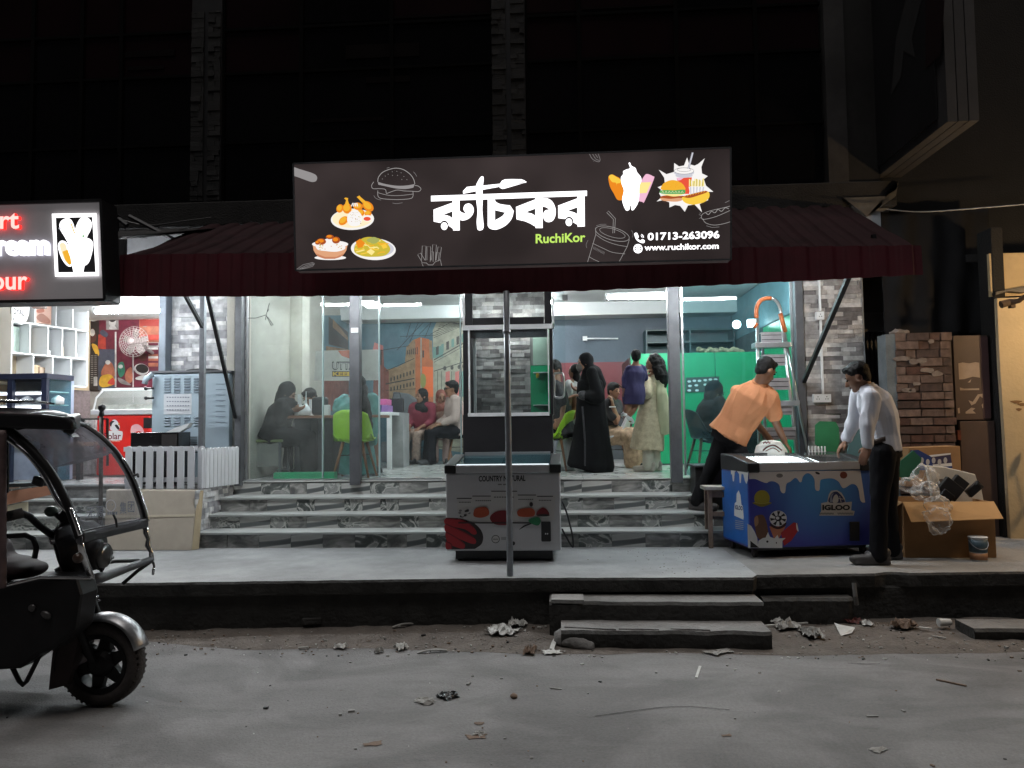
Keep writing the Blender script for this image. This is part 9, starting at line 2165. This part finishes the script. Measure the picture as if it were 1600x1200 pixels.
for q in 'LR': b_.caps(J['hip' + q], 0.12, J['kn' + q], 0.11); b_.caps(J['kn' + q], 0.11, J['an' + q] + Vector((0, 0, 0.03)), 0.12)
organic(b_, 'patterned_skirt', M_TANP, pm, VX, 3, 0.02, 9)
b_ = MB(); b_.tube([J['wrR'] + Vector((0.035 * math.cos(a_), 0.035 * math.sin(a_), -0.03)) for a_ in [PI * i / 6 for i in range(13)]], 0.007, 6); b_.build('bangle', M_PVC, pm)
shoes(pm, J, s * 0.9, M_BLKP, VX)

# ---- dark veiled figure behind the teal glass
pm = thing('person', 'person in a black veil seated behind the teal tinted glass', 'person', at(1106, 730, 8.75))
J, s, f, r = Jsit(1108, 604, 8.75, (1, 0.25), 0.98)
full_body(pm, J, s, (1, 0.2, -0.3), (0, 0, 1), M_SKIND, VX, dict(L=((0.9, 0.1, -0.3), (0, 0, -1), 0.5, 1.2), R=((0.9, 0.1, -0.3), (0, 0, -1), 0.5, 1.2)))
face_parts(pm, J['head'], s, (1, 0.2, -0.3)); hood(pm, J, s, (1, 0.2, -0.3), M_ABA)
b_ = MB(); torso_prims(b_, J, s, 1.25, 0.1)
for q in 'LR': b_.caps(J['sh' + q], 0.08, J['el' + q], 0.075); b_.caps(J['el' + q], 0.07, lerp(J['el' + q], J['wr' + q], 0.8), 0.055); b_.caps(J['hip' + q], 0.13, J['kn' + q], 0.11); b_.caps(J['kn' + q], 0.11, J['an' + q] + Vector((0, 0, 0.02)), 0.12)
organic(b_, 'black_gown', M_ABA, pm, VX, 3, 0.018, 8); shoes(pm, J, s * 0.9, M_BLKP, VX)

# ---- woman in black at the dining table
pm = thing('person', 'person in black clothes and hood bent over a phone at the brown table', 'person', at(425, 730, 8.5))
J, s, f, r = Jsit(430, 604, 8.5, (1, 0.12), 0.95, lean=0.12)
J['elL'] = A(436, 652, 8.62); J['wrL'] = A(455, 641, 8.62); J['elR'] = A(438, 655, 8.36); J['wrR'] = A(457, 641, 8.42)
full_body(pm, J, s, (0.9, 0.05, -0.45), (0.3, 0, 1), M_SKIN, VX, dict(L=((1, -0.3, 0.1), (0, -0.6, 0.6), 0.6, 1.2), R=((1, 0.3, 0.1), (0, 0.6, 0.6), 0.6, 1.2)))
face_parts(pm, J['head'], s, (0.9, 0.05, -0.45)); hood(pm, J, s, (0.9, 0.05, -0.45), M_ABA)
b_ = MB(); torso_prims(b_, J, s, 1.25, 0.1)
for q in 'LR': b_.caps(J['sh' + q], 0.085, J['el' + q], 0.075); b_.caps(J['el' + q], 0.07, lerp(J['el' + q], J['wr' + q], 0.8), 0.05); b_.caps(J['hip' + q], 0.12, J['kn' + q], 0.1); b_.caps(J['kn' + q], 0.1, J['an' + q] + Vector((0, 0, 0.02)), 0.1)
organic(b_, 'black_gown', M_ABA, pm, VX, 3, 0.016, 8); shoes(pm, J, s * 0.9, M_BLKP, VX)
b_ = MB(); b_.box(A(461, 637, 8.52), (0.075, 0.012, 0.14), Matrix.Rotation(0.5, 3, 'Y')); tag(b_.build('phone', M_BLKP, bevel=0.004), 'dark mobile phone held by the person at the brown table', 'phone')
# ---- second diner across the table, half hidden
pm = thing('person', 'dark haired diner across the brown table behind the white carrier bag', 'person', at(500, 730, 9.35))
J, s, f, r = Jsit(489, 612, 9.35, (-0.3, -1), 0.9)
full_body(pm, J, s, (-0.4, -0.8, -0.45), (0, 0, 1), M_SKIN, VX, dict(L=((0, -1, 0), (0, 0, -1), 0.4, 1.2), R=((0, -1, 0), (0, 0, -1), 0.4, 1.2)))
face_parts(pm, J['head'], s, (-0.4, -0.8, -0.45)); short_hair(pm, J['head'], s * 1.08, (-0.4, -0.8, -0.45), vox=VX)
shirt(pm, J, s, mat('grey_top', (0.06, 0.06, 0.065), 0.8, var=0.2), 0.9, 1.12, 0.1, VX, 0.01); trousers(pm, J, s, MATS['black_trousers'], 1.1, VX); shoes(pm, J, s * 0.9, M_BLKP, VX)
# ---- woman in teal on the lime chair
pm = thing('person', 'person wrapped in a teal shawl seated on the lime chair behind the left steel post', 'person', at(556, 735, 8.3))
J, s, f, r = Jsit(557, 592, 8.42, (0.05, 1), 0.95)
full_body(pm, J, s, (-0.2, 1, -0.2), (0, 0, 1), M_SKIN, VX, dict(L=((0, 1, 0), (0, 0, -1), 0.4, 1.2), R=((0, 1, 0), (0, 0, -1), 0.4, 1.2)))
face_parts(pm, J['head'], s, (-0.2, 1, -0.2)); short_hair(pm, J['head'], s * 1.1, (-0.2, 1, -0.2), vox=VX)
M_TEAL = mat('teal_shawl', (0.10, 0.26, 0.25), 0.8, var=0.3, scale=8)
b_ = MB(); torso_prims(b_, J, s, 1.3, 0.05)
b_.loft([(A(559, 740, 8.5), 0.22, 0.16), (A(559, 715, 8.5), 0.2, 0.16), (A(558, 692, 8.46), 0.17, 0.15), (A(557, 672, 8.42), 0.15, 0.12)], (1, 0, 0))
b_.caps(J['shR'], 0.09, A(580, 660, 8.42), 0.08); b_.caps(A(580, 660, 8.42), 0.08, A(583, 690, 8.42), 0.05); b_.caps(J['shL'], 0.085, A(528, 640, 8.42), 0.06); b_.caps(A(528, 628, 8.42), 0.05, A(524, 640, 8.42), 0.04)
organic(b_, 'shawl', M_TEAL, pm, VX, 2, 0.02, 9, (1, 1, 0.4)); b_ = MB(); b_.caps(J['head'] + Vector((0.03, -0.03, -0.03)), 0.085, A(570, 640, 8.33), 0.07); b_.caps(A(570, 640, 8.33), 0.07, A(578, 668, 8.34), 0.04); organic(b_, 'long_hair', M_HAIR, pm, VX, 1, 0.012, 20)
shoes(pm, J, s * 0.9, M_BLKP, VX)

# ---- three people seated at the back
def backsit(label, cx, top, Y, face, look, s, top_m, top_name, sl, low_m, scarf=None, skin=None, glasses=False):
 pm = thing('person', label, 'person', at(cx, 725, Y))
 J, s_, f, r = Jsit(cx, top, Y, face, s)
 full_body(pm, J, s, look, (0, 0, 1), skin or M_SKIN, VX, dict(L=((f.x, f.y, -0.3), (0, 0, -1), 0.5, 1.2), R=((f.x, f.y, -0.3), (0, 0, -1), 0.5, 1.2)))
 face_parts(pm, J['head'], s, look)
 if scarf: hood(pm, J, s * 0.95, look, scarf)
 else: short_hair(pm, J['head'], s * 1.04, look, vox=VX)
 shirt(pm, J, s, top_m, sl, 1.18, 0.12, VX, 0.012, top_name); trousers(pm, J, s, low_m, 1.2, VX, 0.014); shoes(pm, J, s * 0.9, M_BLKP, VX)
 if glasses:
  rr, ff, uu, R = fr(look); c = J['head']; b_ = MB()
  for q in (-1, 1): b_.tube([c + ff * 0.098 * s + rr * ((0.034 * q + 0.026 * math.cos(a_)) * s) + uu * (0.005 + 0.02 * math.sin(a_)) * s for a_ in [2 * PI * i / 12 for i in range(13)]], 0.004, 5); b_.tube([c + ff * 0.095 * s + rr * (0.06 * q * s) + uu * 0.01 * s, c - ff * 0.01 * s + rr * (0.082 * q * s) + uu * 0.01 * s], 0.004, 5)
  b_.build('spectacle_frame', M_BLKP, pm)
 return pm
backsit('young woman in a maroon top seated leftmost of three by the painted wall', 662, 610, 11.4, (-0.35, -1), (-0.7, -0.7, -0.05), 0.92, mat('maroon_top', (0.17, 0.018, 0.035), 0.8, var=0.15), 'maroon_top', 0.75, mat('beige_print', (0.3, 0.22, 0.18), 0.8, var=0.4, scale=22), M_HAIR)
backsit('woman in a rust brown headscarf seated between the maroon top and the man in glasses', 690, 612, 11.45, (0.1, -1), (0.3, -0.9, -0.2), 0.9, mat('brown_print', (0.2, 0.11, 0.08), 0.8, var=0.3, scale=20), 'brown_tunic', 0.9, mat('dusty_pink', (0.25, 0.17, 0.15), 0.8, var=0.2), mat('rust_scarf', (0.18, 0.055, 0.04), 0.8, var=0.2))
backsit('man in glasses and a beige shirt seated in profile beside the display window', 713, 597, 11.1, (-1, -0.45), (-1, -0.25, -0.05), 0.98, mat('beige_shirt', (0.36, 0.28, 0.25), 0.8, var=0.1), 'shirt', 0.85, MATS['black_trousers'], None, None, True)
# ============================================================ litter on the road and verge
M_LW = mat('litter_white', (0.5, 0.5, 0.48), 0.6, var=0.15, scale=20); M_LG = mat('litter_grey', (0.25, 0.245, 0.23), 0.7, var=0.25, scale=20)
M_LB = mat('litter_brown', (0.16, 0.11, 0.08), 0.8, var=0.3, scale=20); M_LR = mat('litter_maroon', (0.12, 0.035, 0.035), 0.6, var=0.3, scale=20); M_LK = mat('litter_black', (0.02, 0.02, 0.02), 0.4, var=0.5, scale=20)
def gz(px, py, Z=0.0):
 p = atz(px, py, Z)
 if p.y > 5.03:
  q = min(1, (p.y - 5.03) / 0.8); Z = 0.004 + 0.04 * q; p = atz(px, py, Z)
 return p
def crumple(px, py, wpx, hpx, m, label, name='crumpled_paper', cat='litter', seed=0, flatness=0.35, group=None):
 c = gz(px, py); k = c.y / 1200; r_ = random.Random(seed); b_ = MB()
 w_ = wpx * k / 2; d_ = max(w_ * 0.5, hpx * k * 1.1)
 n, k2 = 14, 9; th = r_.uniform(-0.6, 0.6); ct, st_ = math.cos(th), math.sin(th); hh = min(0.05, hpx * k * flatness * 1.5); verts = []
 for i in range(n):
  for j in range(k2):
   u = i / (n - 1) - 0.5; v = j / (k2 - 1) - 0.5; q = Vector((u * 5 + seed * 3.1, v * 5, seed * 1.7))
   x = w_ * (2 * u + 0.35 * noise.noise(q) + 0.3 * u * v); y = d_ * (2 * v + 0.4 * noise.noise(q + Vector((9, 0, 0))) + 0.5 * math.sin(u * 5 + seed) * v)
   z = 0.003 + hh * max(0, 0.35 + 0.9 * noise.noise(q * 1.3) + 0.5 * abs(noise.noise(q * 3)) - 0.25 * (abs(2 * u) ** 3 + abs(2 * v) ** 3))
   verts.append(c + Vector((x * ct - y * st_, x * st_ + y * ct, z)))
 b_.add(verts, [(i * k2 + j, (i + 1) * k2 + j, (i + 1) * k2 + j + 1, i * k2 + j + 1) for i in range(n - 1) for j in range(k2 - 1)])
 o = b_.build(name, m, None, recalc=False, solid=0.0015)
 return tag(o, label, cat, group)
def strip(px0, py0, px1, py1, wpx, m, label, name='paper_strip', cat='litter', h=0.006, curl=0.0):
 a, b = gz(px0, py0), gz(px1, py1); w_ = wpx * a.y / 1200; d = (b - a); d.z = 0; n = Vector((-d.y, d.x, 0)).normalized() * w_ / 2; b_ = MB()
 k = 6
 for i in range(k):
  p, q = a.lerp(b, i / k), a.lerp(b, (i + 1) / k); z0 = h * 0.6 + curl * math.sin(PI * i / k); z1 = h * 0.6 + curl * math.sin(PI * (i + 1) / k)
  b_.add([p - n + Vector((0, 0, z0)), p + n + Vector((0, 0, z0)), q + n + Vector((0, 0, z1)), q - n + Vector((0, 0, z1))], [(0, 1, 2, 3)])
 return tag(b_.build(name, m, None, recalc=False, solid=h), label, cat)
crumple(663, 1097, 34, 9, M_LG, 'pale flattened plastic wrapper on the road left of the black packet', 'plastic_wrapper', seed=1)
crumple(700, 1089, 30, 12, M_LK, 'black and silver crumpled packet on the road', 'snack_packet', seed=2)
b_ = MB(); c = gz(700, 1089); 
for q in range(5): b_.box(c + Vector((-0.03 + 0.016 * q, -0.02 + 0.012 * q, 0.014)), (0.01, 0.014, 0.003), Matrix.Rotation(q, 3, 'Z'))
b_.build('silver_patch', M_ALU, bpy.data.objects['snack_packet'])
b_ = MB(); b_.ell(gz(803, 1091) + Vector((0, 0, 0.012)), (0.022, 0.02, 0.014)); tag(organic(b_, 'stone', M_LB, None, 0.006, 0, 0.004, 60), 'small brown stone on the road right of the black packet', 'stone')
crumple(748, 1148, 16, 8, M_LG, 'small torn paper scrap on the road near the bottom edge', 'paper_scrap', seed=4)
for (px, py, wpx, hpx, lab, sd_) in ((744, 1152, 30, 6, 'dark damp leaf mash beside the torn paper scrap', 5), (582, 1163, 26, 6, 'dark flattened leaf on the road near the bottom edge', 6), (748, 1131, 14, 4, 'small dark leaf above the torn paper scrap', 7)):
 crumple(px, py, wpx, hpx, M_LB, lab, 'dead_leaf', 'leaf', sd_, 0.08)
crumple(785, 987, 46, 16, M_LW, 'white crumpled plastic bag on the dirt left of the road steps', 'plastic_bag', 'bag', 8, 0.5)
crumple(808, 976, 26, 11, M_LW, 'small white crumpled tissue beside the white plastic bag on the dirt', 'tissue', seed=9, flatness=0.6)
strip(652, 1021, 698, 1017, 6, M_LG, 'long pale cardboard strip at the edge of the dirt', 'cardboard_strip', curl=0.012)
strip(613, 981, 645, 975, 6, M_LG, 'pale cardboard strip lying below the dark kerb', 'cardboard_strip', curl=0.01)
strip(862, 1015, 873, 997, 7, M_LW, 'white paper strip leaning at the corner of the road steps', 'paper_strip', curl=0.02)
crumple(862, 1020, 30, 8, M_LW, 'white torn paper at the foot of the road steps', 'torn_paper', seed=10)
crumple(828, 1019, 18, 14, M_LB, 'brown crumpled paper near the foot of the road steps', 'brown_paper', seed=11, flatness=0.5)
crumple(531, 1012, 18, 6, M_LW, 'white paper ball on the dirt verge left of the cardboard strip', 'paper_ball', seed=12, flatness=0.7)
crumple(626, 1013, 18, 9, M_LW, 'white crushed foam pieces beside the long cardboard strip', 'crushed_foam', seed=13, flatness=0.7)
crumple(592, 1019, 10, 7, M_LG, 'small grey paper lump left of the crushed foam', 'paper_lump', seed=14, flatness=0.7)
strip(466, 1013, 482, 1012, 4, M_LG, 'short pale stick on the dirt verge below the dark kerb', 'stick')
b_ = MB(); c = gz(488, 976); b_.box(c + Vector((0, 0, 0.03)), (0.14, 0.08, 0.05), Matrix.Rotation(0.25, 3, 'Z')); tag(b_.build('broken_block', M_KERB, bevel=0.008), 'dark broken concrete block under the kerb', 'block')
for q, (px, py) in enumerate(((515, 975), (520, 978))): pass
crumple(1218, 970, 34, 14, M_LW, 'white crushed carton right of the road steps', 'crushed_carton', seed=15, flatness=0.6)
strip(1192, 979, 1262, 974, 3, M_LW, 'long thin pale stick lying among the rubbish right of the road steps', 'stick', h=0.008)
crumple(1232, 981, 36, 12, M_LG, 'grey crumpled plastic under the thin pale stick', 'plastic_scrap', seed=16, flatness=0.6)
b_ = MB(); c = gz(1244, 969); b_.cyl(c + Vector((0, 0, 0.002)), c + Vector((0, 0, 0.04)), 0.02, 0.024, 12); tag(b_.build('paper_cup', M_LW), 'small white paper cup behind the crushed carton', 'cup')
crumple(1268, 992, 28, 18, M_LG, 'grey crumpled foil beside the torn white paper', 'foil', seed=17, flatness=0.7)
b_ = MB(); p = gz(1318, 990); b_.prism([gz(1304, 976) + Vector((0, 0, 0.01)), gz(1312, 981) + Vector((0, 0, 0.018)), gz(1336, 986) + Vector((0, 0, 0.02)), gz(1331, 990) + Vector((0, 0, 0.004)), gz(1314, 994) + Vector((0, 0, 0.002))], (0, 0.01, 0.003)); tag(b_.build('torn_sheet', M_LW), 'bright torn white paper with a pointed corner on the dirt verge', 'paper')
crumple(1324, 971, 34, 10, M_LR, 'dark maroon plastic bag against the kerb behind the torn white paper', 'plastic_bag', 'bag', 18, 0.6)
crumple(1353, 975, 16, 8, M_LW, 'white half eaten packet right of the maroon bag', 'food_packet', seed=19, flatness=0.5)
crumple(1412, 978, 40, 12, M_LB, 'pinkish brown crumpled wrapper heap on the dirt verge', 'wrapper', seed=20, flatness=0.6)
strip(1436, 981, 1456, 983, 4, M_LW, 'short white scrap right of the pinkish wrapper heap', 'paper_scrap')
b_ = MB(); c = gz(1476, 979); b_.cyl(c + Vector((-0.04, 0, 0.028)), c + Vector((0.045, 0.01, 0.028)), 0.028, 0.022, 14); tag(b_.build('paper_cup', M_LW), 'white paper cup lying on its side on the dirt verge', 'cup')
strip(1455, 994, 1478, 998, 3, M_LG, 'pale stick on the dirt verge below the white paper cup', 'stick')
crumple(1572, 979, 12, 8, M_LG, 'small grey paper in front of the flat concrete slab', 'paper_scrap', seed=21)
strip(1463, 1063, 1510, 1073, 3.5, M_LB, 'dark brown twig lying on the road at the right', 'twig', h=0.008)
strip(1354, 1120, 1372, 1120, 3, M_LG, 'short pale stick on the road at the lower right', 'stick')
crumple(1374, 1172, 26, 7, M_LG, 'pale bent paper scrap on the road at the lower right', 'paper_scrap', seed=22, flatness=0.15)
strip(1088, 1060, 1094, 1042, 4, M_LW, 'white straw piece on the road in front of the road steps', 'straw')
crumple(1125, 1019, 40, 7, M_LG, 'flattened pale wrapper on the road in front of the road steps', 'wrapper', seed=23, flatness=0.25)
crumple(1135, 1150, 14, 3, M_LB, 'brown leaf on the road at the lower right', 'dead_leaf', 'leaf', 24, 0.1)
strip(860, 1076, 878, 1078, 3, M_LG, 'thin pale scrap on the road below the road steps', 'paper_scrap')
# countless tiny crumbs on the verge and road
b_ = MB(); rr_ = random.Random(77)
for q in range(900):
 t_ = rr_.random()
 if t_ < 0.87: x = rr_.uniform(-3.2, 4.0); y = rr_.uniform(4.95, 5.75)
 else: x = rr_.uniform(-3.5, 3.6); y = rr_.uniform(2.4, 5.0)
 if -0.12 < x < 1.4 and y > 5.08: continue
 sz = rr_.uniform(0.003, 0.012) * (1 if rr_.random() < 0.95 else 1.6)
 zz = 0.004 + 0.035 * max(0, min(1, (y - 5.03) / 0.8)) if y > 5.03 else 0.0
 b_.box((x, y, zz + sz * 0.3), (sz * rr_.uniform(0.8, 2.2), sz, sz * 0.6), Matrix.Rotation(rr_.uniform(0, 6), 3, 'Z'), rr_.choice((0, 1, 1, 1, 2, 2, 3)))
for q in range(110):
 x = rr_.gauss(0.85, 0.22); y = rr_.uniform(5.75, 6.92)
 if -0.1 < x < 1.4: sz = rr_.uniform(0.002, 0.006); b_.box((x, y, 0.372), (sz * 1.6, sz, sz * 0.4), Matrix.Rotation(rr_.uniform(0, 6), 3, 'Z'), rr_.choice((1, 2, 2)))
o_ = b_.build('rubbish_crumbs', [M_LW, M_LG, M_LB, M_LK]); tag(o_, 'tiny crumbs of rubbish and grit scattered on road and verge', 'litter', None, 'stuff')
# tyre marks / cracks in the road
b_ = MB()
def crackline(pts, w_):
 pts = [atz(px, py, 0) for px, py in crom(pts, 8, False)]
 for i in range(len(pts) - 1):
  a, b = pts[i], pts[i + 1]; n = Vector((-(b - a).y, (b - a).x, 0)).normalized() * w_ * (0.6 + 0.7 * random.Random(i).random())
  b_.add([a - n + Vector((0, 0, 0.0035)), a + n + Vector((0, 0, 0.0035)), b + n + Vector((0, 0, 0.0035)), b - n + Vector((0, 0, 0.0035))], [(0, 1, 2, 3)])
crackline([(1325, 1037), (1350, 1038), (1375, 1038)], 0.004); crackline([(1245, 1021), (1262, 1022)], 0.005); crackline([(930, 1120), (1050, 1105), (1140, 1110)], 0.003)
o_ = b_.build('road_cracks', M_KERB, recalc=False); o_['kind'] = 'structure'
_G = dict(person='people at the restaurant', tube_light='white tube lights', stone_pier='stone clad piers', paper_scrap='paper scraps on the road', dead_leaf='dead leaves on the road', stick='pale sticks in the litter', cardboard_strip='cardboard strips on the dirt', paper_cup='paper cups on the dirt', awning='sheet awnings', socket_box='wall sockets')
for _o in list(COL.objects):
 _k = _o.name.split('.')[0]
 if _k in _G and _o.parent is None and 'group' not in _o: _o['group'] = _G[_k]
 SC.collection.objects.link(_o)
bpy.data.collections.remove(COL)
